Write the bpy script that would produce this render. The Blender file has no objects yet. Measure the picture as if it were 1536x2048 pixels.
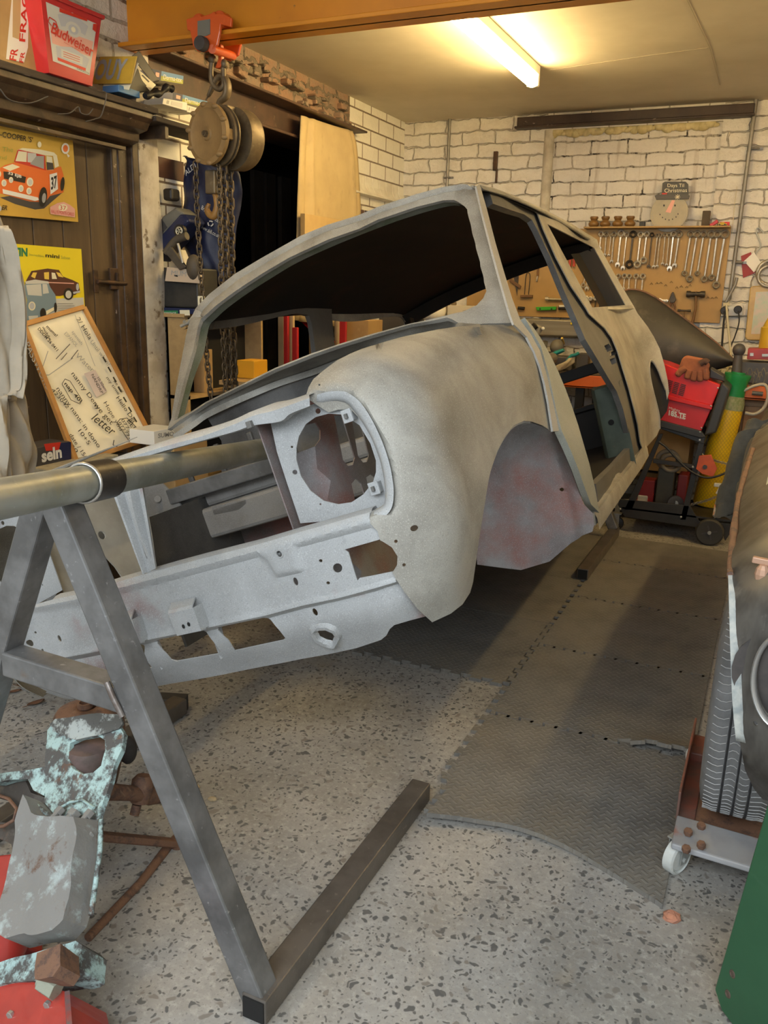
import bpy, math, random
import numpy as np
from mathutils import Vector, Matrix
from mathutils.geometry import delaunay_2d_cdt
random.seed(7)
SC = bpy.context.scene
COL = SC.collection
# ------------------------------------------------------------------ camera
CH = 1.30                      # lens height above the floor
FPX = 1685.0; CX, CY = 768.0, 1024.0
def _nrm(v): return v / np.linalg.norm(v)
_dY = _nrm(np.array([1570. - CX, 604. - CY, FPX]))       # into the garage
_dX = -_nrm(np.array([-3053. - CX, 487. - CY, FPX]))     # along the back wall
_dX = _nrm(_dX - _dY * (_dX @ _dY)); _dZ = np.cross(_dX, _dY)
RW = np.stack([_dX, _dY, _dZ], 1)                         # world -> camera axes
CAM = np.array([0., 0., CH])
cd = bpy.data.cameras.new('camera'); cam = bpy.data.objects.new('camera', cd); COL.objects.link(cam)
cd.sensor_fit = 'VERTICAL'; cd.sensor_height = 36; cd.lens = FPX / 2048 * 36; cd.clip_start = 0.02
_r, _u, _b = RW[0], -RW[1], -RW[2]
cam.matrix_world = Matrix(((_r[0], _u[0], _b[0], 0), (_r[1], _u[1], _b[1], 0), (_r[2], _u[2], _b[2], CH), (0, 0, 0, 1)))
SC.camera = cam
# ------------------------------------------------------------------ light
SC.view_settings.view_transform = 'Standard'; SC.view_settings.look = 'None'
SC.view_settings.gamma = 1; SC.view_settings.use_curve_mapping = False
SC.view_settings.exposure = 0.55
w = bpy.data.worlds.new('overcast_sky'); SC.world = w; w.use_nodes = True
w.node_tree.nodes['Background'].inputs[0].default_value = (0.80, 0.90, 1.0, 1)
w.node_tree.nodes['Background'].inputs[1].default_value = 0.42
def area(name, loc, target, sx, sy, power, col):
    l = bpy.data.lights.new(name, 'AREA'); l.shape = 'RECTANGLE'; l.size = sx; l.size_y = sy; l.energy = power; l.color = col
    o = bpy.data.objects.new(name, l); COL.objects.link(o); o.location = loc
    o.rotation_euler = (Vector(target) - Vector(loc)).to_track_quat('-Z', 'Y').to_euler(); return o
# daylight that falls through the open garage doorway behind the camera
area('doorway_daylight', (-0.2, -0.80, 2.3), (-0.4, 1.2, 0.1), 3.4, 1.5, 100, (0.88, 0.95, 1.0))
LAMP_STRENGTH = 60.0; LAMP_COL = (1.0, 0.72, 0.31)
# ------------------------------------------------------------------ pixel rays onto real planes
def wray(px, py): return RW.T @ np.array([px - CX, py - CY, FPX])
def at(px, py, **k):
    d = wray(px, py); a = list(k)[0]; i = 'XYZ'.index(a)
    return CAM + d * ((k[a] - CAM[i]) / d[i])
def proj(P):
    q = (RW @ (np.asarray(P, float) - CAM).T).T
    return q[..., :2] / q[..., 2:] * FPX + np.array([CX, CY])
# ------------------------------------------------------------------ objects
WL = {}
def tag(o, label, cat, group=None, kind=None):
    o['label'] = label; o['category'] = cat
    if group: o['group'] = group
    if kind: o['kind'] = kind
    return o
def thing(name, label, cat, loc, group=None):
    o = bpy.data.objects.new(name, None); COL.objects.link(o); o.empty_display_size = .05
    o.location = tuple(float(c) for c in loc); WL[o.name] = np.array(loc, float)
    return tag(o, label, cat, group)
def copy_tree(o, parent=None):
    c = o.copy(); COL.objects.link(c); c.parent = parent
    WL[c.name] = WL[o.name].copy()
    for ch in list(o.children): copy_tree(ch, c)
    return c
def frame(d, up=(0, 0, 1)):
    d = _nrm(np.array(d, float)); up = np.array(up, float)
    if abs(d @ _nrm(up)) > .98: up = np.array([1., 0, 0]) if abs(d[0]) < .9 else np.array([0, 1., 0])
    s = _nrm(np.cross(up, d)); u = np.cross(d, s)
    return s, u, d
def rotm(ax, deg):
    return np.array(Matrix.Rotation(math.radians(deg), 3, ax))
def catmull(P, n=8, closed=False):
    P = [np.array(p, float) for p in P]; out = []; m = len(P)
    rng = range(m) if closed else range(m - 1)
    for i in rng:
        p0 = P[(i - 1) % m] if closed or i > 0 else 2 * P[0] - P[1]
        p1 = P[i]; p2 = P[(i + 1) % m]
        p3 = P[(i + 2) % m] if closed or i + 2 < m else 2 * P[-1] - P[-2]
        for k in range(n):
            t = k / n
            out.append(.5 * (2 * p1 + (p2 - p0) * t + (2 * p0 - 5 * p1 + 4 * p2 - p3) * t * t + (3 * p1 - p0 - 3 * p2 + p3) * t ** 3))
    if not closed: out.append(P[-1])
    return out
class MB:
    def __init__(s): s.v = []; s.f = []; s.fm = []; s.cur = 0
    def add(s, verts, faces):
        b = len(s.v); s.v += [np.array(p, float) for p in verts]
        for f in faces: s.f.append(tuple(b + i for i in f)); s.fm.append(s.cur)
        return s
    def mi(s, i): s.cur = i; return s
    def box(s, c, size, R=None):
        c = np.array(c, float); h = np.array(size, float) / 2
        P = [np.array([x, y, z]) * h for x in (-1, 1) for y in (-1, 1) for z in (-1, 1)]
        if R is not None: P = [R @ p for p in P]
        return s.add([c + p for p in P], [(0, 1, 3, 2), (4, 6, 7, 5), (0, 4, 5, 1), (2, 3, 7, 6), (0, 2, 6, 4), (1, 5, 7, 3)])
    def hexa(s, P):   # 8 points: bottom ring then top ring
        return s.add(P, [(3, 2, 1, 0), (4, 5, 6, 7), (0, 1, 5, 4), (1, 2, 6, 5), (2, 3, 7, 6), (3, 0, 4, 7)])
    def cyl(s, p0, p1, r0, r1=None, n=16, cap=True):
        return s.tube([p0, p1], [r0, r0 if r1 is None else r1], n, cap=cap)
    def tube(s, pts, r, n=8, closed=False, cap=True, sq=1.0):
        P = [np.array(p, float) for p in pts]; m = len(P)
        rr = r if hasattr(r, '__len__') else [r] * m
        V = []; su = None
        for i in range(m):
            a = P[(i - 1) % m] if closed or i > 0 else P[i]; b = P[(i + 1) % m] if closed or i < m - 1 else P[i]
            d = b - a; d = d / (np.linalg.norm(d) + 1e-12)
            if su is None: S, U, _ = frame(d)
            else:
                S = su - d * (su @ d); S = S / (np.linalg.norm(S) + 1e-12); U = np.cross(d, S)
            su = S
            V += [P[i] + rr[i] * (math.cos(t) * S + sq * math.sin(t) * U) for t in [2 * math.pi * k / n for k in range(n)]]
        F = []
        for i in range(m if closed else m - 1):
            j = (i + 1) % m
            for k in range(n):
                l = (k + 1) % n; F.append((i * n + k, i * n + l, j * n + l, j * n + k))
        if cap and not closed: F += [tuple(reversed(range(n))), tuple(range((m - 1) * n, m * n))]
        return s.add(V, F)
    def bar(s, p0, p1, w, h, up=(0, 0, 1)):   # square-section bar
        S, U, d = frame(np.array(p1, float) - np.array(p0, float), up)
        c = [(-w / 2, -h / 2), (w / 2, -h / 2), (w / 2, h / 2), (-w / 2, h / 2)]
        return s.hexa([np.array(p0) + S * a + U * b for a, b in c] + [np.array(p1) + S * a + U * b for a, b in c])
    def lathe(s, prof, o, axis=(0, 0, 1), n=24, a0=0, a1=360, sy=1.0):
        S, U, d = frame(axis); o = np.array(o, float); full = abs(a1 - a0) >= 359.9
        k = n if full else n + 1; V = []; F = []
        for (r, h) in prof:
            for i in range(k):
                t = math.radians(a0 + (a1 - a0) * i / n); V.append(o + d * h + r * (math.cos(t) * S + sy * math.sin(t) * U))
        for a in range(len(prof) - 1):
            for i in range(n):
                j = (i + 1) % k; F.append((a * k + i, a * k + j, (a + 1) * k + j, (a + 1) * k + i))
        if full:
            if prof[0][0] > 1e-6: F.append(tuple(reversed(range(k))))
            if prof[-1][0] > 1e-6: F.append(tuple(range((len(prof) - 1) * k, len(prof) * k)))
        return s.add(V, F)
    def prism(s, poly, d):
        P = [np.array(p, float) for p in poly]; d = np.array(d, float); n = len(P)
        return s.add(P + [p + d for p in P], [tuple(reversed(range(n))), tuple(range(n, 2 * n))] + [(i, (i + 1) % n, n + (i + 1) % n, n + i) for i in range(n)])
    def grid(s, rows, closed=False):
        m = len(rows[0]); V = [p for r in rows for p in r]; F = []
        for i in range(len(rows) - 1):
            for j in range(m if closed else m - 1):
                k = (j + 1) % m; F.append((i * m + j, i * m + k, (i + 1) * m + k, (i + 1) * m + j))
        return s.add(V, F)
    def ball(s, c, r, n=14, m=8):
        r = np.array(r if hasattr(r, '__len__') else (r, r, r), float); c = np.array(c, float)
        rows = [[c + r * np.array([math.sin(a) * math.cos(b), math.sin(a) * math.sin(b), -math.cos(a)]) for b in [2 * math.pi * k / n for k in range(n)]] for a in [math.pi * max(.001, min(.999, i / m)) for i in range(m + 1)]]
        return s.grid(rows, True)
    def torus(s, c, axis, R, r, n=20, m=8):
        S, U, d = frame(axis); c = np.array(c, float)
        return s.tube([c + R * (math.cos(t) * S + math.sin(t) * U) for t in [2 * math.pi * k / n for k in range(n)]], r, m, closed=True)
    def tf(s, M=None, t=(0, 0, 0)):
        t = np.array(t, float); s.v = [(M @ p if M is not None else p) + t for p in s.v]; return s
    def build(s, name, mat, parent=None, smooth=None, bevel=0, seg=2, thick=0, label=None, weld=False):
        V = np.array(s.v)
        if parent is not None: o0 = WL[parent.name]
        else:
            lo, hi = V.min(0), V.max(0); o0 = np.array([(lo[0] + hi[0]) / 2, (lo[1] + hi[1]) / 2, lo[2]])
        me = bpy.data.meshes.new(name); me.from_pydata([tuple(p) for p in (V - o0)], [], s.f)
        mats = mat if isinstance(mat, (list, tuple)) else [mat]
        for m in mats: me.materials.append(m)
        if len(mats) > 1: me.polygons.foreach_set('material_index', s.fm)
        if smooth:
            me.polygons.foreach_set('use_smooth', [True] * len(me.polygons)); me.set_sharp_from_angle(angle=math.radians(smooth))
        me.update()
        o = bpy.data.objects.new(name, me); COL.objects.link(o)
        if parent is not None: o.parent = parent
        else: o.location = tuple(o0)
        WL[o.name] = o0
        if thick:
            md = o.modifiers.new('thickness', 'SOLIDIFY'); md.thickness = thick; md.offset = -1
        if bevel:
            md = o.modifiers.new('rounding', 'BEVEL'); md.width = bevel; md.segments = seg; md.limit_method = 'ANGLE'; md.angle_limit = math.radians(40)
        if label: o['label'] = label
        return o
def struct(o): o['kind'] = 'structure'; return o
# ------------------------------------------------------------------ materials
def _ramp(nt, fac, a, b, lo, hi):
    r = nt.nodes.new('ShaderNodeMapRange'); r.inputs[1].default_value = lo; r.inputs[2].default_value = hi; r.clamp = True
    nt.links.new(fac, r.inputs[0])
    m = nt.nodes.new('ShaderNodeMix'); m.data_type = 'RGBA'; nt.links.new(r.outputs[0], m.inputs[0])
    for s, c in ((m.inputs[6], a), (m.inputs[7], b)):
        if isinstance(c, tuple): s.default_value = (*c, 1)
        else: nt.links.new(c, s)
    return m.outputs[2]
def _coord(nt, kind='Object', scale=None, perm=None):
    t = nt.nodes.new('ShaderNodeTexCoord'); out = t.outputs[kind]
    if perm:
        s = nt.nodes.new('ShaderNodeSeparateXYZ'); nt.links.new(out, s.inputs[0])
        c = nt.nodes.new('ShaderNodeCombineXYZ')
        for i, k in enumerate(perm):
            if k in 'xyz': nt.links.new(s.outputs['xyz'.index(k)], c.inputs[i])
        out = c.outputs[0]
    if scale is not None:
        m = nt.nodes.new('ShaderNodeVectorMath'); m.operation = 'MULTIPLY'; m.inputs[1].default_value = scale if isinstance(scale, tuple) else (scale,) * 3
        nt.links.new(out, m.inputs[0]); out = m.outputs[0]
    return out
def _noise(nt, vec, scale, detail=4, rough=.6, dist=0):
    n = nt.nodes.new('ShaderNodeTexNoise'); n.inputs['Scale'].default_value = scale; n.inputs['Detail'].default_value = detail
    n.inputs['Roughness'].default_value = rough; n.inputs['Distortion'].default_value = dist
    nt.links.new(vec, n.inputs['Vector']); return n.outputs['Fac']
def _base(name, rough=.6, metal=0):
    m = bpy.data.materials.new(name); m.use_nodes = True; nt = m.node_tree; b = nt.nodes['Principled BSDF']
    b.inputs['Roughness'].default_value = rough; b.inputs['Metallic'].default_value = metal
    return m, nt, b
def _bump(nt, b, h, strength, dist=.01):
    n = nt.nodes.new('ShaderNodeBump'); n.inputs['Strength'].default_value = strength; n.inputs['Distance'].default_value = dist
    nt.links.new(h, n.inputs['Height']); nt.links.new(n.outputs[0], b.inputs['Normal'])
def mat(name, c1, c2=None, scale=8, lo=.4, hi=.62, rough=.6, metal=0, layers=(), bump=None, stretch=None, emit=None, coat=0, alpha=1, rough2=None, trans=0):
    """layers: (colour, noise scale, lo, hi[, stretch]) put on top of the base mottle"""
    m, nt, b = _base(name, rough, metal)
    vec = _coord(nt, 'Object', stretch)
    col = None
    if c2 is not None: col = _ramp(nt, _noise(nt, vec, scale), c1, c2, lo, hi)
    for L in layers:
        v = _coord(nt, 'Object', L[4]) if len(L) > 4 else vec
        col = _ramp(nt, _noise(nt, v, L[1], 6, .62), col if col is not None else c1, L[0], L[2], L[3])
    if col is None: b.inputs['Base Color'].default_value = (*c1, 1)
    else: nt.links.new(col, b.inputs['Base Color'])
    if bump: _bump(nt, b, _noise(nt, vec, bump[0], 3), bump[1], .004)
    if emit: b.inputs['Emission Color'].default_value = (*emit[0], 1); b.inputs['Emission Strength'].default_value = emit[1]
    if coat: b.inputs['Coat Weight'].default_value = coat
    if trans: b.inputs['Transmission Weight'].default_value = trans
    if rough2: nt.links.new(_ramp(nt, _noise(nt, vec, scale * 2), (rough,) * 3, (rough2,) * 3, .4, .65), b.inputs['Roughness'])
    return m
# ------------------------------------------------------------------ lettering
def glyphs(mb, s, o, xd, yd, size, depth=.0006, shear=0, align='LEFT', bold=0, stretch=1.0):
    """letter shapes as thin real geometry at origin o, reading along xd, standing along yd"""
    cu = bpy.data.curves.new('lettering', 'FONT'); cu.body = s; cu.size = 1; cu.shear = shear; cu.align_x = align; cu.extrude = 0; cu.offset = bold; cu.resolution_u = 3
    ob = bpy.data.objects.new('lettering', cu); COL.objects.link(ob)
    dg = bpy.context.evaluated_depsgraph_get(); me = bpy.data.meshes.new_from_object(ob.evaluated_get(dg))
    xd = np.array(xd, float); yd = np.array(yd, float); o = np.array(o, float); nd = np.cross(xd, yd)
    V = [o + (xd * v.co.x * stretch + yd * v.co.y) * size + nd * depth for v in me.vertices]
    mb.add(V, [tuple(p.vertices) for p in me.polygons])
    bpy.data.objects.remove(ob); bpy.data.curves.remove(cu); bpy.data.meshes.remove(me); return mb
# ------------------------------------------------------------------ sheet panels from an outline
def inside(P, poly):
    x, y = P[:, 0], P[:, 1]; r = np.zeros(len(P), bool); q = np.array(poly, float)
    for i in range(len(q)):
        (x1, y1), (x2, y2) = q[i], q[i - 1]
        c = ((y1 > y) != (y2 > y)); t = (x2 - x1) * (y - y1) / ((y2 - y1) if y2 != y1 else 1e-9) + x1
        r ^= c & (x < t)
    return r
def pdist(P, poly, closed=True):
    q = np.array(poly, float); d = np.full(len(P), 1e9); n = len(q)
    for i in range(n if closed else n - 1):
        a, b = q[i], q[(i + 1) % n]; ab = b - a; t = np.clip(((P - a) @ ab) / (ab @ ab + 1e-12), 0, 1)
        d = np.minimum(d, np.linalg.norm(P - a - t[:, None] * ab, axis=1))
    return d
def resamp(poly, step):
    out = []; q = [np.array(p, float) for p in poly]
    for i in range(len(q)):
        a, b = q[i], q[(i + 1) % len(q)]; n = max(1, int(round(np.linalg.norm(b - a) / step)))
        out += [a + (b - a) * k / n for k in range(n)]
    return out
def cdt(outline, holes, step, seams=()):
    X = [p for L in seams for a, b in zip(L[:-1], L[1:]) for p in [np.array(a, float) + (np.array(b, float) - np.array(a, float)) * k / max(1, int(np.hypot(b[0] - a[0], b[1] - a[1]) / (step * .5))) for k in range(max(1, int(np.hypot(b[0] - a[0], b[1] - a[1]) / (step * .5))))]]
    X = np.array(X) if X else np.zeros((0, 2))
    loops = [resamp(outline, step)] + [resamp(h, step * .7) for h in holes]
    V = []; E = []
    for L in loops:
        b = len(V); V += L; E += [(b + i, b + (i + 1) % len(L)) for i in range(len(L))]
    q = np.array(outline, float); lo, hi = q.min(0), q.max(0); pts = []
    y = lo[1]; k = 0
    while y < hi[1]:
        pts += [(x, y) for x in np.arange(lo[0] + (k % 2) * step / 2, hi[0], step)]; y += step * .866; k += 1
    pts = np.array(pts); ok = inside(pts, outline)
    for h in holes: ok &= ~inside(pts, h)
    pts = pts[ok]
    if len(pts):
        d = pdist(pts, outline)
        for h in holes: d = np.minimum(d, pdist(pts, h))
        if len(X):
            for x in X: d = np.minimum(d, np.where(np.linalg.norm(pts - x, axis=1) < step * .45, 0, 1e9))
        V += [p for p in pts[d > step * .55]]
    if len(X):
        ok = inside(X, outline); dx = pdist(X, outline)
        for h in holes: ok &= ~inside(X, h); dx = np.minimum(dx, pdist(X, h))
        V += [p for p in X[ok & (dx > step * .2)]]
    r = delaunay_2d_cdt([Vector((float(p[0]), float(p[1]))) for p in V], E, [], 0, 1e-4)
    P = np.array([(p.x, p.y) for p in r[0]]); T = np.array([t for t in r[2] if len(t) == 3])
    c = P[T].mean(1); ok = inside(c, outline)
    for h in holes: ok &= ~inside(c, h)
    return P, T[ok]
def shell(mb, V, T, thick, flip=False):
    """front skin V,T plus back skin and rim"""
    V = np.array(V); fn = np.cross(V[T[:, 1]] - V[T[:, 0]], V[T[:, 2]] - V[T[:, 0]]); N = np.zeros_like(V)
    for k in range(3): np.add.at(N, T[:, k], fn)
    N /= np.linalg.norm(N, axis=1)[:, None] + 1e-12
    B = V - N * thick; n = len(V)
    ed = {}
    for t in T:
        for a, b in ((t[0], t[1]), (t[1], t[2]), (t[2], t[0])): ed[(a, b)] = 1
    F = [tuple(t) for t in T] + [(n + t[2], n + t[1], n + t[0]) for t in T]
    F += [(b, a, n + a, n + b) for (a, b) in ed if (b, a) not in ed]
    if flip: F = [tuple(reversed(f)) for f in F]
    mb.add(list(V) + list(B), F); return mb
# ================================================================== the room
XL, YB, ZC = -2.55, 5.80, 2.44          # left wall, back wall, ceiling
def m_floor():
    m, nt, b = _base('terrazzo_concrete', .62); v = _coord(nt, 'Object'); L = nt.links
    n = nt.nodes.new('ShaderNodeTexNoise'); n.inputs['Scale'].default_value = 26; L.new(v, n.inputs['Vector'])
    mx = nt.nodes.new('ShaderNodeVectorMath'); mx.operation = 'MULTIPLY_ADD'; mx.inputs[1].default_value = (.05,) * 3; L.new(n.outputs['Color'], mx.inputs[0]); L.new(v, mx.inputs[2])
    base = _ramp(nt, _noise(nt, v, 3.2, 6, .7), (.36, .345, .32), (.25, .235, .21), .40, .66)
    base = _ramp(nt, _noise(nt, v, 60, 4, .7), base, (.47, .455, .42), .50, .78)
    base = _ramp(nt, _noise(nt, v, 140, 2, .7), base, (.20, .19, .175), .58, .74)
    for sc, th, keep, c in ((44, .28, .50, (.115, .112, .108)), (78, .30, .48, (.135, .128, .12)), (36, .26, .72, (.22, .20, .175))):
        vo = nt.nodes.new('ShaderNodeTexVoronoi'); vo.inputs['Scale'].default_value = sc; L.new(mx.outputs[0], vo.inputs['Vector'])
        s = nt.nodes.new('ShaderNodeSeparateColor'); L.new(vo.outputs['Color'], s.inputs[0])
        k = nt.nodes.new('ShaderNodeMath'); k.operation = 'GREATER_THAN'; k.inputs[1].default_value = keep; L.new(s.outputs[0], k.inputs[0])
        r = nt.nodes.new('ShaderNodeMapRange'); r.inputs[1].default_value = th + .05; r.inputs[2].default_value = th - .04; L.new(vo.outputs['Distance'], r.inputs[0])
        a = nt.nodes.new('ShaderNodeMath'); a.operation = 'MULTIPLY'; L.new(k.outputs[0], a.inputs[0]); L.new(r.outputs[0], a.inputs[1])
        base = _ramp(nt, a.outputs[0], base, c, 0, 1)
    base = _ramp(nt, _noise(nt, v, 1.1, 5, .65), base, (.11, .105, .098), .60, .86)      # oil stains
    base = _ramp(nt, _noise(nt, v, 2.3, 3, .6), base, (.40, .31, .19), .67, .80)          # rusty dust
    L.new(base, b.inputs['Base Color']); _bump(nt, b, _noise(nt, v, 120, 3), .18, .002); return m
def m_brick(name, perm, c1, c2, mortar, bw, rh, ms, hole=None, dist=.012, rough=.7, bump=.8, cover=(.55, .62), stain=None, off=(0, 0), smooth=.15):
    m, nt, b = _base(name, rough); L = nt.links; v = _coord(nt, 'Object', None, perm)
    n = nt.nodes.new('ShaderNodeTexNoise'); n.inputs['Scale'].default_value = 14; n.inputs['Detail'].default_value = 3; L.new(v, n.inputs['Vector'])
    mx = nt.nodes.new('ShaderNodeVectorMath'); mx.operation = 'MULTIPLY_ADD'; mx.inputs[1].default_value = (dist * 2,) * 3; L.new(n.outputs['Color'], mx.inputs[0]); L.new(v, mx.inputs[2])
    br = nt.nodes.new('ShaderNodeTexBrick'); L.new(mx.outputs[0], br.inputs['Vector'])
    br.inputs['Scale'].default_value = 1; br.inputs['Brick Width'].default_value = bw; br.inputs['Row Height'].default_value = rh
    br.inputs['Mortar Size'].default_value = ms; br.inputs['Mortar Smooth'].default_value = smooth; br.inputs['Color1'].default_value = (1, 1, 1, 1)
    br.inputs['Color2'].default_value = (.8, .8, .8, 1)
    wall = _ramp(nt, _noise(nt, v, 5, 6, .7), c1, c2, *cover)
    mort = mortar
    if hole: mort = _ramp(nt, _noise(nt, v, 11, 4, .7), mortar, hole, .50, .60)
    col = _ramp(nt, br.outputs['Fac'], wall, mort, .2, .8)
    if stain:
        sv = _coord(nt, 'Object', stain[1], perm); col = _ramp(nt, _noise(nt, sv, stain[2], 5, .6), col, stain[0], stain[3], stain[4])
    L.new(col, b.inputs['Base Color'])
    h = nt.nodes.new('ShaderNodeMath'); h.operation = 'MULTIPLY_ADD'; h.inputs[1].default_value = -1.6; L.new(br.outputs['Fac'], h.inputs[0]); L.new(_noise(nt, v, 30, 5, .7), h.inputs[2])
    _bump(nt, b, h.outputs[0], bump, .012); return m
def m_boards(name, axis, c1, c2, width, rough=.6, gap=(.02, .012, .008)):
    m, nt, b = _base(name, rough); L = nt.links; t = _coord(nt, 'Object'); s = nt.nodes.new('ShaderNodeSeparateXYZ'); L.new(t, s.inputs[0])
    st = [6., 6., 6.]; st['xyz'.index('z')] = .6
    col = _ramp(nt, _noise(nt, _coord(nt, 'Object', tuple(st)), 3, 6, .7), c1, c2, .40, .66)
    col = _ramp(nt, _noise(nt, t, 22, 6, .75), col, tuple(min(1, c * 2.4) for c in c1), .66, .74)
    L.new(col, b.inputs['Base Color']); _bump(nt, b, _noise(nt, _coord(nt, 'Object', tuple(st)), 6, 4), .3, .004); return m
MF = m_floor()
M_ceil = mat('ceiling_fibreboard', (.64, .585, .47), (.58, .525, .41), 2.2, layers=(((.42, .36, .26), 3.0, .66, .90),), rough=.75)
M_paintbrick = m_brick('painted_rough_brick', 'xz', (.80, .77, .70), (.66, .62, .54), (.66, .62, .54), .235, .082, .006, (.50, .45, .37), .022, cover=(.46, .68), bump=.9, smooth=.8)
M_infill = m_brick('painted_infill_brick', 'xz', (.80, .765, .69), (.70, .66, .58), (.46, .42, .35), .232, .0815, .005, (.05, .04, .03), .016, cover=(.48, .70), bump=1.0, stain=((.40, .33, .24), (7, .55, 1), 3, .57, .80))
M_leftbrick = m_brick('whitewashed_left_brick', 'yz', (.70, .67, .60), (.55, .51, .44), (.40, .37, .31), .232, .082, .008, (.16, .12, .09), .012, cover=(.45, .68))
M_glazed = m_brick('white_glazed_brick', 'yz', (.82, .80, .73), (.72, .69, .61), (.20, .15, .11), .235, .092, .005, None, .002, rough=.28, bump=.5, cover=(.5, .8), smooth=.05)
M_rubble = m_brick('bare_old_red_brick', 'yz', (.36, .20, .125), (.28, .23, .185), (.20, .165, .125), .16, .07, .010, (.10, .075, .055), .05, bump=1.6, cover=(.36, .66))
M_door = m_boards('old_brown_painted_boards', 'y', (.125, .078, .038), (.085, .053, .027), .12, .55)
M_frame = mat('dark_brown_gloss_paint', (.095, .055, .028), (.05, .03, .017), 14, layers=(((.36, .27, .20), 26, .66, .72),), rough=.45, bump=(40, .2))
M_flake = mat('flaking_white_plaster', (.60, .56, .49), (.42, .37, .30), 9, layers=(((.20, .15, .10), 17, .60, .66),), rough=.8, bump=(22, .8))
M_steelbrown = mat('brown_painted_girder', (.085, .045, .03), (.05, .03, .022), 9, rough=.5, layers=(((.16, .10, .06), 20, .60, .72),))
M_orange = mat('orange_painted_girder', (.62, .235, .012), (.52, .19, .012), 2.5, rough=.42, layers=(((.25, .12, .03), 30, .70, .76),))
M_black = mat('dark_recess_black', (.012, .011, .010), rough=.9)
M_woodrough = mat('dirty_old_timber', (.085, .062, .042), (.045, .033, .024), 7, layers=(((.30, .22, .17), 34, .63, .70),), rough=.8, stretch=(1, .3, 3), bump=(20, .6))
o = MB().box((-.3, 1.7, -.05), (6.2, 9.4, .1)).build('floor', MF); struct(o)
o = MB().box((-.3, 2.75, ZC + .05), (5.2, 6.6, .1)).build('ceiling', M_ceil); struct(o)
# cover strip and crack lines of the ceiling sheets
mb = MB()
for a, b in (((1375, 0), (1420, 95)), ((1420, 95), (1440, 170)), ((1290, 112), (1420, 95)), ((1100, 140), (1290, 112))):
    p, q = at(*a, Z=ZC), at(*b, Z=ZC); mb.bar(p, q, .006, .002)
struct(mb.build('trim_1', mat('crack_filler', (.44, .39, .30), rough=.9)))
# ---- left wall, in pieces round the door and the dark doorway
Y0, Y1, Y2, Y3 = 1.55, 2.98, 3.45, 4.96    # door | white brick | opening | pier
ZD = 2.00
def wbox(x0, x1, y0, y1, z0, z1): return MB().box(((x0 + x1) / 2, (y0 + y1) / 2, (z0 + z1) / 2), (x1 - x0, y1 - y0, z1 - z0))
struct(wbox(XL - .25, XL, -.5, Y0, 0, ZC).build('wall_left', M_leftbrick))
struct(wbox(XL - .25, XL, Y0, Y1 + .13, ZD, ZC).build('wall_left_over_door', M_leftbrick))
struct(wbox(XL - .25, XL - .02, Y1, Y2, 0, 2.12).build('wall_left_glazed', M_glazed))
struct(wbox(XL - .25, XL, Y1 + .13, Y3, 2.24, ZC).build('wall_left_rubble', M_rubble))
struct(wbox(XL - .25, XL, Y3, YB, 0, ZC).build('wall_left_pier', M_glazed))
# ragged broken edge of the old brickwork over the girder
mb = MB()
for i in range(30):
    y = Y1 + .2 + (Y3 - Y1 - .2) * i / 30; h = random.uniform(.02, .055)
    mb.box((XL + random.uniform(.0, .035), y, 2.245 + h / 2 + random.uniform(0, .11)), (.06, random.uniform(.05, .09), h), rotm('X', random.uniform(-12, 12)))
struct(mb.build('wall_left_broken_edge', M_rubble, bevel=.008))
# brown course and quarter-round corbel in the glazed pier
M_browntile = mat('brown_glazed_brick', (.10, .045, .03), (.07, .035, .025), 9, rough=.3)
z0 = at(735, 416, X=XL)[2]
mb = MB()
for k in range(4): mb.box((XL + .002, Y3 + .11 + k * .225, z0 - .06), (.006, .215, .085))
for k in range(2): mb.box((XL - .018, Y1 + .26 + k * .225, z0 - .02), (.006, .215, .085))
struct(mb.build('trim_2', M_browntile, bevel=.004))
mb = MB(); zc = at(720, 388, X=XL)[2]
for k in range(8):
    y = Y3 + .02 + k * .105; pr = [(.0, .12), (.008, .115), (.011, .06), (.03, .02), (.06, .0), (.06, -.005), (0, -.01)]
    mb.prism([np.array([XL - .005 + (.075 - a if False else a), y, zc + h]) for a, h in pr], (0, .10, 0))
struct(mb.build('trim_3', mat('white_glazed_corbel', (.80, .78, .70), (.66, .62, .54), 8, rough=.3), bevel=.004))
# quoin texture of the pier: broken brick ends facing the opening
mb = MB()
for k in range(5):
    mb.box((XL - .10, Y3 - .012 - .02 * (k % 2), 2.36 - k * .092), (.20, .05, .082))
struct(mb.build('wall_left_pier_ends', mat('rough_grey_brick_ends', (.34, .29, .22), (.24, .19, .14), 12, rough=.9, bump=(30, .8)), bevel=.008))
# brown girder over the opening
mb = MB()
mb.box((XL - .12, (Y1 + Y3) / 2 + .1, 2.17), (.20, Y3 - Y1 - .1, .14)).box((XL - .09, (Y1 + Y3) / 2 + .1, 2.105), (.24, Y3 - Y1 - .1, .015)).box((XL - .05, (Y1 + Y3) / 2 + .1, 2.242), (.30, Y3 - Y1 - .1, .012))
struct(mb.build('trim_4', M_steelbrown, bevel=.004))
# dark store room behind the opening
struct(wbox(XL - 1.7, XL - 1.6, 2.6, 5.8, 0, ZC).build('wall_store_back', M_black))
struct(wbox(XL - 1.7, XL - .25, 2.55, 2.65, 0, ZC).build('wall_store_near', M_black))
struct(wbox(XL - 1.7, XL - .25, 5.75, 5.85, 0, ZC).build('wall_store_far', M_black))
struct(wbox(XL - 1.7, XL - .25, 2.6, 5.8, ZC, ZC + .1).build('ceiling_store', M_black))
struct(wbox(XL - 1.7, XL - .25, 2.6, 5.8, -.1, 0).build('floor_store', M_black))
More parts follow.
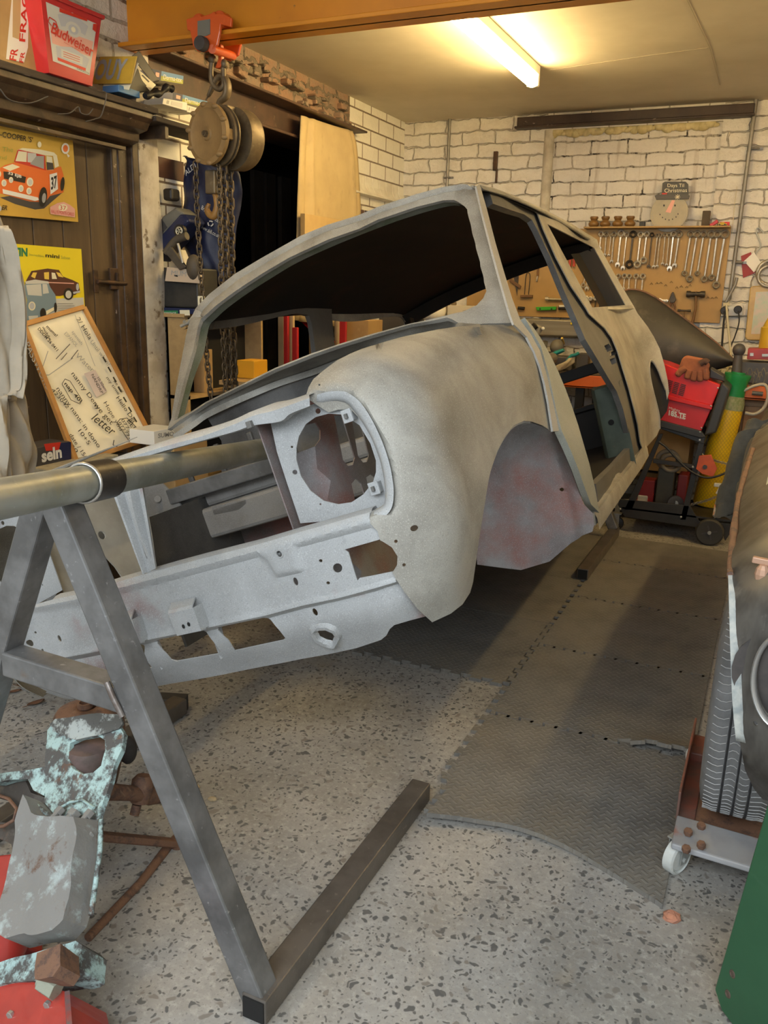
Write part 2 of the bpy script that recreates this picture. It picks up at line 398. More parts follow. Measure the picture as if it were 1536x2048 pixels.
# flaking plaster strip beside the door frame
mb = MB(); prev = None; rows = []
for i in range(17):
    z = .0 + 2.06 * i / 16; a, c = Y1 + .002, Y1 + .135 + random.uniform(-.008, .008)
    rows.append([np.array([XL - .02, a, z]), np.array([XL + .035, a, z]), np.array([XL + .04 + random.uniform(-.004, .004), (a + c) / 2, z]), np.array([XL + .03, c, z]), np.array([XL - .02, c, z])])
struct(mb.grid(rows).build('trim_5', M_flake, smooth=50))
# ---- boarded door and its frame
dr = bpy.data.objects.new('door_1', None); COL.objects.link(dr); dr.location = (XL - .02, (Y0 + Y1) / 2, 0); WL['door_1'] = np.array(dr.location); struct(dr)
mb = MB(); n = 9; wd = (Y1 - .1 - Y0) / n
for k in range(n):
    mb.box((XL - .03, Y0 + wd * (k + .5), ZD / 2 - .03), (.03, wd - .004, ZD - .07))
mb.build('door_boards', M_door, dr, bevel=.003)
mb = MB().box((XL - .015, Y1 - .05, ZD / 2), (.06, .10, ZD)).box((XL + .012, Y1 - .02, ZD / 2), (.05, .04, ZD)).box((XL - .005, Y1 - .115, ZD / 2), (.03, .035, ZD - .05))
mb.build('door_frame', M_frame, dr, bevel=.006)
# iron bolt on the door
M_iron = mat('rusty_dark_iron', (.055, .036, .024), (.11, .06, .035), 18, rough=.55, metal=.5)
bl = MB(); a = at(190, 563, X=XL + .0); c = at(248, 567, X=XL + .0)
bl.cyl(a + [.012, 0, 0], c + [.012, 0, 0], .009).box(a + [.004, 0, 0], (.008, .025, .09)).box((a + c) / 2 + [.004, .02, .015], (.012, .05, .085)).box(c + [.004, -.02, -.01], (.01, .03, .06)).bar((a + c) / 2 + [.012, .03, 0], (a + c) / 2 + [.016, .03, .04], .012, .012)
bl.build('door_bolt', M_iron, dr, bevel=.002)
# ---- back wall round a bricked-in window
xa, xb = at(1092, 300, Y=YB)[0], at(1440, 300, Y=YB)[0]
zl = at(1250, 252, Y=YB)[2]
struct(wbox(-2.9, xa, YB, YB + .25, 0, ZC).build('wall_back', M_paintbrick))
struct(wbox(xb, 2.0, YB, YB + .25, 0, ZC).build('wall_back_beside_pipe', M_paintbrick))
struct(wbox(xa, xb, YB, YB + .25, zl, ZC).build('wall_back_over_window', M_paintbrick))
struct(wbox(xa - .02, xb + .02, YB + .035, YB + .25, 0, zl + .01).build('window_1', M_infill))
mb = MB()   # rounded reveal at the left of the old window
mb.tube([(xa + .01, YB + .02, 0), (xa + .01, YB + .02, zl)], .035, 10)
struct(mb.build('trim_6', mat('painted_reveal', (.60, .56, .47), (.45, .41, .33), 12, rough=.8, bump=(30, .6)), smooth=60))
p, q = at(1036, 243, Y=YB - .03), at(1508, 217, Y=YB - .03)
mb = MB().box(((p[0] + q[0]) / 2, YB - .02, (zl + .01 + ZC) / 2 - .005), (q[0] - p[0], .07, ZC - zl - .045))
mb.box(((p[0] + q[0]) / 2, YB - .03, zl + .015), (q[0] - p[0] + .02, .09, .014))
struct(mb.build('trim_7', mat('flaking_dark_lintel', (.055, .035, .025), (.035, .022, .018), 10, layers=(((.42, .36, .30), 18, .66, .70, (.5, 1, 2)),), rough=.5), bevel=.004))
M_foam = mat('yellowed_expanding_foam', (.66, .58, .33), (.52, .44, .22), 20, rough=.75, bump=(40, .4))
mb = MB(); x = xa + .03
while x < xb - .03:
    r = random.uniform(.014, .028); mb.ball((x, YB + .025, zl - .012 + random.uniform(-.012, .006)), (r * 1.5, r, r * random.uniform(.8, 1.3)), 10, 6); x += r * 1.3
struct(mb.build('trim_8', M_foam, smooth=80))
struct(wbox(1.9, 2.1, -.5, YB, 0, ZC).build('wall_right', mat('right_wall_paint', (.5, .47, .40), rough=.8)))
# ---- orange girder across the ceiling
YG = 3.0
gz0 = at(250, 92, Y=YG - .07)[2]
mb = MB().box((-.33, YG, (gz0 + ZC) / 2), (4.5, .016, ZC - gz0)).box((-.33, YG, gz0 + .008), (4.5, .14, .016)).box((-.33, YG, ZC - .008), (4.5, .14, .016))
o = mb.build('ceiling_girder', M_orange, bevel=.003); tag(o, 'long orange painted steel girder carrying the chain hoist under the ceiling', 'girder'); 
# ---- fluorescent batten lamps (the second one hangs out of frame to the right; the short third is an added warm fill)
m_tube, nt, b = _base('glowing_tube', .3); b.inputs['Emission Color'].default_value = (*LAMP_COL, 1); b.inputs['Emission Strength'].default_value = LAMP_STRENGTH; b.inputs['Base Color'].default_value = (1, .95, .85, 1)
M_enamel = mat('white_enamel', (.8, .78, .72), rough=.4); M_cream = mat('cream_plastic', (.78, .74, .62), rough=.4)
a, c = at(905, 20, Z=ZC - .07), at(1068, 163, Z=ZC - .07)
for xm, y0, y1, lab in (((a[0] + c[0]) / 2, a[1], c[1], 'lit fluorescent batten lamp above the car roof'), (.75, 3.0, 4.3, 'second fluorescent batten lamp over the parked car, beyond the picture'), (-2.05, 1.35, 1.85, 'short third batten lamp added as warm fill in front of the girder, unseen')):
    lamp = thing('batten_lamp', lab, 'ceiling lamp', (xm, (y0 + y1) / 2, ZC - .10))
    MB().box((xm, (y0 + y1) / 2, ZC - .0225), (.06, y1 - y0, .045)).build('lamp_body', M_enamel, lamp, bevel=.004)
    MB().cyl((xm, y0 + .03, ZC - .075), (xm, y1 - .03, ZC - .075), .030).build('lamp_tube', m_tube, lamp, smooth=50)
    for y in (y0 + .015, y1 - .015): MB().box((xm, y, ZC - .065), (.062, .03, .07)).build('lamp_end_cap', M_cream, lamp, bevel=.006)
# ---- conduit pipes on the back wall
M_pipe = mat('galvanised_conduit', (.30, .29, .27), (.20, .19, .175), 8, rough=.45, metal=.5)
def pipe(name, lab, pts, r, cl):
    t = thing(name, lab, 'pipe', (pts[-1][0], YB, min(p[2] for p in pts)))
    MB().tube(pts, r, 10).build('conduit', M_pipe, t, smooth=60)
    for c in cl: MB().torus(c, (pts[-1] - pts[0]), r * 1.5, r * .55).box(c + np.array([0, r, 0]), (r * 7, .012, r * 1.2)).build('pipe_clip', M_pipe, t, smooth=50)
x = at(1500, 300, Y=YB - .025)[0]; zb = at(1483, 600, Y=YB - .025)[2]
pipe('conduit_pipe', 'long grey steel conduit running down to the double wall socket', [np.array([x, YB - .025, ZC]), np.array([x - .012, YB - .025, zb])], .012, [at(1511, 297, Y=YB - .025), at(1478, 525, Y=YB - .025)])
x = at(897, 300, Y=YB - .02)[0]
pipe('conduit_pipe', 'short grey steel conduit left of the dark lintel, dropping behind the car roof', [np.array([x, YB - .02, ZC]), np.array([x, YB - .02, 1.2])], .010, [at(896, 355, Y=YB - .02)])
# brown cable scar / rusty bracket left of the window
o = MB().box(at(991, 322, Y=YB - .01), (.03, .02, .12)).box(at(993, 352, Y=YB - .008), (.014, .014, .09)).build('wall_bracket', M_iron, bevel=.004)
tag(o, 'small rusty iron bracket on the white wall left of the bricked-in window', 'bracket')
# ================================================================== the stripped car body (tilted on its spit)
def _rot(a, b):
    ca, sa, cb, sb = math.cos(a), math.sin(a), math.cos(b), math.sin(b)
    return np.array([[1, 0, 0], [0, cb, -sb], [0, sb, cb]]) @ np.array([[ca, 0, sa], [0, 1, 0], [-sa, 0, ca]])
CR = _rot(math.radians(-21.4), math.radians(1.2)) @ np.array([[0, 1, 0], [1, 0, 0], [0, 0, 1.]])   # car axes: x rearward, y to the car's left, z up
CT = np.array([-1.0, 2.04, .22])
def c2w(P): return (CR @ np.asarray(P, float).T).T + CT
def cw(x, y, z): return CR @ np.array([x, y, z], float) + CT
def w2c(P): return (CR.T @ (np.asarray(P, float) - CT).T).T
def con(px, py, **k):        # pixel ray met with a plane of the car's own axes
    o = CR.T @ (CAM - CT); d = CR.T @ wray(px, py); a = list(k)[0]; i = 'xyz'.index(a)
    return o + d * ((k[a] - o[i]) / d[i])
def cast(px, g, near=.4, far=5.0, n=260):
    px = np.asarray(px, float); D = np.stack([px[:, 0] - CX, px[:, 1] - CY, np.full(len(px), FPX)], 1) / FPX
    D = D @ RW @ CR; o = CR.T @ (CAM - CT)
    S = np.linspace(near, far, n); G = np.stack([g(o + D * s) for s in S], 1)
    neg = G < 0; hit = neg.any(1); k = np.where(hit, neg.argmax(1), np.abs(G).argmin(1)); k = np.clip(k, 1, n - 1)
    a, b = S[k - 1], S[k]
    for _ in range(28):
        m = (a + b) / 2; f = g(o + D * m[:, None]) < 0; b = np.where(f, m, b); a = np.where(f, a, m)
    s = np.where(hit, (a + b) / 2, S[k]); return o + D * s[:, None]
def capx(V, a=2.15, w_=.42):   # keep the tail of the body short of the bench: slide far points back along their rays
    o = CR.T @ (CAM - CT); xt = np.where(V[:, 0] > a, a + w_ * (1 - np.exp(-(V[:, 0] - a) / w_)), V[:, 0]); return o + (V - o) * ((xt - o[0]) / (V[:, 0] - o[0]))[:, None]
def grad(g, P, e=1e-4):
    return np.stack([g(P + np.eye(3)[k] * e) - g(P - np.eye(3)[k] * e) for k in range(3)], 1) / (2 * e)
def sstep(x, a, b): t = np.clip((x - a) / (b - a + 1e-9), 0, 1); return t * t * (3 - 2 * t)
def carpanel(name, g, outline, holes=(), step=14, thick=.0025, disp=None, m=None, parent=None, mirror=False, smooth=38, label=None, seams=(), cap=False):
    P2, T = cdt(outline, holes, step, seams)
    if hasattr(g, 'by_px'): g = g.by_px(P2)
    V = cast(P2, g)
    if cap: V = capx(V)
    if disp is not None:
        N = grad(g, V); N /= np.linalg.norm(N, axis=1)[:, None]; V = V - N * disp(P2)[:, None]
    # face the lens
    t = T[len(T) // 2]; o = CR.T @ (CAM - CT)
    nn = sum(float(np.cross(V[t[1]] - V[t[0]], V[t[2]] - V[t[0]]) @ (o - V[t[0]])) for t in T[::7])
    if nn < 0: T = T[:, ::-1]
    out = []
    for s in ((1, -1) if mirror else (1,)):
        VV = V * np.array([1, s, 1.]); TT = T if s == 1 else T[:, ::-1]
        mb = MB(); shell(mb, c2w(VV), TT, thick); out.append(mb.build(name, m or M_blast, parent, smooth=smooth, label=label))
    return out
def cbuild(mb, name, m, parent, mirror=False, smooth=None, bevel=0, label=None):
    """a part laid out in the car's axes"""
    V0 = [np.array(p) for p in mb.v]; out = []
    for s in ((1, -1) if mirror else (1,)):
        k = MB(); k.v = [cw(p[0], s * p[1], p[2]) for p in V0]; k.f = [tuple(f) if s == -1 else tuple(reversed(f)) for f in mb.f]; k.fm = list(mb.fm)
        out.append(k.build(name, m, parent, smooth=smooth, bevel=bevel, label=label))
    return out
def m_blast(name, c1, c2, red=.0, extra=()):
    m, nt, b = _base(name, .62, .12); L = nt.links; v = _coord(nt, 'Object')
    col = _ramp(nt, _noise(nt, v, 5.5, 4, .6, .4), c1, c2, .36, .66)
    if red: col = _ramp(nt, _noise(nt, v, 4.2, 4, .6), col, (.26, .10, .08), 1 - red, 1 - red + .22)
    col = _ramp(nt, _noise(nt, v, 26, 5, .7), col, tuple(.68 * c for c in c1), .60, .84)
    col = _ramp(nt, _noise(nt, v, 420, 2, .5), col, tuple(min(1, 1.35 * c) for c in c1), .54, .84)
    col = _ramp(nt, _noise(nt, v, 380, 2, .5), col, tuple(.5 * c for c in c1), .58, .84)
    for e in extra: col = _ramp(nt, _noise(nt, v, e[1], 5, .65), col, e[0], e[2], e[3])
    L.new(col, b.inputs['Base Color']); _bump(nt, b, _noise(nt, v, 320, 2), .10, .001); return m
M_blast = m_blast('blasted_steel', (.38, .365, .325), (.225, .21, .18))
M_blastf = m_blast('blasted_front_steel', (.42, .43, .435), (.33, .335, .335), .43)
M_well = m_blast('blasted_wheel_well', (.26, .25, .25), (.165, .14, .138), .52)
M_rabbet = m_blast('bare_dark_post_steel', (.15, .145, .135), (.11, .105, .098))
M_cardark = mat('shaded_interior_steel', (.016, .012, .009), (.010, .009, .008), 6, layers=(((.030, .014, .009), 5, .58, .72),), rough=.7)  # near-black and faint rust; shade inside the car is put into the colour
M_bay = m_blast('engine_bay_steel', (.28, .27, .255), (.20, .185, .17), .34)
M_bulk = m_blast('dark_bulkhead_steel', (.10, .095, .09), (.05, .047, .045), .30)  # darker steel for bulkhead, ribs and bay side
M_green = mat('old_dark_green_paint', (.085, .105, .075), (.06, .075, .055), 9, rough=.6, layers=(((.10, .10, .08), 60, .62, .72),))
M_pillargreen = m_blast('pillar_with_green_paint', (.27, .28, .25), (.13, .17, .10))
M_pale = m_blast('pale_primer_panel', (.40, .41, .36), (.34, .35, .30))
M_hole = M_black
car = thing('bare_car', 'bare sandblasted small car shell tilted on a rotating steel spit', 'car body', cw(.9, 0, .45))
# ------------------------------------------------------------- outer skin as one implicit rounded solid
def ys(P):      # half width at a height and station
    z = P[:, 2]; x = P[:, 0]
    y = .705 - .10 * sstep(.50 - z, 0, .32) - .015 * sstep(z, .62, .84)
    y = y - .05 * sstep(x, .7, 1.4)
    return y
def wing(P):
    x, y, z = P[:, 0], P[:, 1], P[:, 2]
    xf = -.645 + .07 * sstep(.34 - z, 0, .16) + .02 * sstep(z, .50, .78)
    zt = .812 + .045 * np.clip((x + .55) / .5, 0, 1)
    r = .15
    q = np.stack([np.abs(y) - ys(P), xf - x, z - zt], 1) + r
    return np.linalg.norm(np.maximum(q, 0), axis=1) + np.minimum(q.max(1), 0) - r
# ---- left and right wing
W_top = [(612.7, 793.7), (618.6, 776), (628, 760), (642, 748), (657, 736), (675, 723), (700, 710), (724, 700), (758, 689), (800, 677), (836, 669), (875, 661), (914, 655), (974, 651), (1024, 651)]
W_rear = [(1030, 656), (1050, 676), (1065, 705), (1076, 733), (1085, 766), (1093, 805), (1099, 845), (1100, 862)]
W_arch = [(1083, 851), (1060, 843), (1046, 842), (1026, 851), (1009, 871), (992, 903), (977, 949), (967, 1009), (957, 1072), (947, 1142)]
W_bot = [(944, 1164), (938, 1185), (923, 1208), (900, 1226), (863, 1243)]
W_seam = [(834, 1216), (808, 1182), (793, 1159), (785, 1144.5), (794, 1130), (795, 1112), (784, 1094), (767, 1083), (761, 1080), (756, 1062), (742, 1047), (738, 1027)]
W_rim = [(755, 1020), (765, 1013), (770, 1004), (771, 983), (767, 954), (761, 924), (751, 895), (740, 870), (722, 840), (708, 821), (693, 806), (677, 802.5), (658, 804), (638, 809)]
def wing_disp(P):
    d = pdist(P, W_rim, False); k = .034 * (1 - sstep(d, 0, 30)) * (P[:, 1] < 1032)
    d2 = pdist(P, [(742, 1047), (800, 1062), (838, 1085), (846, 1145), (800, 1162)], False)
    return k
slot = lambda x, y, a, b, ang=0, n=14: [(x + a * math.cos(t) * math.cos(ang) - b * math.sin(t) * math.sin(ang), y + a * math.cos(t) * math.sin(ang) + b * math.sin(t) * math.cos(ang)) for t in [2 * math.pi * k / n for k in range(n)]]
wing_holes = [slot(828, 1056, 8, 6, -.3), slot(792, 1082, 3.4, 3.4), slot(808, 1129, 3.4, 3.4), slot(640, 771, 2.2, 1.8)]
carpanel('front_wing', wing, W_top + W_rear + W_arch + W_bot + W_seam + W_rim + [(634, 806), (617, 798)], wing_holes, 10, disp=wing_disp, m=M_blast, parent=car, mirror=True)
# flat flange turned in round the lamp opening
rim_o = [(635, 789), (658, 783), (685, 782), (701, 788), (720, 803), (736, 825), (751, 852), (767, 888), (779, 925), (785, 954), (788, 983), (785, 1012), (773, 1030), (752, 1041)]
rim_i = [(638, 810), (658, 805), (677, 803), (693, 807), (708, 822), (722, 841), (740, 871), (751, 896), (761, 925), (767, 954), (770, 983), (769, 1004), (763, 1014), (748, 1023)]
ro = np.array(catmull(cast(rim_o, wing), 4)) + np.array([-.0015, 0, 0]); ri = []
for q, p in zip(catmull([np.array(p, float) for p in rim_i], 4), ro): ri.append(con(q[0], q[1], x=p[0] + .012))
mb = MB().grid([ro, [(a * .5 + b * .5) + np.array([-.006, 0, 0]) for a, b in zip(ro, ri)], ri, [p + np.array([.03, -.002, 0]) for p in ri]]); cbuild(mb, 'lamp_flange', M_blastf, car, True, smooth=60)
# arch lip
lipA = W_arch[1:]; lipB = [(1083, 857), (1062, 850), (1043, 850), (1020, 869), (1000, 909), (986, 966), (976, 1018), (966, 1084), (959, 1142)]
va = cast(lipA, wing); mb = MB()
va2 = catmull(va, 5); inn = [p + np.array([.004, -.022, -.004]) for p in va2]
mid = [p + np.array([.012, -.004, -.006]) for p in va2]
mb.grid([va2, mid, inn]); cbuild(mb, 'arch_lip', M_blastf, car, True, smooth=40)
# ---- front panel, left half traced and mirrored about the car's centre line
def front(P):
    x, y, z = P[:, 0], P[:, 1], P[:, 2]
    return wing(P)
def mir(px):    # the mirror image, across the car's centre plane, of traced points
    V = cast(px, front) * np.array([1, -1, 1.]); return [tuple(p) for p in proj(c2w(V))]
seamL = [(738, 1027), (742, 1047), (756, 1062), (760, 1080), (700, 1097), (686, 1101), (694, 1107), (709, 1156), (712, 1163.5), (716, 1158), (785, 1145.5), (792, 1159), (807, 1182), (833, 1216), (862, 1243.5)]
botL = [(821, 1255), (790, 1264), (780, 1272), (772, 1285), (759, 1294), (709, 1310), (652, 1322), (600, 1331), (560, 1339), (500, 1350), (440, 1362)]
topL = [(340, 1136), (400, 1120), (508, 1093), (600, 1066), (640, 1055)]
rt = [(45, 1210), (100, 1202), (155, 1191), (240, 1164)]
rseam = [tuple(p) for p in mir(seamL[3:])]
rbot = mir(botL)
outl = seamL + botL + list(reversed(rbot)) + list(reversed(rseam)) + [tuple(p) for p in mir(seamL[:1])] + [(100, 1202), (155, 1191), (240, 1164)] + topL
ventA = [(427.5, 1256.5), (521, 1237), (532, 1245), (565.5, 1289), (561, 1293.5), (464, 1314), (448, 1289), (426, 1266)]
ventB = [(304, 1283), (354, 1272), (399, 1264), (409, 1279), (435, 1315), (432, 1320), (347, 1334.6), (336, 1331), (305, 1294)]
fog = [(628, 1276), (634, 1271), (647, 1271), (660, 1277), (667, 1286), (662.5, 1297), (647, 1293), (634, 1286.5)]
small = [slot(672, 1138, 9.5, 9.5), slot(638, 1123.5, 3.8, 3.2), slot(653, 1168, 3.8, 3.2), slot(588, 1165, 4.5, 8.5, -.35), slot(621.5, 1230, 4.6, 8, -.5)]
fholes = [ventA, ventB, mir(ventA), fog] + small + [mir(h) for h in small]
recess = [(60, 1222), (150, 1206), (240, 1182), (400, 1139), (515, 1108), (534, 1120), (552, 1151), (600, 1141), (590, 1092), (640, 1077), (742, 1049), (880, 1060), (880, 1140), (832, 1150), (782, 1166), (678, 1195), (600, 1211), (526, 1231), (407, 1256), (304, 1277), (204, 1300), (40, 1330)]
crease = [(40, 1333), (204, 1302), (304, 1278), (407, 1257), (526, 1232), (600, 1212), (678, 1195), (782, 1167), (840, 1150)]
def offs(poly, d):
    q = np.array(poly, float); c = q.mean(0); out = []
    for i in range(len(q)):
        t = q[(i + 1) % len(q)] - q[i - 1]; n = np.array([t[1], -t[0]]) / (np.linalg.norm(t) + 1e-9); out.append(tuple(q[i] - n * d))
    return out + out[:1]
def f_disp(P):
    ins = inside(P, recess); d = pdist(P, recess); a = np.where(ins, 1, -1) * d
    k = .009 * sstep(a, -5, 7)
    yc = np.interp(P[:, 0], [c[0] for c in crease], [c[1] for c in crease]); k = k + .020 * sstep(P[:, 1] - yc, -2, 9)
    k = k - .010 * (1 - sstep(np.abs(pdist(P, fog) - 6), 0, 7)) * (~inside(P, fog))
    top = [(45, 1210), (155, 1191), (240, 1164), (340, 1136), (508, 1093), (640, 1055), (738, 1027)]
    yt = np.interp(P[:, 0], [c[0] for c in top], [c[1] for c in top]); k = k + .008 * (1 - sstep(P[:, 1] - yt, 0, 12))
    return k
carpanel('front_panel', front, outl, fholes, 9, disp=f_disp, m=M_blastf, parent=car, seams=[recess, [(x, y + 10) for x, y in crease], [(x, y - 2) for x, y in crease], [(x, y + 4) for x, y in crease], offs(recess, 7), offs(recess, -6), offs(fog, -4), offs(fog, -8), offs(fog, -13)])
# ledge flange behind the front panel's top edge
mb = MB(); e = cast([(100, 1202), (155, 1191), (240, 1164)] + topL + [(700, 1038), (738, 1027)], front)
e = [p + np.array([.006, 0, -.001]) for p in e]
mb.grid([e, [p + np.array([.014, 0, .007]) for p in e], [p + np.array([.030, 0, .008]) for p in e], [p + np.array([.034, 0, .0]) for p in e]])
cbuild(mb, 'grille_ledge', M_blastf, car, smooth=50)
# ---- headlamp panel set back behind the wing's opening
HLX = -.565
def hl(P): return (HLX + .03 * (P[:, 2] - .63)) - P[:, 0]
hlo = [(541, 838), (585, 824), (638, 804), (690, 792), (735, 835), (768, 900), (786, 985), (776, 1020), (745, 1034), (602, 1046), (574, 962), (555, 903)]
hlh = [(594, 895), (599, 872), (612.7, 848), (632, 834), (658, 827), (688, 829), (720, 850), (742, 887), (753, 921), (753, 944), (747, 964), (728, 988), (704, 1004), (677, 1008), (648, 1001), (622, 981), (603, 952), (594, 919)]
carpanel('headlamp_panel', hl, hlo, [hlh, slot(637, 822, 5.5, 5.5), slot(591, 944, 5, 5), slot(585, 893.5, 2.5, 2.5), slot(642, 1008, 2, 2)], 12, m=M_blastf, parent=car, mirror=True, smooth=30)
for (x, y) in ((694, 832), (748, 977)):
    k_ = con(x, y, x=HLX - .02); tabs = cbuild(MB().box(k_, (.003, .022, .026)).box(k_ + np.array([.012, .010, 0]), (.024, .003, .022)), 'headlamp_tab', M_blastf, car, True, bevel=.002)
    for t_, s in zip(tabs, (1, -1)): MB().box(cw(*(k_ * np.array([1, s, 1]) + np.array([-.003, 0, 0]))), (.010, .006, .010), CR).build('clip_nut', M_rabbet, t_, bevel=.001)
# ---- inner wing (flitch) with lamp aperture and cooling slots
FY = .40
def flitch(P): return P[:, 1] - FY
def stadium(x0, z0, x1, z1, r, n=7):
    a = math.atan2(z1 - z0, x1 - x0); out = []
    for k in range(n): t = a + math.pi / 2 + math.pi * k / (n - 1); out.append((x0 + r * math.cos(t), z0 + r * math.sin(t)))
    for k in range(n): t = a - math.pi / 2 + math.pi * k / (n - 1); out.append((x1 + r * math.cos(t), z1 + r * math.sin(t)))
    return out
def flat(name, pts, holes, fn, m, thick=.003, mirror=True, step=.05, label=None):
    P2, T = cdt(pts, holes, step); V = np.array([fn(p[0], p[1]) for p in P2]); out = []
    for s in ((1, -1) if mirror else (1,)):
        mb = MB(); shell(mb, c2w(V * np.array([1, s, 1.])), T if s == 1 else T[:, ::-1], thick); out.append(mb.build(name, m, car, smooth=30, label=label))
    return out
def pl(pxs, **k): 
    i = [j for j in range(3) if j != 'xyz'.index(list(k)[0])]; return [tuple(con(*p, **k)[i]) for p in pxs]
fl_out = [(-.575, .30), (-.575, .76), (-.30, .775), (.0, .785), (.0, .26), (-.2, .24)]
h1 = pl([(594, 880), (600, 862), (618, 848), (632, 845), (641, 860), (641, 878), (632, 892), (618, 899), (600, 900)], y=FY)
slots_ = [pl([(668, 830), (684, 830), (710, 915), (706, 930), (696, 932), (686, 920)], y=FY), pl([(702, 830), (718, 830), (738, 910), (734, 924), (726, 925), (716, 912)], y=FY),
          pl([(703, 968), (712, 956), (722, 966), (734, 1005), (724, 1025), (712, 1010)], y=FY), pl([(732, 955), (742, 948), (752, 955), (760, 985), (744, 1000)], y=FY)]
flat('inner_wing', fl_out, [h1] + slots_, lambda a, b: (a, FY - .05 * float(sstep(np.array(-.46 - a), 0, .05)), b), M_well, step=.04, mirror=False)
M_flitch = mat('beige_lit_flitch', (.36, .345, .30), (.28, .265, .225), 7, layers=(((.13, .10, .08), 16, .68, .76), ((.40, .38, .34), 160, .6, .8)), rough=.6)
far_out = [(-.55, .30), (-.56, .745), (-.35, .765), (-.16, .775), (-.15, .66), (-.21, .52), (-.25, .40), (-.30, .27)]
hh = [slot(-.36, .62, .012, .012, 0, 10), slot(-.235, .655, .012, .014, 0, 10), slot(-.41, .55, .03, .09, .5, 14)]
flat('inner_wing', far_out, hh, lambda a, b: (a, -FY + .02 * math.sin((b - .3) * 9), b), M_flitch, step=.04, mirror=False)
# ---- bonnet platform (slam panel) bar across the nose
bar_top = [(196, 928), (260, 906), (330, 884), (400, 864), (470, 838), (505, 822), (540, 815), (585, 800), (618, 790)]
bar_low = [(205, 938), (265, 921), (335, 900), (405, 881), (470, 863), (505, 851), (560, 843), (580, 828), (620, 812)]
PX = -.615
ft = catmull([con(*p, x=PX + .012) for p in bar_top], 4); fb = catmull([con(*p, x=PX) for p in bar_low], 4)
fm_ = catmull([con(*p, x=PX - .002) for p in [(198, 933), (262, 914), (332, 892), (402, 873), (470, 848), (505, 832), (545, 822), (585, 808), (619, 796)]], 4)
mb = MB(); mb.grid([[p + np.array([.09, 0, -.002]) for p in ft], [p + np.array([.085, 0, .006]) for p in ft], ft, fm_, fb, [p + np.array([.018, 0, -.002]) for p in fb]])
cbuild(mb, 'bonnet_platform', M_blastf, car, smooth=40)
mb = MB()
for (x, y) in ((196, 931), (500, 849)): mb.box(con(x, y, x=PX - .004), (.012, .012, .014))
cbuild(mb, 'platform_clip', M_rabbet, car, bevel=.001)
# ---- pressed centre stay between platform and front panel
a0, a1 = con(226, 946, x=PX), con(292, 932, x=PX); b0, b1 = con(292, 1146, x=-.63), con(318, 1134, x=-.63)
mb = MB(); rows = []
for k in range(9):
    t = k / 8; l, r = a0 + (b0 - a0) * t, a1 + (b1 - a1) * t; w_ = r - l; f = np.array([-.022, 0, 0]) * (1 - .5 * t)
    rib = math.sin(math.pi * min(1, max(0, (t - .02) / .85))) ** .5 if .02 < t < .87 else 0
    rows.append([l + f, l + f * .9 + w_ * .06, l + w_ * .14, l + w_ * .30, l + w_ * .38 + f * .9 * rib, l + w_ * .55 + f * 1.1 * rib, l + w_ * .64, l + w_ * .84, l + w_ * .90 + f, r + f])
mb.grid(rows); cbuild(mb, 'grille_stay', M_blastf, car, smooth=35)
# ---- tow brackets under the front panel
for pts in ([(336, 1228), (384, 1216), (400, 1262), (354, 1272)], [(236, 1248), (262, 1240), (277, 1288), (240, 1296)]):
    q = [con(*p, x=-.672) for p in pts]; top = [con(pts[0][0] + 6, pts[0][1] - 22, x=-.642), con(pts[1][0] + 6, pts[1][1] - 22, x=-.642)]
    mb = MB(); mb.grid([[top[0], top[1]], [q[0] + np.array([.004, 0, .006]), q[1] + np.array([.004, 0, .006])], [q[0], q[1]], [q[3], q[2]], [q[3] + np.array([.02, 0, -.004]), q[2] + np.array([.02, 0, -.004])]])
    mb.grid([[q[1], q[2]], [q[1] + np.array([.035, -.002, 0]), q[2] + np.array([.035, -.002, 0])]])
    t = cbuild(mb, 'tow_bracket', M_blastf, car)[0]
    md = t.modifiers.new('thickness', 'SOLIDIFY'); md.thickness = .003
    k = MB()
    for (u, v) in ((.42, .66), (.66, .62)):
        p = q[0] * (1 - u) * (1 - v) + q[1] * u * (1 - v) + q[3] * (1 - u) * v + q[2] * u * v; k.ball(p + np.array([-.001, 0, 0]), (.002, .004, .005), 8, 5)
    cbuild(k, 'bracket_hole', M_hole, t)
# bars welded across the vents (turned edges)
for pts in ([(416, 1262), (432, 1258), (460, 1312), (440, 1318)], [(290, 1288), (306, 1284), (342, 1334), (322, 1338)]):
    q = [con(*p, x=-.606) for p in pts]; q[2] = q[2] * .55 + q[3] * .45; mb = MB(); mb.grid([[q[0] + np.array([.02, 0, 0]), q[0] * .5 + q[1] * .5 + np.array([-.008, 0, 0]), q[1] + np.array([.02, 0, 0])], [q[3] + np.array([.012, 0, 0]), q[3] * .5 + q[2] * .5 + np.array([-.008, 0, 0]), q[2] + np.array([.012, 0, 0])]])
    cbuild(mb, 'vent_bar', M_blastf, car, smooth=60)
# bolt boss
c = cast([(560, 1107)], front)[0]
mb = MB().torus(c + np.array([-.002, 0, 0]), (1, 0, 0), .008, .0022, 14, 6); cbuild(mb, 'captive_nut', M_blastf, car, smooth=60)
c = cast([(560, 1107)], front)[0]; mb = MB().cyl(c + np.array([-.0025, 0, 0]), c + np.array([.002, 0, 0]), .006); cbuild(mb, 'nut_hole', M_hole, car)
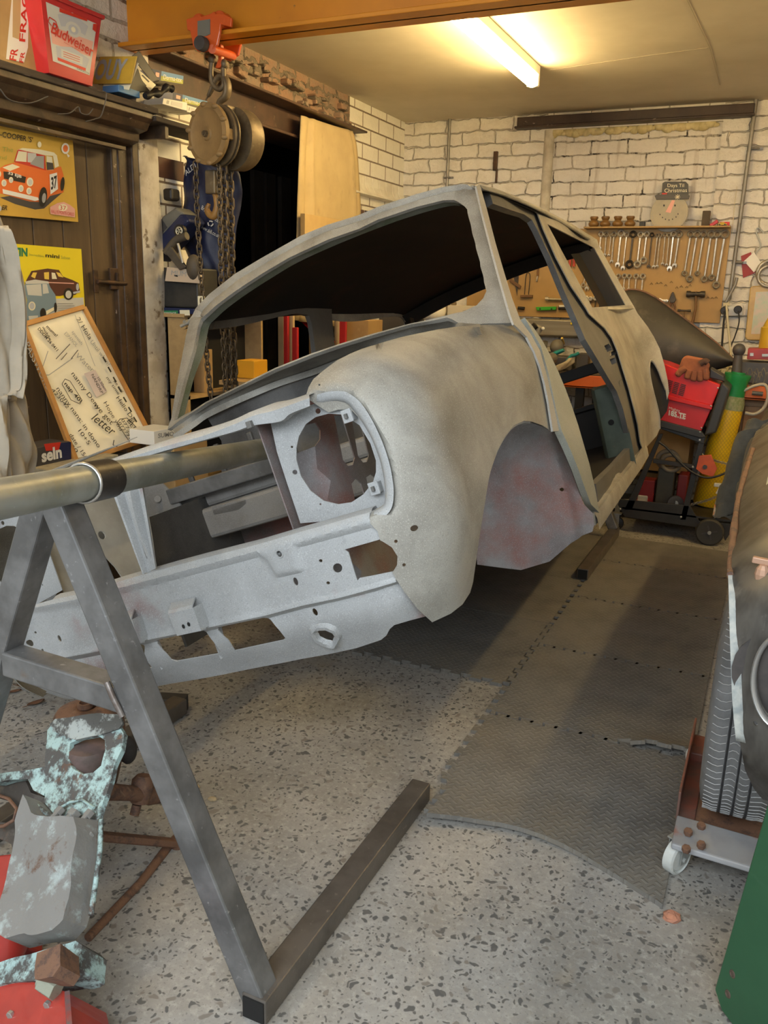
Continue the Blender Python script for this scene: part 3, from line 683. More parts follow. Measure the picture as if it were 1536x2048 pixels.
# ------------------------------------------------------------- windscreen surround, roof, scuttle
def scr(P):
    y = np.abs(P[:, 1]); z = P[:, 2]
    x = .327 + (z - .893) * .705 - .085 * (1 - (y / .60) ** 2)
    return x - P[:, 0]
S_out = [(366, 738), (370, 718), (380, 665), (387, 640), (396, 620), (424, 591), (476, 550), (528, 519), (606, 475), (658, 453), (720, 434), (758, 418), (836, 392), (888, 378), (927, 372), (949, 374),
         (961, 426), (979, 496), (998, 566), (1016, 629), (1024, 651), (974, 652), (914, 656), (850, 667), (780, 683), (700, 708), (640, 736), (578, 768), (513, 792), (415, 840), (350, 872), (338, 866), (353, 806)]
S_in = [(350, 845), (386, 825), (415, 806), (454, 787), (513, 758), (554, 738), (627, 709), (680, 691), (745, 671), (823, 650), (896, 635), (927, 629), (956, 615), (971, 600), (977, 585), (975, 574), (964, 527), (951, 475), (938, 421), (927, 409), (909, 402), (888, 402), (836, 415), (758, 441), (720, 459), (658, 481), (580, 517), (528, 548), (476, 582), (437, 611), (412, 634), (404, 642), (399, 655), (390, 700), (372, 760)]
def s_disp(P):
    rim = pdist(P, S_in); k = .006 * (1 - sstep(rim, 3, 9)) 
    top = S_out[3:16]; d = pdist(P, top, False); return k + .022 * np.exp(-((d - 8.5) / 3.6) ** 2) * (P[:, 1] < 640)
def offl(L, k):
    return [(x + .35 * k, y + .94 * k) for x, y in L]
frame_out = [p for p in S_out[:21]] + [(1020, 652), (974, 653), (945, 655), (918, 651), (896, 640), (823, 652), (745, 674), (680, 694), (627, 712), (554, 741), (513, 761), (454, 790), (415, 809), (386, 829), (350, 858), (342, 862), (353, 806)]
carpanel('windscreen_surround', scr, frame_out, [S_in], 11, thick=.014, disp=s_disp, m=M_blast, parent=car, smooth=50, seams=[offl(S_out[3:17], k) for k in (3, 6, 9, 12, 15)] + [offs(S_in, -4), offs(S_in, -9)])
# A-pillar inner faces (boxed pillars), old green paint still on them
mb = MB(); pa = [(350, 845), (372, 760), (390, 700), (399, 655), (404, 642), (412, 634), (437, 611), (476, 582), (528, 548), (580, 517), (658, 481), (758, 441), (836, 415), (888, 402), (909, 402)]
v = cast(pa, scr); rows = [catmull(v, 4)]
for dx, dy, dz in ((.045, .0, -.012), (.075, .012, -.02)):
    rows.append(catmull([p + np.array([dx, -dy * np.sign(p[1]), dz if p[2] > 1.1 else 0]) for p in v], 4))
mb.grid(rows[:2]); cbuild(mb, 'pillar_reveal', M_pillargreen, car, smooth=50)
mb = MB(); v = cast([(909, 402), (927, 409), (938, 421), (951, 475), (964, 527), (975, 574), (977, 585), (971, 600), (956, 615)], scr)
mb.grid([catmull(v, 4), catmull([p + np.array([.05, -.003, 0]) for p in v], 4)]); cbuild(mb, 'pillar_reveal', M_blast, car, smooth=50)
# scuttle between screen base and bonnet gutter
up = [(345, 858), (386, 829), (415, 808), (454, 788), (513, 760), (554, 740), (627, 711), (680, 693), (745, 673), (823, 652), (896, 637), (918, 643), (940, 648), (962, 652)]
v = cast(up, scr); v[-2:] = v[-2:]
lo_px = [(350, 868), (390, 842), (415, 824), (460, 802), (513, 779), (560, 760), (627, 738), (680, 718), (745, 693), (823, 671), (896, 659), (918, 657), (940, 655), (962, 653)]
lw = np.array([con(*p, z=v[i][2] - .022) for i, p in enumerate(lo_px)])
mid = (v + lw) / 2 + np.array([0, 0, .006])
A_, B_, C_ = catmull(v, 4), catmull(mid, 4), catmull(lw, 4)
mb = MB().grid([A_, B_, C_, [p + np.array([-.012, 0, .0]) for p in C_], [p + np.array([-.012, 0, -.02]) for p in C_]])
cbuild(mb, 'scuttle', M_blast, car, smooth=50)
# roof skin with gutters
def roofz(x, y):
    ye = .595 - .03 * np.clip((x - .64) / 1.8, 0, 1)
    z = 1.268 - .10 * np.clip((x - .9) / 1.5, 0, 1.2) ** 2
    return z + .055 * (1 - np.clip(np.abs(y) / ye, 0, 1) ** 2.2) + .03 * np.sin(np.clip((x - .45) / 2.0, 0, 1) * math.pi)
he = cast(S_out[3:16], scr); he = catmull(he, 3); hy = np.array([p[1] for p in he]); hx = np.array([p[0] for p in he]); hz = np.array([p[2] for p in he])
od = np.argsort(hy); hy, hx, hz = hy[od], hx[od], hz[od]
mb = MB(); rows = []
NY = 33
for i in range(24):
    s = i / 23; row = []
    for j in range(NY):
        u = -1 + 2 * j / (NY - 1); y0 = .597 * u; x0 = np.interp(y0, hy, hx); z0_ = np.interp(y0, hy, hz)
        ye = .597 - .062 * s; x = x0 + (2.60 - .10 * u * u - x0) * s
        zz = z0_ + (1.185 + .05 * (1 - abs(u) ** 2.4) - z0_) * s ** 1.6 + .045 * math.sin(math.pi * min(1, s * 1.05)) * (.35 + .65 * (1 - abs(u) ** 3)) + .012 * min(1, s * 12)
        row.append(np.array([x, ye * u, zz]))
    rows.append(row)
mb.grid(rows)
roof_rows = rows
cbuild(mb, 'roof', M_blast, car, smooth=60)
mb = MB(); mb.grid([[p + np.array([.0, 0, -.016]) for p in r] for r in rows]); cbuild(mb, 'roof_underside_shade', M_cardark, car, smooth=60)  # dark copy of the roof; the shade beneath is in its colour
mb = MB()   # gutter rails
L_ = [r[-1] for r in rows]; L_ = [p + np.array([0, .004, -.006]) for p in L_]
mb.tube(L_, .0075, 8); cbuild(mb, 'roof_gutter', M_blast, car, True, smooth=60)
mb = MB().tube([r + np.array([-.004, 0, -.002]) for r in rows[0]], .006, 8); cbuild(mb, 'header_gutter', M_blast, car, smooth=60)
# rear header under the roof
mb = MB(); R_ = rows[-1]; mb.grid([R_, [p + np.array([.01, 0, -.075]) for p in R_], [p + np.array([-.05, 0, -.08]) for p in R_], [p + np.array([-.10, 0, -.02]) for p in R_]])
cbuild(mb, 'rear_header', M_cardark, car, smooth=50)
# ------------------------------------------------------------- body side: flange, door opening, quarter panel, sill
def side(off=0.0):
    def g(P):
        z = P[:, 2]; x = P[:, 0]
        y = .700 - .05 * sstep(.42 - z, 0, .30) - .021 * sstep(z, .62, .80) - .165 * np.clip(z - .80, 0, .6) - .05 * sstep(x, .7, 1.4) - .055 * sstep(x, 1.7, 2.6)
        return np.abs(P[:, 1]) - (y - off)
    return g
FL = [(949, 374), (956, 371), (969, 415), (987, 486), (1005, 548), (1021, 600), (1037, 642), (1059, 672), (1077, 705), (1092, 762), (1104, 815), (1114, 863), (1102, 864), (1099, 845), (1093, 805), (1085, 766), (1076, 733), (1065, 705), (1050, 676), (1030, 656), (1024, 651), (1016, 629), (998, 566), (979, 496), (961, 426)]
carpanel('pillar_flange', side(-.012), FL, (), 8, thick=.006, m=m_blast('bright_flange_steel', (.46, .45, .42), (.40, .38, .34)), parent=car)
AP = [(1037, 642), (1052, 657), (1073, 688), (1089, 717), (1104, 748), (1118, 781), (1132, 819), (1143, 852), (1157, 900), (1166, 930), (1178, 980), (1186, 1026), (1169, 1009), (1158, 981), (1143, 940), (1126, 900), (1110, 866), (1100, 830), (1085, 755), (1070, 700), (1050, 665)]
carpanel('hinge_panel', side(.012), AP, (), 9, thick=.02, m=M_pale, parent=car)
# B-post and door rabbet (set in from the skin)
RB = [(965, 384), (1010, 396), (1054, 415), (1072, 428), (1085, 459), (1110, 515), (1141, 574), (1172, 621), (1191, 637), (1210, 662), (1226, 697), (1238, 737), (1254, 778), (1263, 812), (1270, 850), (1275, 893), (1265, 912), (1200, 985), (1186, 1024),
      (1178, 968), (1218, 930), (1249, 896), (1251, 884), (1243, 850), (1235, 819), (1223, 786), (1204, 756), (1185, 724), (1160, 684), (1141, 640), (1119, 590), (1091, 521), (1063, 462), (1054, 446), (1038, 435), (1010, 427), (974, 415)]
lock = [[(1199, 696), (1208, 692), (1213, 699), (1214, 704), (1205, 708), (1200, 704)], [(1208, 709), (1222, 704), (1223, 711), (1210, 717)], [(1209, 722), (1220, 718), (1223, 729), (1213, 733)]]
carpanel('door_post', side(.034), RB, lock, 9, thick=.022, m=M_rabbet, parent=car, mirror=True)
# outer quarter panel with side window and rear arch
QP = [(956, 370), (1016, 388), (1079, 416), (1141, 448), (1193, 480), (1197, 493), (1230, 552), (1266, 612), (1274, 627), (1294, 653), (1307, 674), (1319, 698), (1329, 733), (1335, 762), (1338, 786), (1334, 800), (1331, 780), (1322, 756), (1313, 735), (1303, 722), (1298, 724), (1298, 748), (1303, 776), (1311, 807), (1317, 834), (1318, 858), (1312, 872), (1288, 898), (1189, 1051), (1186, 1026), (1265, 925), (1283, 896), (1279, 885), (1274, 850), (1266, 815), (1257, 780), (1245, 741), (1233, 702), (1223, 678), (1208, 657), (1192, 643), (1177, 629), (1171, 618), (1141, 574), (1110, 515), (1085, 459), (1073, 427), (1054, 411), (1016, 394), (965, 380)]
qwin = [(1093, 449), (1187, 496), (1196, 512), (1250, 611), (1183, 616)]
carpanel('quarter_panel', side(0), QP, [qwin], 9, thick=.004, m=M_blast, parent=car, mirror=True, cap=True)
mb = MB(); v = capx(cast([(1180, 622), (1215, 619), (1268, 617)], side(-.003))); v2 = capx(cast([(1182, 615), (1215, 613), (1265, 611)], side(-.003))); mb.grid([v, v2]); cbuild(mb, 'window_flange', M_blast, car, True)
# window reveals, dark rear corner pillar
mb = MB(); v = capx(cast([(1187, 496), (1196, 512), (1250, 611)], side(0))); mb.grid([v, [p + np.array([-.02, -.07, 0]) for p in v], [p + np.array([-.12, -.09, 0]) for p in v]]); cbuild(mb, 'rear_corner_post', M_cardark, car, True, smooth=40)
# arch lip at the rear
v = catmull(capx(cast([(1318, 858), (1317, 834), (1311, 807), (1303, 776), (1298, 748), (1298, 726), (1303, 722), (1313, 735), (1322, 756), (1331, 780)], side(0))), 3)
mb = MB().tube([p + np.array([0, .002, 0]) for p in v], .006, 6); cbuild(mb, 'rear_arch_lip', M_blast, car, True, smooth=60)
carpanel('rear_wheel_well', side(.03), [(1301, 722), (1313, 735), (1322, 756), (1331, 780), (1338, 800), (1334, 822), (1320, 840), (1310, 810), (1303, 778), (1297, 748)], (), 9, m=M_cardark, parent=car, mirror=True, cap=True)
# sill steps
def sweep(px, prof):
    v = cast(px, side(0)); return [[p + np.array(o) for p in v] for o in prof]
sl = [(1187, 1030), (1215, 992), (1250, 948), (1275, 915), (1290, 892)]
mb = MB().grid(sweep(sl, [(0, .004, -.05), (0, .008, -.012), (0, .004, .004), (0, -.012, .010), (0, -.014, .022), (0, -.030, .026), (0, -.032, .040), (0, -.055, .042), (0, -.058, .03)]))
cbuild(mb, 'sill', M_blast, car, True, smooth=25)
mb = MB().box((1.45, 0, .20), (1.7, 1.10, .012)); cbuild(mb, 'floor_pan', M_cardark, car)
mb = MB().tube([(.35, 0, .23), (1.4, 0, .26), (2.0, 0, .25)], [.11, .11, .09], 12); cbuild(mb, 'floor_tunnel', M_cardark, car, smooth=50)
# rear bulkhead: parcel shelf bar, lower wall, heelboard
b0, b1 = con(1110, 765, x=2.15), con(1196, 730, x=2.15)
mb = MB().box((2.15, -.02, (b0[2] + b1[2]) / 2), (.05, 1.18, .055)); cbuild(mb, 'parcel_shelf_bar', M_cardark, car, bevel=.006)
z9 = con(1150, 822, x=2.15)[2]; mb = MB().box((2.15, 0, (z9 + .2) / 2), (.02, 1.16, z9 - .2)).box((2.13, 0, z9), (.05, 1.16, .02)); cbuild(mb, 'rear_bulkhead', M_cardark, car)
HX = 1.62; pz = [con(1172, 786, x=HX), con(1222, 985, x=HX)]
ya = pz[0][1]; mb = MB(); rows = []
for k in range(13):
    u = k / 12; y = ya + (.64 - ya) * u; dx = .10 * (1 - min(1, u / .3)) ** 2
    rows.append([np.array([HX + dx, y - .03, .14]), np.array([HX + dx, y, pz[0][2]]), np.array([HX + .015 + dx, y, pz[0][2] + .006]), np.array([HX + .10 + dx, y, pz[0][2] + .006])])
mb.grid(rows); hb = cbuild(mb, 'heelboard', M_green, car, True, smooth=40)
c_ = con(1222, 845, x=HX - .008); mb = MB().cyl(c_, c_ + np.array([.006, 0, 0]), .012, n=14); cbuild(mb, 'heelboard_hole', M_hole, hb[0])
# ------------------------------------------------------------- wheel well behind the wing, tie plate, underside
def well(P): return -(P[:, 0] - (.455 - .52 * (.68 - P[:, 1]) + .9 * np.maximum(P[:, 2] - .42, 0) * -.28))
WL_o = [(1040, 846), (1062, 846), (1086, 854), (1110, 867), (1126, 900), (1143, 940), (1158, 981), (1169, 1009), (1187, 1027), (1190, 1050), (1186, 1064), (1165, 1072), (1143, 1087), (1100, 1124), (1043, 1141), (1000, 1136), (955, 1130), (950, 1060), (962, 980), (985, 900), (1010, 862)]
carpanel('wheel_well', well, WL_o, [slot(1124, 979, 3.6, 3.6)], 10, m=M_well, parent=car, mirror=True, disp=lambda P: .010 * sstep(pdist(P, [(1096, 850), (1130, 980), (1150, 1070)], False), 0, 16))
# ------------------------------------------------------------- engine bay: bulkhead, crossmember, plate with bolts
C_ = [p for p in C_ if abs(p[1]) < .46]
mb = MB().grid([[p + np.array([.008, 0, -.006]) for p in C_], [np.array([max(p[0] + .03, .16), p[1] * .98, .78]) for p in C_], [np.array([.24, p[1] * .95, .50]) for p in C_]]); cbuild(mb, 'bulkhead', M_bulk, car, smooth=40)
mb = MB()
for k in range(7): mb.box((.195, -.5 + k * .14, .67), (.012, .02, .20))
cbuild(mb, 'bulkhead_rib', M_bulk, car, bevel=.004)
zc = con(470, 1010, x=.16)
mb = MB().box((.17, -.18, zc[2] - .03), (.12, .86, .10)).box((.20, -.18, zc[2] + .05), (.10, .86, .06)); cbuild(mb, 'bay_crossmember', M_bay, car, bevel=.012)
mb = MB().box((.27, -.14, .36), (.01, .92, .30)); cbuild(mb, 'toeboard', m_blast('rusty_toeboard', (.16, .14, .135), (.10, .085, .08), .5), car)
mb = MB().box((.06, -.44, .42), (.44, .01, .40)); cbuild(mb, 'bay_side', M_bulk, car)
mb = MB(); q = [(286, 955), (322, 965), (348, 990), (362, 1012), (374, 1055), (300, 1078), (290, 1010)]
P = [con(*p, x=.115) for p in q]; mb.prism(P, (.006, 0, 0)); pt = cbuild(mb, 'engine_plate', M_bay, car)[0]
mb = MB()
for p in ((315, 998), (316, 1032), (324, 1058), (355, 1020), (364, 1046)): mb.cyl(con(*p, x=.112), con(*p, x=.104), .011, n=12)
cbuild(mb, 'rivet', M_bay, pt, smooth=40)
mb = MB().prism([con(*p, x=.118) for p in ((425, 1012), (494, 996), (497, 1006), (480, 1020), (430, 1030))], (-.008, 0, 0)); cbuild(mb, 'bracket_plate', M_bay, car, bevel=.002)
# ================================================================== spit stands, mats, foreground
def m_mill(name, c1, c2, rust, rough=.42):
    return mat(name, c1, c2, 9, rough=rough, metal=.45, layers=((rust, 13, .66, .80), (tuple(2.0 * c for c in c1), 60, .64, .80)), bump=(60, .12))
M_mill = m_mill('bare_mill_steel', (.235, .232, .23), (.14, .137, .134), (.20, .15, .115))
M_millbrown = m_mill('browned_floor_bar', (.17, .15, .13), (.12, .105, .09), (.20, .15, .11))
M_galv = mat('weathered_galvanised_tube', (.40, .41, .37), (.30, .31, .26), 10, rough=.42, metal=.55, layers=(((.36, .33, .20), 16, .60, .76), ((.52, .53, .50), 70, .62, .76)), stretch=(1, 1, 1))
M_sleeve = mat('dark_steel_sleeve', (.075, .062, .05), (.045, .04, .035), 24, rough=.4, metal=.6, layers=(((.20, .16, .12), 120, .62, .76),))
M_weld = mat('weld_bead', (.20, .16, .14), (.30, .27, .25), 60, rough=.4, metal=.7)
apex = cw(*con(140, 966, x=-.945)); YA = 1.085
foot = np.array([-.715, YA, .03]); apx = at(108, 985, Y=YA)
lfoot = np.array([2 * apx[0] - foot[0], YA, .03])
st = thing('rotisserie_stand', 'front steel A-frame stand with long tube running into the car nose', 'stand', (apx[0], YA, 0))
W_ = .052
def tubebar(a, b, name, par, w=W_, m=None, up=(0, 1, 0)):
    return MB().bar(a, b, w, w, up).build(name, m or M_mill, par, bevel=.004, seg=2)
tubebar(apx + [.012, 0, -.01], foot + [0, 0, -.005], 'leg', st); tubebar(apx + [-.03, .006, -.02], lfoot, 'leg', st)
cl, cr = at(-2, 1322, Y=YA), at(262, 1386, Y=YA)
def on_leg(z, f): return apx + (f - apx) * ((apx[2] - z) / (apx[2] - f[2]))
tubebar(on_leg(.585, lfoot) + [.02, 0, 0], on_leg(.575, foot) + [-.022, 0, 0], 'cross_bar', st, .050)
e0 = np.array([foot[0], YA - .03, .028]); e1 = at(862, 1584, Z=.028); e1[0] = foot[0] + .005
fb_ = MB().bar(e0, e1, .052, .052).build('floor_bar', M_millbrown, st, bevel=.003)
MB().box(e0 + [0, -.001, 0], (.044, .004, .044)).build('bar_mouth', M_black, fb_)
tubebar(lfoot + [0, -.05, -.002], lfoot + [0, .85, -.002], 'floor_bar', st, .052, M_millbrown, (0, 0, 1))
# spit tube
t_in = cw(*con(556, 893, x=.13)); t_a = cw(*con(190, 962, x=-.90)); t_out = t_in + (t_a - t_in) * 1.62
dirt = _nrm(t_out - t_in); tr = .031
MB().tube([t_in, t_out], tr, 24).build('spit_tube', M_galv, st, smooth=50)
s0, s1 = t_in + dirt * np.linalg.norm(cw(*con(192, 960, x=-.86)) - t_in), t_in + dirt * np.linalg.norm(cw(*con(100, 985, x=-.955)) - t_in)
MB().tube([s0, s1], .0365, 28).build('bearing_sleeve', M_sleeve, st, smooth=50)
MB().torus(s1, dirt, .0345, .003, 24, 6).build('sleeve_lip', mat('bright_cut_edge', (.6, .58, .55), rough=.3, metal=.8), st, smooth=60)
MB().tube([apx + np.array([.0, -.022, .022]) + np.array([.004 * k, -.001, .002 * math.sin(k)]) for k in range(7)], [.009, .012, .010, .012, .010, .011, .008], 8).build('weld', M_weld, st, smooth=70)
MB().tube([on_leg(.61, foot) + [-.032, -.028, 0], on_leg(.585, foot) + [-.030, -.03, 0], on_leg(.55, foot) + [-.028, -.028, 0]], .006, 8).build('weld', M_weld, st, smooth=70)
# plates of the spit head bolted into the engine bay
ca, cb = cw(*con(345, 992, x=.13)), cw(*con(592, 915, x=.13))
MB().bar(ca, cb, .05, .05, CR[:, 2]).build('spit_head_bar', M_mill, st, bevel=.004)
# rear stand, mostly behind the car
rx = -.70; ry0 = at(1165, 1165, Z=0)[1]; ry1 = at(1222, 1078, Z=0)[1]
rs = thing('rotisserie_stand', 'rear steel stand with floor bar beneath the far end of the car', 'stand', (-1.1, ry1, 0))
b_ = MB().bar((rx, ry0, .040), (rx, ry1 + .03, .040), .052, .052).build('floor_bar', M_millbrown, rs, bevel=.003)
MB().box((rx, ry0 - .001, .040), (.044, .004, .044)).build('bar_mouth', M_black, b_)
tubebar(np.array([rx, ry1, .06]), np.array([-1.14, ry1, .94]), 'leg', rs); tubebar(np.array([-1.58, ry1, .03]), np.array([-1.14, ry1, .94]), 'leg', rs)
MB().bar((-1.58, ry0, .027), (-1.58, ry1 + .03, .027), .052, .052).build('floor_bar', M_millbrown, rs, bevel=.003)
MB().tube([(-1.14, ry1 + .1, .965), (-1.14, ry1 - .35, .945)], .03, 16).build('spit_tube', M_galv, rs, smooth=50)
# ------------------------------------------------------------- interlocking foam mats
def m_mat():
    m, nt, b = _base('grey_foam_chequer_mat', .78); L = nt.links; v = _coord(nt, 'Object')
    r = nt.nodes.new('ShaderNodeVectorRotate'); r.rotation_type = 'Z_AXIS'; r.inputs['Angle'].default_value = math.radians(38); L.new(v, r.inputs['Vector'])
    sc = nt.nodes.new('ShaderNodeVectorMath'); sc.operation = 'SCALE'; sc.inputs['Scale'].default_value = 46; L.new(r.outputs[0], sc.inputs[0])
    fr = nt.nodes.new('ShaderNodeVectorMath'); fr.operation = 'FRACTION'; L.new(sc.outputs[0], fr.inputs[0])
    sp = nt.nodes.new('ShaderNodeSeparateXYZ'); L.new(fr.outputs[0], sp.inputs[0])
    def prof(o, wd):
        a = nt.nodes.new('ShaderNodeMath'); a.operation = 'SUBTRACT'; a.inputs[1].default_value = .5; L.new(o, a.inputs[0])
        c = nt.nodes.new('ShaderNodeMath'); c.operation = 'ABSOLUTE'; L.new(a.outputs[0], c.inputs[0])
        g = nt.nodes.new('ShaderNodeMapRange'); g.inputs[1].default_value = wd; g.inputs[2].default_value = wd - .10; L.new(c.outputs[0], g.inputs[0]); return g.outputs[0]
    def mul(a, b2):
        k = nt.nodes.new('ShaderNodeMath'); k.operation = 'MULTIPLY'; L.new(a, k.inputs[0]); L.new(b2, k.inputs[1]); return k.outputs[0]
    b1 = mul(prof(sp.outputs[0], .48), prof(sp.outputs[1], .20)); b2 = mul(prof(sp.outputs[1], .48), prof(sp.outputs[0], .20))
    ck = nt.nodes.new('ShaderNodeTexChecker'); ck.inputs['Scale'].default_value = 1; L.new(sc.outputs[0], ck.inputs['Vector'])
    mx = nt.nodes.new('ShaderNodeMix'); L.new(ck.outputs['Fac'], mx.inputs[0]); L.new(b1, mx.inputs[2]); L.new(b2, mx.inputs[3])
    col = _ramp(nt, _noise(nt, v, 6, 5, .65), (.175, .165, .148), (.112, .106, .097), .42, .70)
    col = _ramp(nt, _noise(nt, v, 2.2, 4, .6), col, (.205, .18, .14), .52, .75)
    col = _ramp(nt, mx.outputs[0], col, (.21, .20, .18), .0, 2.2)
    col = _ramp(nt, _noise(nt, v, 190, 2, .6), col, (.40, .38, .34), .71, .76)
    L.new(col, b.inputs['Base Color']); _bump(nt, b, mx.outputs[0], .45, .003); return m
M_mat = m_mat(); M_matedge = mat('foam_mat_cut_edge', (.10, .10, .10), rough=.8)
def edge_pts(a, b, teeth, nrm, per=.076, dep=.019):
    a, b = np.array(a, float), np.array(b, float); n = max(2, int(round(np.linalg.norm(b - a) / per))); d = (b - a) / n; out = []
    if not teeth:
        return [a + (b - a) * k / 12 for k in range(12)]
    nrm = np.array(nrm, float) * dep * (1 if teeth > 0 else -1)
    for k in range(n):
        p = a + d * k; out += [p, p + d * .22, p + d * .17 + nrm, p + d * .72 + nrm, p + d * .67]
    return out
def mat_tile(label, x0, x1, y0, y1, tf, tr_, tb, tl, warp=None, z=0.0):
    P = edge_pts((x0, y0), (x1, y0), tf, (0, -1)) + edge_pts((x1, y0), (x1, y1), tr_, (1, 0)) + edge_pts((x1, y1), (x0, y1), tb, (0, 1)) + edge_pts((x0, y1), (x0, y0), tl, (-1, 0))
    P2, T = cdt([tuple(p) for p in P], [], .045)
    V = np.c_[P2, np.full(len(P2), .012 + z)]
    if warp is not None: V = np.array([warp(p) for p in V])
    a = V[T[0]]; 
    if np.cross(a[1] - a[0], a[2] - a[0])[2] < 0: T = T[:, ::-1]
    mb = MB(); shell(mb, V, T, .012)
    o = mb.build('foam_mat', M_mat, smooth=30); tag(o, label, 'floor mat', 'interlocking foam mats on the floor'); return o
mx0, mx1 = -.685, -.075
def curl(p):
    x, y, z = p; u = (x - mx0) / (mx1 - mx0); k = max(0, 1 - (y - 1.70) / .25)
    dy = .085 * math.sin(math.pi * min(1, max(0, u))) ** 1.0 * k * (1 if u < .95 else .5) + .05 * (1 - u) * k
    lift = .020 * max(0, 1 - abs(u) / .25) * k + .012 * math.sin(math.pi * min(1, max(0, u * 1.3))) * k
    return np.array([x + .030 * max(0, 1 - u / .3) * max(0, min(1, (1.98 - y) / .1)), y + dy, z + lift])
def lift2(p):
    x, y, z = p; k = max(0, 1 - (y - 2.37) / .10) * max(0, min(1, (x + .30) / .1)); return np.array([x, y, z + .030 * k])
ytile = [1.70, 2.362, 2.966, 3.57, 4.17, 4.66]
labs = ['nearest grey foam mat with its free front edge curling off the concrete', 'grey foam mat second from the front with a raised jigsaw seam', 'grey foam mat third from the front beside the car sill', 'grey foam mat fourth from the front, next to the rear floor bar', 'farthest grey foam mat in front of the welder trolley']
for k in range(5):
    mat_tile(labs[k], mx0, mx1, ytile[k], ytile[k + 1] - .004, 0 if k == 0 else -1, 0, 1 if k < 4 else 0, 1 if k not in (1,) else 1, curl if k == 0 else (lift2 if k == 1 else None))
for k, (y0, y1, lab) in enumerate(((2.60, 3.20, 'grey foam mat in shadow directly under the car nose'), (3.204, 3.80, 'grey foam mat under the middle of the car shell'), (3.804, 4.62, 'grey foam mat under the rear of the car beside the row of dark gaps'))):
    mat_tile(lab, -1.30, mx0 - (.006 if k == 0 else .020), y0, y1, 1 if k == 0 else 0, -1 if k == 0 else 0, 0, 0)
o = MB().box((mx0 - .012, 3.93, .0015), (.05, 1.40, .003)).build('gap_shade_strip', M_black); tag(o, 'added black strip that puts shade into the gaps of the mat teeth', 'strip')  # added sheet: its black stands in for shade between the teeth
# scattered bits on the floor
M_leaf = mat('dry_brown_leaf', (.16, .075, .04), (.09, .045, .025), 30, rough=.7)
def leaf(px, py, s, ang, label, dz=0):
    c = at(px, py, Z=.004); rows = []
    for i in range(7):
        u = -1 + 2 * i / 6; wd = .42 * (1 - u * u) ** .7; rows.append([np.array([u * s, v * wd * s, .22 * s * abs(v) + .12 * s * u * u]) for v in (-1, -.4, 0, .4, 1)])
    mb = MB().grid(rows); mb.tube([(-s, 0, .12 * s), (-1.5 * s, .1 * s, .1 * s)], .0012, 5); mb.tf(rotm('Z', ang), c)
    o = mb.build('dry_leaf', M_leaf, smooth=60, thick=.0006); tag(o, label, 'leaf', 'fallen leaves on the concrete')
leaf(52, 1376, .035, 10, 'brown curled leaf on the concrete closest to the stand upright')
leaf(30, 1384, .020, 60, 'small brown leaf at the far left edge of the concrete')
leaf(72, 1408, .028, 70, 'pointed brown leaf standing on edge nearest the rusty subframe')
c = at(1344, 1833, Z=.006)
mb = MB(); mb.ball(c, (.020, .017, .010), 9, 6); mb.v = [p + np.array([random.uniform(-.003, .003), random.uniform(-.003, .003), random.uniform(-.002, .002)]) for p in mb.v]
o = mb.build('brick_fragment', mat('chipped_orange_brick', (.50, .22, .13), (.40, .19, .13), 40, rough=.9)); tag(o, 'small orange fragment of brick on the floor by the front mat corner', 'rubble')
c = at(322, 1412, Z=.025)
o = MB().box(c + np.array([.02, .03, 0]), (.09, .05, .05), rotm('Z', 20)).build('wooden_block', mat('dark_wood_block', (.06, .055, .05), rough=.8), bevel=.003); tag(o, 'dark block lying on the floor behind the A-frame leg', 'block')
for k, (x, y) in enumerate(((425, 1598), (392, 1574))):
    c = at(x, y, Z=.004); mb = MB().ball(c, (.012, .009, .006), 8, 5); mb.v = [p + np.array([random.uniform(-.002, .002)] * 2 + [0]) for p in mb.v]
    o = mb.build('crumb', mat('tan_crumb', (.42, .33, .20), rough=.9)); tag(o, ['pale tan crumb of filler on the concrete right of the tie arm', 'smaller tan crumb of filler beside the stand leg'][k], 'debris')
# ------------------------------------------------------------- rusty front subframe, bottom left
def m_crust(name, paint, under, rust, t1=(.46, .52), t2=(.55, .64), sc=9):
    m, nt, b = _base(name, .65, .1); L = nt.links; v = _coord(nt, 'Object')
    n1 = _noise(nt, v, sc, 8, .72); col = _ramp(nt, n1, paint, under, *t1)
    col = _ramp(nt, _noise(nt, v, sc * .8, 7, .7, .6), col, rust, *t2)
    col = _ramp(nt, _noise(nt, v, sc * 9, 4, .7), col, tuple(.55 * c for c in under), .60, .75)
    L.new(col, b.inputs['Base Color']); _bump(nt, b, n1, .7, .004); return m
M_crust = m_crust('chipped_duck_egg_paint', (.42, .58, .57), (.10, .095, .09), (.17, .085, .05), (.44, .54), (.57, .66), 22)
M_crust2 = m_crust('mottled_grey_subframe', (.24, .23, .215), (.40, .45, .44), (.15, .08, .05), (.54, .66), (.58, .68), 18)
M_rust = m_crust('flaky_rust', (.20, .105, .065), (.11, .065, .05), (.27, .17, .11), (.5, .6), (.60, .7), 26)
M_rubber = mat('perished_rubber', (.045, .04, .038), (.07, .06, .055), 20, rough=.7)
def SY(py): return 1.25 - .37 * (py - 1400) / 560
def sub(px, py, dy=0): return at(px, py, Y=SY(py) + dy)
sf = thing('car_subframe', 'rusty car subframe with flaking pale blue paint on the floor', 'subframe', sub(150, 1960) * [1, 1, 0])
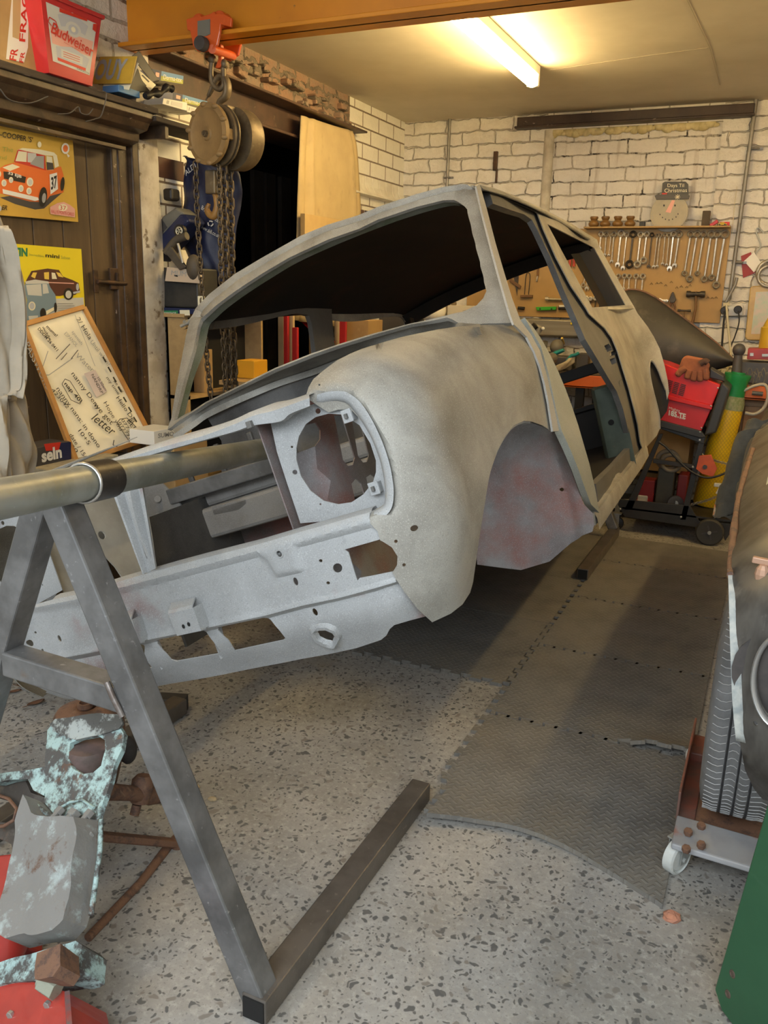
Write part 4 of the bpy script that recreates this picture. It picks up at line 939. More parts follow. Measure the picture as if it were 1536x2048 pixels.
def pxshell(px, holes, depth, name, m, par, step=12, dy=0, back=True, smooth=35, wob=.002):
    P2, T = cdt(px, holes, step); V = np.array([sub(p[0], p[1], dy) for p in P2])
    V += np.array([[0, math.sin(p[0] * .08) * wob + math.cos(p[1] * .06) * wob, 0] for p in P2])
    t = T[0]
    if np.cross(V[t[1]] - V[t[0]], V[t[2]] - V[t[0]]) @ (CAM - V[t[0]]) < 0: T = T[:, ::-1]
    mb = MB(); shell(mb, V, T, depth); return mb.build(name, m, par, smooth=smooth)
tower = [(92, 1462), (100, 1452), (150, 1476), (200, 1464), (236, 1452), (246, 1470), (243, 1500), (230, 1530), (222, 1560), (205, 1612), (196, 1640), (150, 1640), (110, 1630), (88, 1605)]
hole_t = [(141, 1486), (160, 1478), (196, 1473), (210, 1480), (212, 1500), (204, 1530), (185, 1546), (165, 1549), (146, 1535), (140, 1512)]
pxshell(tower, [hole_t], .012, 'tower_front', M_crust, sf, 9)
# drum-shaped tower top
ctr = sub(178, 1440, .085); 
mb = MB(); rows = []
for (z, rx_, ry_) in ((-.165, .058, .05), (-.10, .075, .066), (-.03, .082, .074), (0, .080, .072), (.012, .072, .064), (.022, .045, .04), (.024, .018, .018)):
    rows.append([ctr + np.array([rx_ * math.cos(t), ry_ * math.sin(t), z + .01]) for t in [2 * math.pi * k / 28 for k in range(28)]])
keep = [r for r in rows]
mb.grid(rows, True)
# open the drum where the sheet's hole is, by leaving the front faces of the lower rings out
keepf = []; keepm = []
for f in mb.f:
    c_ = np.mean([mb.v[i] for i in f], 0); d_ = c_ - ctr
    if d_[2] < -.02 and d_[1] < -.02: continue
    keepf.append(f); keepm.append(0)
mb.f, mb.fm = keepf, keepm
mb.build('tower_drum', M_rust, sf, smooth=45, thick=.004)
MB().lathe([(.017, 0), (.017, .012), (.012, .012), (.012, -.01)], ctr + [-.004, -.005, .034], n=18).build('tower_collar', M_rust, sf, smooth=40)
pxshell([(96, 1450), (110, 1438), (150, 1432), (200, 1425), (240, 1428), (244, 1448), (236, 1458), (200, 1470), (150, 1480), (110, 1466)], [], .006, 'tower_rim', m_crust('scraped_rim', (.40, .44, .43), (.10, .10, .095), (.16, .10, .07), (.48, .54), (.64, .72), 13), sf, 9, -.004)
cone = sub(178, 1515, .04)
MB().lathe([(.042, -.05), (.042, -.028), (.036, -.026), (.036, -.018), (.046, -.014), (.046, .018), (.040, .026), (.0, .03)], cone, n=24).build('rubber_spring', mat('dull_rubber_cone', (.085, .06, .05), (.14, .09, .08), 18, rough=.7), sf, smooth=40)
MB().lathe([(.043, -.034), (.047, -.030), (.043, -.026)], cone, n=24).build('spring_ring', mat('pale_metal_ring', (.45, .44, .41), rough=.4, metal=.5), sf, smooth=40)
leg_px = [(88, 1606), (112, 1632), (152, 1642), (198, 1640), (202, 1660), (200, 1700), (192, 1760), (184, 1820), (172, 1856), (150, 1880), (60, 1896), (48, 1880), (54, 1800), (70, 1720), (74, 1650)]
pxshell(leg_px, [], .06, 'side_channel', M_crust2, sf, 11, .004)
pxshell([(76, 1618), (106, 1636), (128, 1664), (128, 1716), (122, 1760), (100, 1800), (76, 1820), (76, 1730), (72, 1660)], [], .012, 'side_plate', M_crust2, sf, 10, -.018)
mb = MB().tube([sub(*p, -.022) for p in ((74, 1612), (100, 1632), (120, 1652), (128, 1668))], .0045, 6); mb.build('edge_flange', M_crust, sf, smooth=60)
mb = MB().tube([sub(*p, -.012) for p in ((110, 1622), (140, 1604), (165, 1600), (188, 1616))], .003, 6).tube([sub(*p, -.010) for p in ((202, 1640), (200, 1700), (192, 1760), (182, 1830))], .005, 6); mb.build('edge_flange', M_crust, sf, smooth=60)
for (x, y, r) in ((152, 1625, .013), (124, 1618, .009), (182, 1624, .009), (182, 1668, .009)):
    c = sub(x, y, -.012); MB().cyl(c, c + [0, -.014, -.004], r * 1.1, n=6).cyl(c + [0, -.012, 0], c + [0, -.030, -.006], r * .62, n=10).build('bolt', M_crust2, sf, bevel=.001)
rail = [(-14, 1928), (40, 1912), (100, 1898), (150, 1882), (162, 1892), (160, 1935), (120, 1962), (60, 1960), (-14, 1972)]
pxshell(rail, [], .07, 'front_rail', M_crust, sf, 11, -.012)
pxshell([(120, 1925), (158, 1914), (161, 1952), (148, 1972), (118, 1972)], [], .05, 'rail_end', M_rust, sf, 9, -.02)
c = sub(95, 1965, -.03); MB().cyl(c + [-.016, .0, 0], c + [.016, 0, -.006], .013, n=14).cyl(c + [-.010, 0, 0], c + [.022, 0, -.006], .019, n=6).build('bush_bolt', m_crust('greenish_bolt', (.30, .31, .24), (.2, .2, .15), (.3, .18, .1)), sf, bevel=.001)
pxshell([(-14, 1549), (40, 1542), (92, 1533), (94, 1570), (86, 1592), (66, 1580), (56, 1558), (10, 1562), (-14, 1568)], [], .03, 'blue_bracket', M_crust, sf, 9, .0)
# left inner web with big round hole
pxshell([(-14, 1560), (50, 1560), (62, 1585), (90, 1596), (80, 1690), (52, 1720), (40, 1760), (20, 1690), (-14, 1672)], [[(-13, 1592), (20, 1602), (32, 1618), (30, 1634), (12, 1646), (-13, 1642)]], .02, 'inner_web', m_crust('oily_dark_web', (.075, .062, .052), (.11, .095, .08), (.15, .08, .05)), sf, 9, .03)
mb = MB().tube([sub(*p, .01) for p in ((-10, 1588), (18, 1598), (34, 1618), (28, 1640), (8, 1652), (-10, 1654))], .004, 6); mb.build('hole_lip', M_rust, sf, smooth=60)
# suspension arms pointing right, behind the stand leg
ua, ub = at(200, 1582, Y=1.22), at(338, 1592, Y=1.42)
MB().tube([ua, ua * .6 + ub * .4, ua * .3 + ub * .7, ub], [.020, .017, .024, .014], 10).build('upper_arm', M_rust, sf, smooth=60)
c = at(284, 1578, Y=1.34); MB().lathe([(.022, -.03), (.026, -.01), (.026, .02), (.016, .032)], c, (0, .3, 1), 14).cyl(c + [0, -.02, -.03], c + [0, -.03, -.05], .011).build('arm_boss', M_rust, sf, smooth=45)
la, lb, lc = at(200, 1672, Y=1.20), at(356, 1686, Y=1.40), at(176, 1876, Y=1.06)
mb = MB().bar(la, lb, .026, .016).bar(la + [0, .01, -.014], lb + [0, .01, -.014], .012, .012); mb.build('lower_arm', M_rust, sf, bevel=.003)
MB().cyl(lb + [0, 0, -.014], lb + [0, 0, .014], .017, n=16).torus(lb + [0, 0, .014], (0, 0, 1), .012, .004, 14, 6).build('arm_eye', M_rust, sf, smooth=50)
MB().tube([lb + [-.02, 0, -.005], lb * .55 + lc * .45, lc], [.011, .0095, .009], 10).build('tie_bar', M_rust, sf, smooth=60)
c = at(255, 1500, Y=1.36); MB().ball(c, (.022, .022, .035), 12, 8).build('bump_rubber', M_rubber, sf, smooth=80)
# red painted sump pieces
M_red = mat('scuffed_red_paint', (.46, .045, .03), (.36, .035, .026), 7, rough=.3, layers=(((.62, .36, .30), 14, .70, .80),), coat=.3)
def redplate(name, label, px, dy, thick, bolts, extra=None, edge=None):
    V = [sub(p[0], p[1], dy) for p in px]; t = thing(name, label, 'engine part', np.array(V).min(0) * [1, 1, 0] + [0, .1, 0])
    P2, T = cdt(px, [], 16); VV = np.array([sub(p[0], p[1], dy) for p in P2])
    if np.cross(VV[T[0][1]] - VV[T[0][0]], VV[T[0][2]] - VV[T[0][0]]) @ (CAM - VV[T[0][0]]) < 0: T = T[:, ::-1]
    mb = MB(); shell(mb, VV, T, thick); mb.build('casting', M_red, t, bevel=.004, seg=2)
    for (x, y) in bolts:
        c = sub(x, y, dy); k = MB().cyl(c + [0, .002, 0], c + [0, -.006, 0], .0075, n=6); k.build('bolt', mat('bright_bolt_head', (.55, .54, .52), rough=.3, metal=.8), t, bevel=.001)
    return t
r1 = redplate('red_casting', 'bright red engine casting behind the subframe channel', [(-14, 1712), (34, 1706), (44, 1730), (48, 1800), (47, 1896), (20, 1906), (-14, 1912)], .05, .05, [(28, 1721), (27, 1766)])
c = sub(18, 1890, .03); MB().lathe([(.035, -.02), (.036, .01), (.028, .03), (.026, .07)], c, (.3, .2, 1), 20).build('casting_neck', M_red, r1, smooth=40)
r2 = redplate('red_casting', 'red engine casting with bright bolts underneath the subframe rail', [(-14, 1972), (60, 1962), (92, 1972), (118, 1978), (132, 1984), (138, 2010), (141, 2075), (-14, 2075)], -.005, .10, [(97, 2008), (23, 2028)])
MB().bar(sub(134, 1988, -.012), sub(140, 2070, -.012), .014, .008, (0, 1, 0)).build('worn_edge', mat('worn_grey_edge', (.12, .11, .11), (.3, .06, .05), 30, rough=.5), r2)
yt_ = MB().box(sub(183, 1782, .05), (.005, .004, .018)).build('yellow_tag', mat('yellow_plastic', (.75, .60, .02), rough=.4), sf)
# ------------------------------------------------------------- the second car on its dolly, right edge
C2 = np.array([.635, 2.06, .11])
def car2(P):  # world -> that car's axes
    return np.stack([P[:, 1] - C2[1], P[:, 0] - C2[0], P[:, 2] - C2[2]], 1)
def castw(px, g, near=.5, far=6, n=400):
    px = np.asarray(px, float); D = np.array([wray(*p) for p in px]) / FPX; S = np.linspace(near, far, n)
    G = np.stack([g(CAM + D * s) for s in S], 1); neg = G < 0; hit = neg.any(1); k = np.where(hit, neg.argmax(1), np.abs(G).argmin(1)); k = np.clip(k, 1, n - 1)
    a, b = S[k - 1], S[k]
    for _ in range(26):
        m = (a + b) / 2; f = g(CAM + D * m[:, None]) < 0; b = np.where(f, m, b); a = np.where(f, a, m)
    return CAM + D * np.where(hit, (a + b) / 2, S[k])[:, None]
def wing2(P):
    q = car2(P); x, y, z = q[:, 0], q[:, 1], q[:, 2]
    yy = .735 - .10 * sstep(.48 - z, 0, .30) - .16 * sstep(z, .55, .95) - .02 * np.cos(x * 3)
    xf = -.50 + .10 * sstep(.36 - z, 0, .2); r = .22
    k = np.stack([np.abs(y) - yy, xf - x, z - .86, x - 2.3], 1) + r
    return np.linalg.norm(np.maximum(k, 0), axis=1) + np.minimum(k.max(1), 0) - r
c2 = thing('parked_car', 'second dark bare steel car wing with round lamp hole at the picture edge', 'car', (C2[0], C2[1], .12))
M_c2 = mat('streaky_bare_dark_steel', (.16, .15, .135), (.075, .068, .06), 5, rough=.42, metal=.55, stretch=(2.5, 2.5, 1), layers=(((.30, .28, .25), 9, .60, .80), ((.22, .13, .08), 6, .70, .84)))
o2 = [(1560, 790), (1530, 822), (1508, 872), (1488, 925), (1474, 985), (1466, 1060), (1463, 1130), (1465, 1200), (1468, 1300), (1472, 1400), (1479, 1480), (1490, 1540), (1508, 1578), (1526, 1600), (1560, 1606), (1660, 1590), (1760, 1560), (1760, 800), (1650, 770)]
h2 = [(1564 + 50 * math.cos(t), 1360 + 82 * math.sin(t)) for t in [2 * math.pi * k / 30 for k in range(30)]]
P2, T = cdt(o2, [h2, slot(1511, 1447, 6, 3.5, .9)], 13); V = castw(P2, wing2)
if sum(np.cross(V[t[1]] - V[t[0]], V[t[2]] - V[t[0]]) @ (CAM - V[t[0]]) for t in T[::5]) < 0: T = T[:, ::-1]
mb = MB(); shell(mb, V, T, .003); mb.build('wing_panel', M_c2, c2, smooth=50)
hv = castw([(1564 + 57 * math.cos(t), 1360 + 92 * math.sin(t)) for t in [2 * math.pi * k / 40 for k in range(40)]], wing2)
MB().tube([p + np.array([0, -.006, 0]) for p in hv], .009, 8, closed=True, sq=.5).build('lamp_ring', mat('bright_ground_steel', (.55, .55, .54), rough=.35, metal=.7), c2, smooth=70)
hc = hv.mean(0); MB().lathe([(.085, .0), (.08, .08), (.04, .12), (0, .13)], hc + [0, .02, 0], (0, 1, 0), 24).build('lamp_bowl', M_rubber, c2, smooth=50)
lip = castw([(1463, 1140), (1465, 1200), (1468, 1300), (1472, 1400), (1479, 1480)], wing2); lip = catmull(lip, 5)
M_filler = mat('white_filler_edge', (.55, .55, .50), (.30, .33, .33), 20, rough=.7, bump=(40, .6))
MB().grid([[p + np.array([.012, -.004, 0]) for p in lip], [p + np.array([-.004, -.002, 0]) for p in lip], [p + np.array([-.002, .03, 0]) for p in lip]]).build('arch_lip', M_filler, c2, smooth=60, thick=.003)
lip = castw([(1508, 900), (1490, 960), (1478, 1010), (1470, 1080), (1465, 1150)], wing2); lip = catmull(lip, 5)
MB().tube([p + np.array([-.004, 0, 0]) for p in lip], [.006 + .004 * random.random() for _ in lip], 7).build('rusty_seam', M_rust, c2, smooth=60)
c = castw([(1528, 1122)], wing2)[0]; MB().bar(c + [-.02, -.012, .004], c + [.06, -.02, 0], .012, .012).ball(c + [.0, -.02, -.02], (.014, .012, .02), 10, 6).build('hinge_bracket', mat('coppery_bracket', (.50, .30, .20), rough=.5, metal=.3), c2, bevel=.002)
c = castw([(1536, 965)], wing2)[0]; MB().box(c + [.02, -.01, -.02], (.05, .006, .11), rotm('Y', 4)).build('masking_sticker', mat('yellowed_masking_tape', (.56, .45, .24), rough=.8), c2)
# shell behind the wing so that the car has a flank and bonnet
mb = MB(); rows = []
for i in range(9):
    y = 2.0 + 2.2 * i / 8; rows.append([np.array([C2[0] - a, y, z]) for a, z in ((.56, .36), (.60, .55), (.60, .75), (.55, .93), (.45, .99), (0, 1.02), (-.45, .99))])
mb.grid(rows[1:]); mb.build('side_panel', M_c2, c2, smooth=50)
# tyre
wc = np.array([.040, 2.045, .105 + .262])
ty = MB(); R_t = .262
ty.lathe([(.13, -.070), (.17, -.076), (.215, -.078), (.243, -.072), (.256, -.060), (.2615, -.045), (.262, .0), (.2615, .045), (.256, .060), (.243, .072), (.215, .078), (.17, .076), (.13, .070)], wc, (1, 0, 0), 64)
def m_tyre():
    m, nt, b = _base('dusty_tyre_rubber', .75); L = nt.links; v = _coord(nt, 'Object')
    col = _ramp(nt, _noise(nt, v, 12, 5, .6), (.13, .13, .13), (.20, .20, .20), .4, .65); L.new(col, b.inputs['Base Color']); return m
M_tyre = m_tyre()
ty.build('tyre', M_tyre, c2, smooth=35)
M_groove = mat('black_tread_groove', (.03, .03, .032), rough=.9); M_dust = mat('pale_dusty_tread_edge', (.42, .42, .42), rough=.9)
mb = MB()
for gx in (-.030, -.002, .026): mb.torus(wc + [gx, 0, 0], (1, 0, 0), R_t - .0005, .0026, 72, 4)
mb.build('tread_groove', M_groove, c2)
mb = MB(); md_ = MB()
for k in range(90):
    t = 2 * math.pi * k / 90
    for (xa_, xb_, s) in ((-.066, -.034, 1), (-.026, -.006, -1), (.002, .022, 1), (.030, .064, -1)):
        q = []
        for i in range(4):
            x = xa_ + (xb_ - xa_) * i / 3; tt_ = t + s * (.018 * (1 if i in (1, 2) else 0)); rr = R_t + .0006 if abs(x) < .05 else R_t - .002
            q.append(wc + np.array([x, rr * math.cos(tt_), rr * math.sin(tt_)]))
        md_.tube(q, .0011, 4)
md_.build('tread_sipe', M_dust, c2)
MB().lathe([(.0, -.02), (.05, -.03), (.10, -.02), (.13, -.055), (.135, -.065), (.13, .065), (.0, .06)], wc, (1, 0, 0), 32).build('wheel_rim', mat('grey_steel_rim', (.3, .3, .3), rough=.5, metal=.4), c2, smooth=40)
# dolly under that wheel
M_dolly = mat('worn_red_steel', (.28, .085, .055), (.16, .09, .07), 10, rough=.55, layers=(((.10, .08, .07), 18, .58, .72),))
M_dgrey = mat('scraped_grey_plate', (.33, .335, .35), (.26, .26, .27), 6, rough=.45, layers=(((.32, .13, .09), 7, .60, .70), ((.16, .12, .10), 16, .66, .76)))
dl = thing('wheel_dolly', 'red and grey steel dolly on white castors carrying the second car', 'dolly', (.08, 2.07, 0))
xl = -.078; ya_, yb_ = 1.80, 2.33
mb = MB().box((xl, (ya_ + yb_) / 2 + .06, .125), (.006, yb_ - ya_ - .12, .075)).box((xl + .02, (ya_ + yb_) / 2 + .06, .090), (.04, yb_ - ya_ - .12, .006)); mb.build('side_rail', M_dolly, dl, bevel=.002)
mb = MB().hexa([(xl, ya_, .085), (xl + .42, ya_ - .02, .085), (xl + .42, ya_ + .10, .085), (xl, ya_ + .12, .085), (xl, ya_ + .005, .098), (xl + .42, ya_ - .015, .098), (xl + .42, ya_ + .09, .108), (xl, ya_ + .11, .108)]); mb.build('front_plate', M_dgrey, dl, bevel=.004)
mb = MB().box((xl + .2, yb_ - .06, .10), (.40, .11, .03)); mb.build('rear_plate', M_dolly, dl, bevel=.004)
mb = MB().box((xl + .2, (ya_ + yb_) / 2, .082), (.36, .34, .012)); mb.build('deck', M_rust, dl)
for (x, y) in ((1376, 1668), (1402, 1656), (1372, 1702), (1402, 1694)):
    c = at(x, y, Z=.105); MB().cyl(c, c + [0, -.003, .012], .010, n=6).build('bolt', M_rust, dl, bevel=.001)
M_white = mat('white_nylon_wheel', (.66, .69, .67), (.55, .56, .52), 16, rough=.4); M_zinc = mat('zinc_plated', (.48, .50, .48), (.36, .37, .35), 14, rough=.4, metal=.5)
for (cx_, cy_, ang) in ((-.064, 1.845, 62), (-.050, 2.33, 15), (.30, 1.86, 30), (.30, 2.37, 10)):
    R = rotm('Z', ang); c = np.array([cx_, cy_, .042]); ax = R @ np.array([0, 1., 0]); fw = R @ np.array([1., 0, 0])
    w1 = MB().lathe([(.012, -.014), (.030, -.012), (.034, -.008), (.036, -.014), (.042, -.011), (.042, .011), (.036, .014), (.034, .008), (.030, .012), (.012, .014)], c, ax, 32).build('castor', M_white, dl, smooth=35)
    k = MB()
    for s in (-1, 1):
        k.hexa([c + ax * s * .017 + fw * .012 + [0, 0, -.012], c + ax * s * .019 + fw * .012 + [0, 0, -.012], c + ax * s * .019 + fw * -.014 + [0, 0, -.012], c + ax * s * .017 + fw * -.014 + [0, 0, -.012],
                c + ax * s * .017 + fw * .045 + [0, 0, .040], c + ax * s * .019 + fw * .045 + [0, 0, .040], c + ax * s * .019 + fw * -.010 + [0, 0, .040], c + ax * s * .017 + fw * -.010 + [0, 0, .040]])
    k.box(c + fw * .02 + [0, 0, .042], (.06, .05, .004), R); k.build('castor_fork', M_zinc, w1, bevel=.0015)
    MB().cyl(c - ax * .024, c + ax * .024, .007, n=10).build('castor_axle', M_zinc, w1, bevel=.001)
# green panel in the corner
g0, g1 = at(1423, 1996, Z=.004), at(1536, 1600, Y=1.46); bd = _nrm(np.array([.62, -.78, 0]))
gp = thing('green_panel', 'green painted sheet metal panel leaning at the lower corner', 'panel', g0)
M_gp = mat('dark_green_gloss', (.030, .115, .052), (.024, .095, .043), 4, rough=.36, layers=(((.05, .14, .075), 7, .62, .80, (1, 1, 4)), ((.55, .60, .52), 70, .745, .76)))
upv = (g1 - g0); q = [g0 + bd * .03, g0 + bd * .75, g0 + bd * .75 + upv * 1.15, g0 + upv * 1.15, g0 + upv * .05]
nn_ = _nrm(np.cross(bd, upv)); nn_ = nn_ if nn_ @ (CAM - g0) > 0 else -nn_
MB().prism(q, -nn_ * .016).build('panel_sheet', M_gp, gp, bevel=.004)
for (x, y) in ((1465, 1948), (1456, 1988)):
    d = wray(x, y); c = CAM + d * ((g0 - CAM) @ nn_) / (d @ nn_); MB().torus(c, nn_, .006, .002, 14, 6).cyl(c - nn_ * .004, c + nn_ * .0006, .0055, n=12).build('screw_hole', mat('rusty_screw_hole', (.10, .07, .05), rough=.7), gp, smooth=50)
# ================================================================== left wall: door things, shelf, hoist
YD, ZD_ = np.array([0, 1., 0]), np.array([0, 0, 1.])
def flatc(name, c, rough=.5): return mat(name, c, rough=rough)
K = {n: flatc('ink_' + n, c) for n, c in dict(black=(.015, .013, .012), white=(.82, .80, .74), cream=(.86, .80, .58), red=(.62, .035, .02), orange=(.80, .17, .03), yellow=(.85, .60, .10), lemon=(.88, .70, .02), green=(.03, .22, .09), olive=(.36, .38, .06), grey=(.36, .36, .35), dark=(.06, .055, .055), blue=(.20, .29, .36), navy=(.012, .02, .075), brown=(.10, .032, .02), pale=(.62, .62, .58), pink=(.80, .42, .34), silver=(.50, .52, .56), tan=(.55, .40, .2), sky=(.10, .25, .48)).items()}
class Flat:
    """flat printed shapes lying on one plane of a thing"""
    def __init__(s, proj_): s.mb = MB(); s.m = []; s.p = proj_; s.k = 0
    def mid(s, c):
        if K[c] not in s.m: s.m.append(K[c])
        s.mb.mi(s.m.index(K[c])); s.k += 1
    def poly(s, c, px): s.mid(c); s.mb.add([s.p(x, y, .0004 + .00012 * s.k) for x, y in px], [tuple(range(len(px)))]); return s
    def ell(s, c, x, y, a, b, ang=0): return s.poly(c, slot(x, y, a, b, ang, 18))
    def line(s, c, pts, w):
        s.mid(c)
        for (x0, y0), (x1, y1) in zip(pts[:-1], pts[1:]):
            l = math.hypot(x1 - x0, y1 - y0) + 1e-6; nx, ny = -(y1 - y0) / l * w / 2, (x1 - x0) / l * w / 2
            s.mb.add([s.p(a, b, .0004 + .00012 * s.k) for a, b in ((x0 + nx, y0 + ny), (x1 + nx, y1 + ny), (x1 - nx, y1 - ny), (x0 - nx, y0 - ny))], [(0, 1, 2, 3)])
        return s
    def text(s, c, t, p0, p1, up, **k):
        """t starts at pixel p0, reads towards p1 (its end); up = pixel above the start, giving the cap height"""
        s.mid(c); o = s.p(*p0, .0006 + .00012 * s.k); e = s.p(*p1, .0006 + .00012 * s.k); u = s.p(*up, .0006 + .00012 * s.k)
        n0 = len(s.mb.v); glyphs(s.mb, t, (0, 0, 0), (1, 0, 0), (0, 1, 0), 1, 0, **k)
        V = np.array(s.mb.v[n0:]); w = V[:, 0].max() - V[:, 0].min(); x0 = V[:, 0].min(); h = .72
        s.mb.v[n0:] = [o + (e - o) * ((v[0] - x0) / w) + (u - o) * (v[1] / h) for v in V]; return s
    def build(s, name, par): return s.mb.build(name, s.m, par)
def onY(Y): return lambda x, y, off=0: at(x, y, Y=Y - off)
def wby(px0, py0, px1, py1, Y, depth):
    a, b = at(px0, (py0 + py1) / 2, Y=Y), at(px1, (py0 + py1) / 2, Y=Y); t, l = at((px0 + px1) / 2, py0, Y=Y), at((px0 + px1) / 2, py1, Y=Y)
    return np.array([(a[0] + b[0]) / 2, Y + depth / 2, (t[2] + l[2]) / 2]), np.array([b[0] - a[0], depth, t[2] - l[2]])
def onX(X): return lambda x, y, off=0: at(x, y, X=X + off)
def quad_box(mb, px, X, depth):
    P = [at(*p, X=X) for p in px]; return mb.prism(P, (-depth, 0, 0))
def wbx(px0, py0, px1, py1, X, depth):   # box face seen on plane X between two pixel corners
    a, b = at(px0, (py0 + py1) / 2, X=X), at(px1, (py0 + py1) / 2, X=X); t, l = at((px0 + px1) / 2, py0, X=X), at((px0 + px1) / 2, py1, X=X)
    return np.array([X - depth / 2, (a[1] + b[1]) / 2, (t[2] + l[2]) / 2]), np.array([depth, b[1] - a[1], t[2] - l[2]])
# ---- shelf over the door
XS = -2.36; zs = 1.985
sh = thing('wall_shelf', 'long dirty timber shelf on moulded rail above the brown door', 'shelf', (XL + .1, 2.4, zs - .1))
MB().box(((XL + XS) / 2, 2.28, zs - .012), (XS - XL, 1.30, .024)).build('shelf_board', M_woodrough, sh, bevel=.004)
MB().box(((XL + XS) / 2 + .01, 3.13, zs - .040), (XS - XL - .02, .44, .020)).build('shelf_board', M_woodrough, sh, bevel=.004)
mb = MB(); pr = [(XS - .012, zs - .024), (XS - .012, zs - .045), (XS - .03, zs - .06), (XS - .045, zs - .085), (XS - .085, zs - .095), (XS - .09, zs - .125), (XS - .12, zs - .135), (XL, zs - .14), (XL, zs - .024)]
mb.prism([np.array([x, 1.63, z]) for x, z in pr], (0, 1.28, 0)); mb.build('shelf_moulding', M_frame, sh, bevel=.002)
mb = MB().bar((XL + .06, 1.6, zs - .155), (XL + .06, 2.86, zs - .155), .03, .012); mb.build('shelf_batten', M_frame, sh)
ang = MB().box((XL + .1, 3.0, zs - .075), (.14, .02, .05)); ang.build('shelf_bracket', M_frame, sh)
# loose wires over the door
M_wire = mat('grey_cable', (.10, .09, .08), rough=.6)
for px, lab in (([(205, 182), (213, 190), (203, 230), (190, 238), (172, 243)], 'thin grey cable dangling from the shelf over the door'), ([(96, 193), (60, 206), (20, 200), (0, 178)], 'thin grey wire sagging left under the shelf moulding'), ([(116, 228), (140, 226), (156, 214), (162, 226), (176, 229), (186, 218)], 'curl of wire above the door boards')):
    o = MB().tube(catmull([at(*p, X=XS + .01) for p in px], 6), .0022, 6).build('loose_wire', M_wire, smooth=60); tag(o, lab, 'wire')
# ---- cardboard box with fragile tape
M_card = mat('brown_cardboard', (.46, .30, .13), (.40, .25, .105), 6, rough=.8, layers=(((.50, .34, .16), 18, .62, .74),))
XB = -2.40
bx = thing('cardboard_box', 'brown cardboard box with red and white fragile tape on the shelf', 'box', (XB - .1, 2.2, zs))
y_r = at(97, 130, X=XB)[1]; mb = MB().box((XB - .07, y_r - .215, zs + .14), (.14, .34, .28)); mb.build('carton', M_card, bx, bevel=.004)
F = Flat(onX(XB + .0005)); F.poly('white', [(24, -10), (58, -10), (56, 95), (48, 125), (12, 118)]).poly('tan', [(26, -10), (42, -10), (40, 80), (25, 74)])
F.text('red', 'FRAGILE', (50, 84), (60, -62), (38, 82), bold=.02).text('red', 'FR', (32, 122), (36, 98), (18, 119), bold=.02).text('red', 'FR', (46, 126), (50, 104), (38, 124), bold=.02); F.build('fragile_tape', bx)
# ---- red beer bucket
bk = thing('drinks_bucket', 'red tapered drinks bucket with white label on the shelf', 'bucket', (-2.40, 2.47, zs))
M_bkt = mat('red_glossy_plastic', (.56, .035, .04), (.50, .03, .035), 5, rough=.25)
b0y, b1y, t0y, t1y = at(98, 138, X=-2.345)[1], at(184, 160, X=-2.345)[1], at(82, 8, X=-2.325)[1], at(203, 30, X=-2.325)[1]; zt_ = at(140, 8, X=-2.325)[2]
def bring(f): # corners at fraction f of the height
    y0, y1 = b0y + (t0y - b0y) * f, b1y + (t1y - b1y) * f; x0, x1 = -2.345 + .02 * f, -2.52 - .02 * f; z = zs + (zt_ - zs) * f
    return [np.array(p) for p in ((x0, y0, z), (x0, y1, z), (x1, y1, z), (x1, y0, z))]
MB().grid([bring(0), bring(1)], True).add(bring(0), [(3, 2, 1, 0)]).build('bucket_body', M_bkt, bk, bevel=.008, thick=.003)
r0, r1 = bring(.97), bring(1.03); cc_ = np.mean(r1, 0); ex = lambda R, k: [cc_ * [1, 1, 0] + [0, 0, p[2]] + (p - cc_) * [1, 1, 0] * k for p in R]
MB().grid([ex(r0, 1.0), ex(r0, 1.07), ex(r1, 1.07), ex(r1, .95)], True).build('bucket_rim', M_bkt, bk, bevel=.003)
def onbk(u, v, off=0):   # label space: u 0..1 across, v 0..1 up
    q = bring(v); p = q[0] * (1 - u) + q[1] * u; return p + np.array([off, 0, 0])
F = Flat(lambda x, y, off=0: onbk(x, y, off + .0005))
F.poly('pale', [(.10, .17), (.90, .14), (.93, .88), (.07, .90)]).poly('pink', [(.12, .40), (.88, .40), (.90, .62), (.10, .62)])
F.poly('silver', [(.25, .80), (.5, .90), (.78, .80), (.74, .66), (.5, .72), (.30, .66)]).ell('pale', .52, .68, .14, .10).ell('silver', .52, .68, .09, .065).ell('cream', .52, .68, .04, .035)
F.poly('silver', [(.20, .22), (.80, .20), (.86, .36), (.5, .44), (.18, .38)]).poly('pale', [(.28, .26), (.72, .25), (.72, .36), (.28, .37)]).poly('red', [(.20, .20), (.80, .18), (.80, .22), (.20, .24)])
for a in (.28, .31, .34): F.line('red', [(.32, a), (.66, a - .004)], .008)
F.poly('red', [(.86, .78), (.93, .76), (.93, .88), (.86, .86)]).poly('red', [(.28, .84), (.75, .86), (.75, .89), (.28, .89)])
F.text('red', 'Budweiser', (.10, .535), (.93, .40), (.12, .69), bold=.012, shear=.35).text('red', 'KING OF BEERS', (.34, .46), (.66, .415), (.34, .475)).text('black', 'SUPER BOTTLE', (.60, .165), (.88, .15), (.60, .185))
F.line('red', [(.12, .62), (.07, .66), (.10, .72), (.20, .70), (.24, .62), (.18, .50)], .014); F.build('bucket_label', bk)
o = MB().cyl(at(70, -2, X=-2.46), at(86, 12, X=-2.42), .018, n=12).build('spray_nozzle', K['dark']); tag(o, 'dark round tube end between cardboard box and red bucket', 'tube')
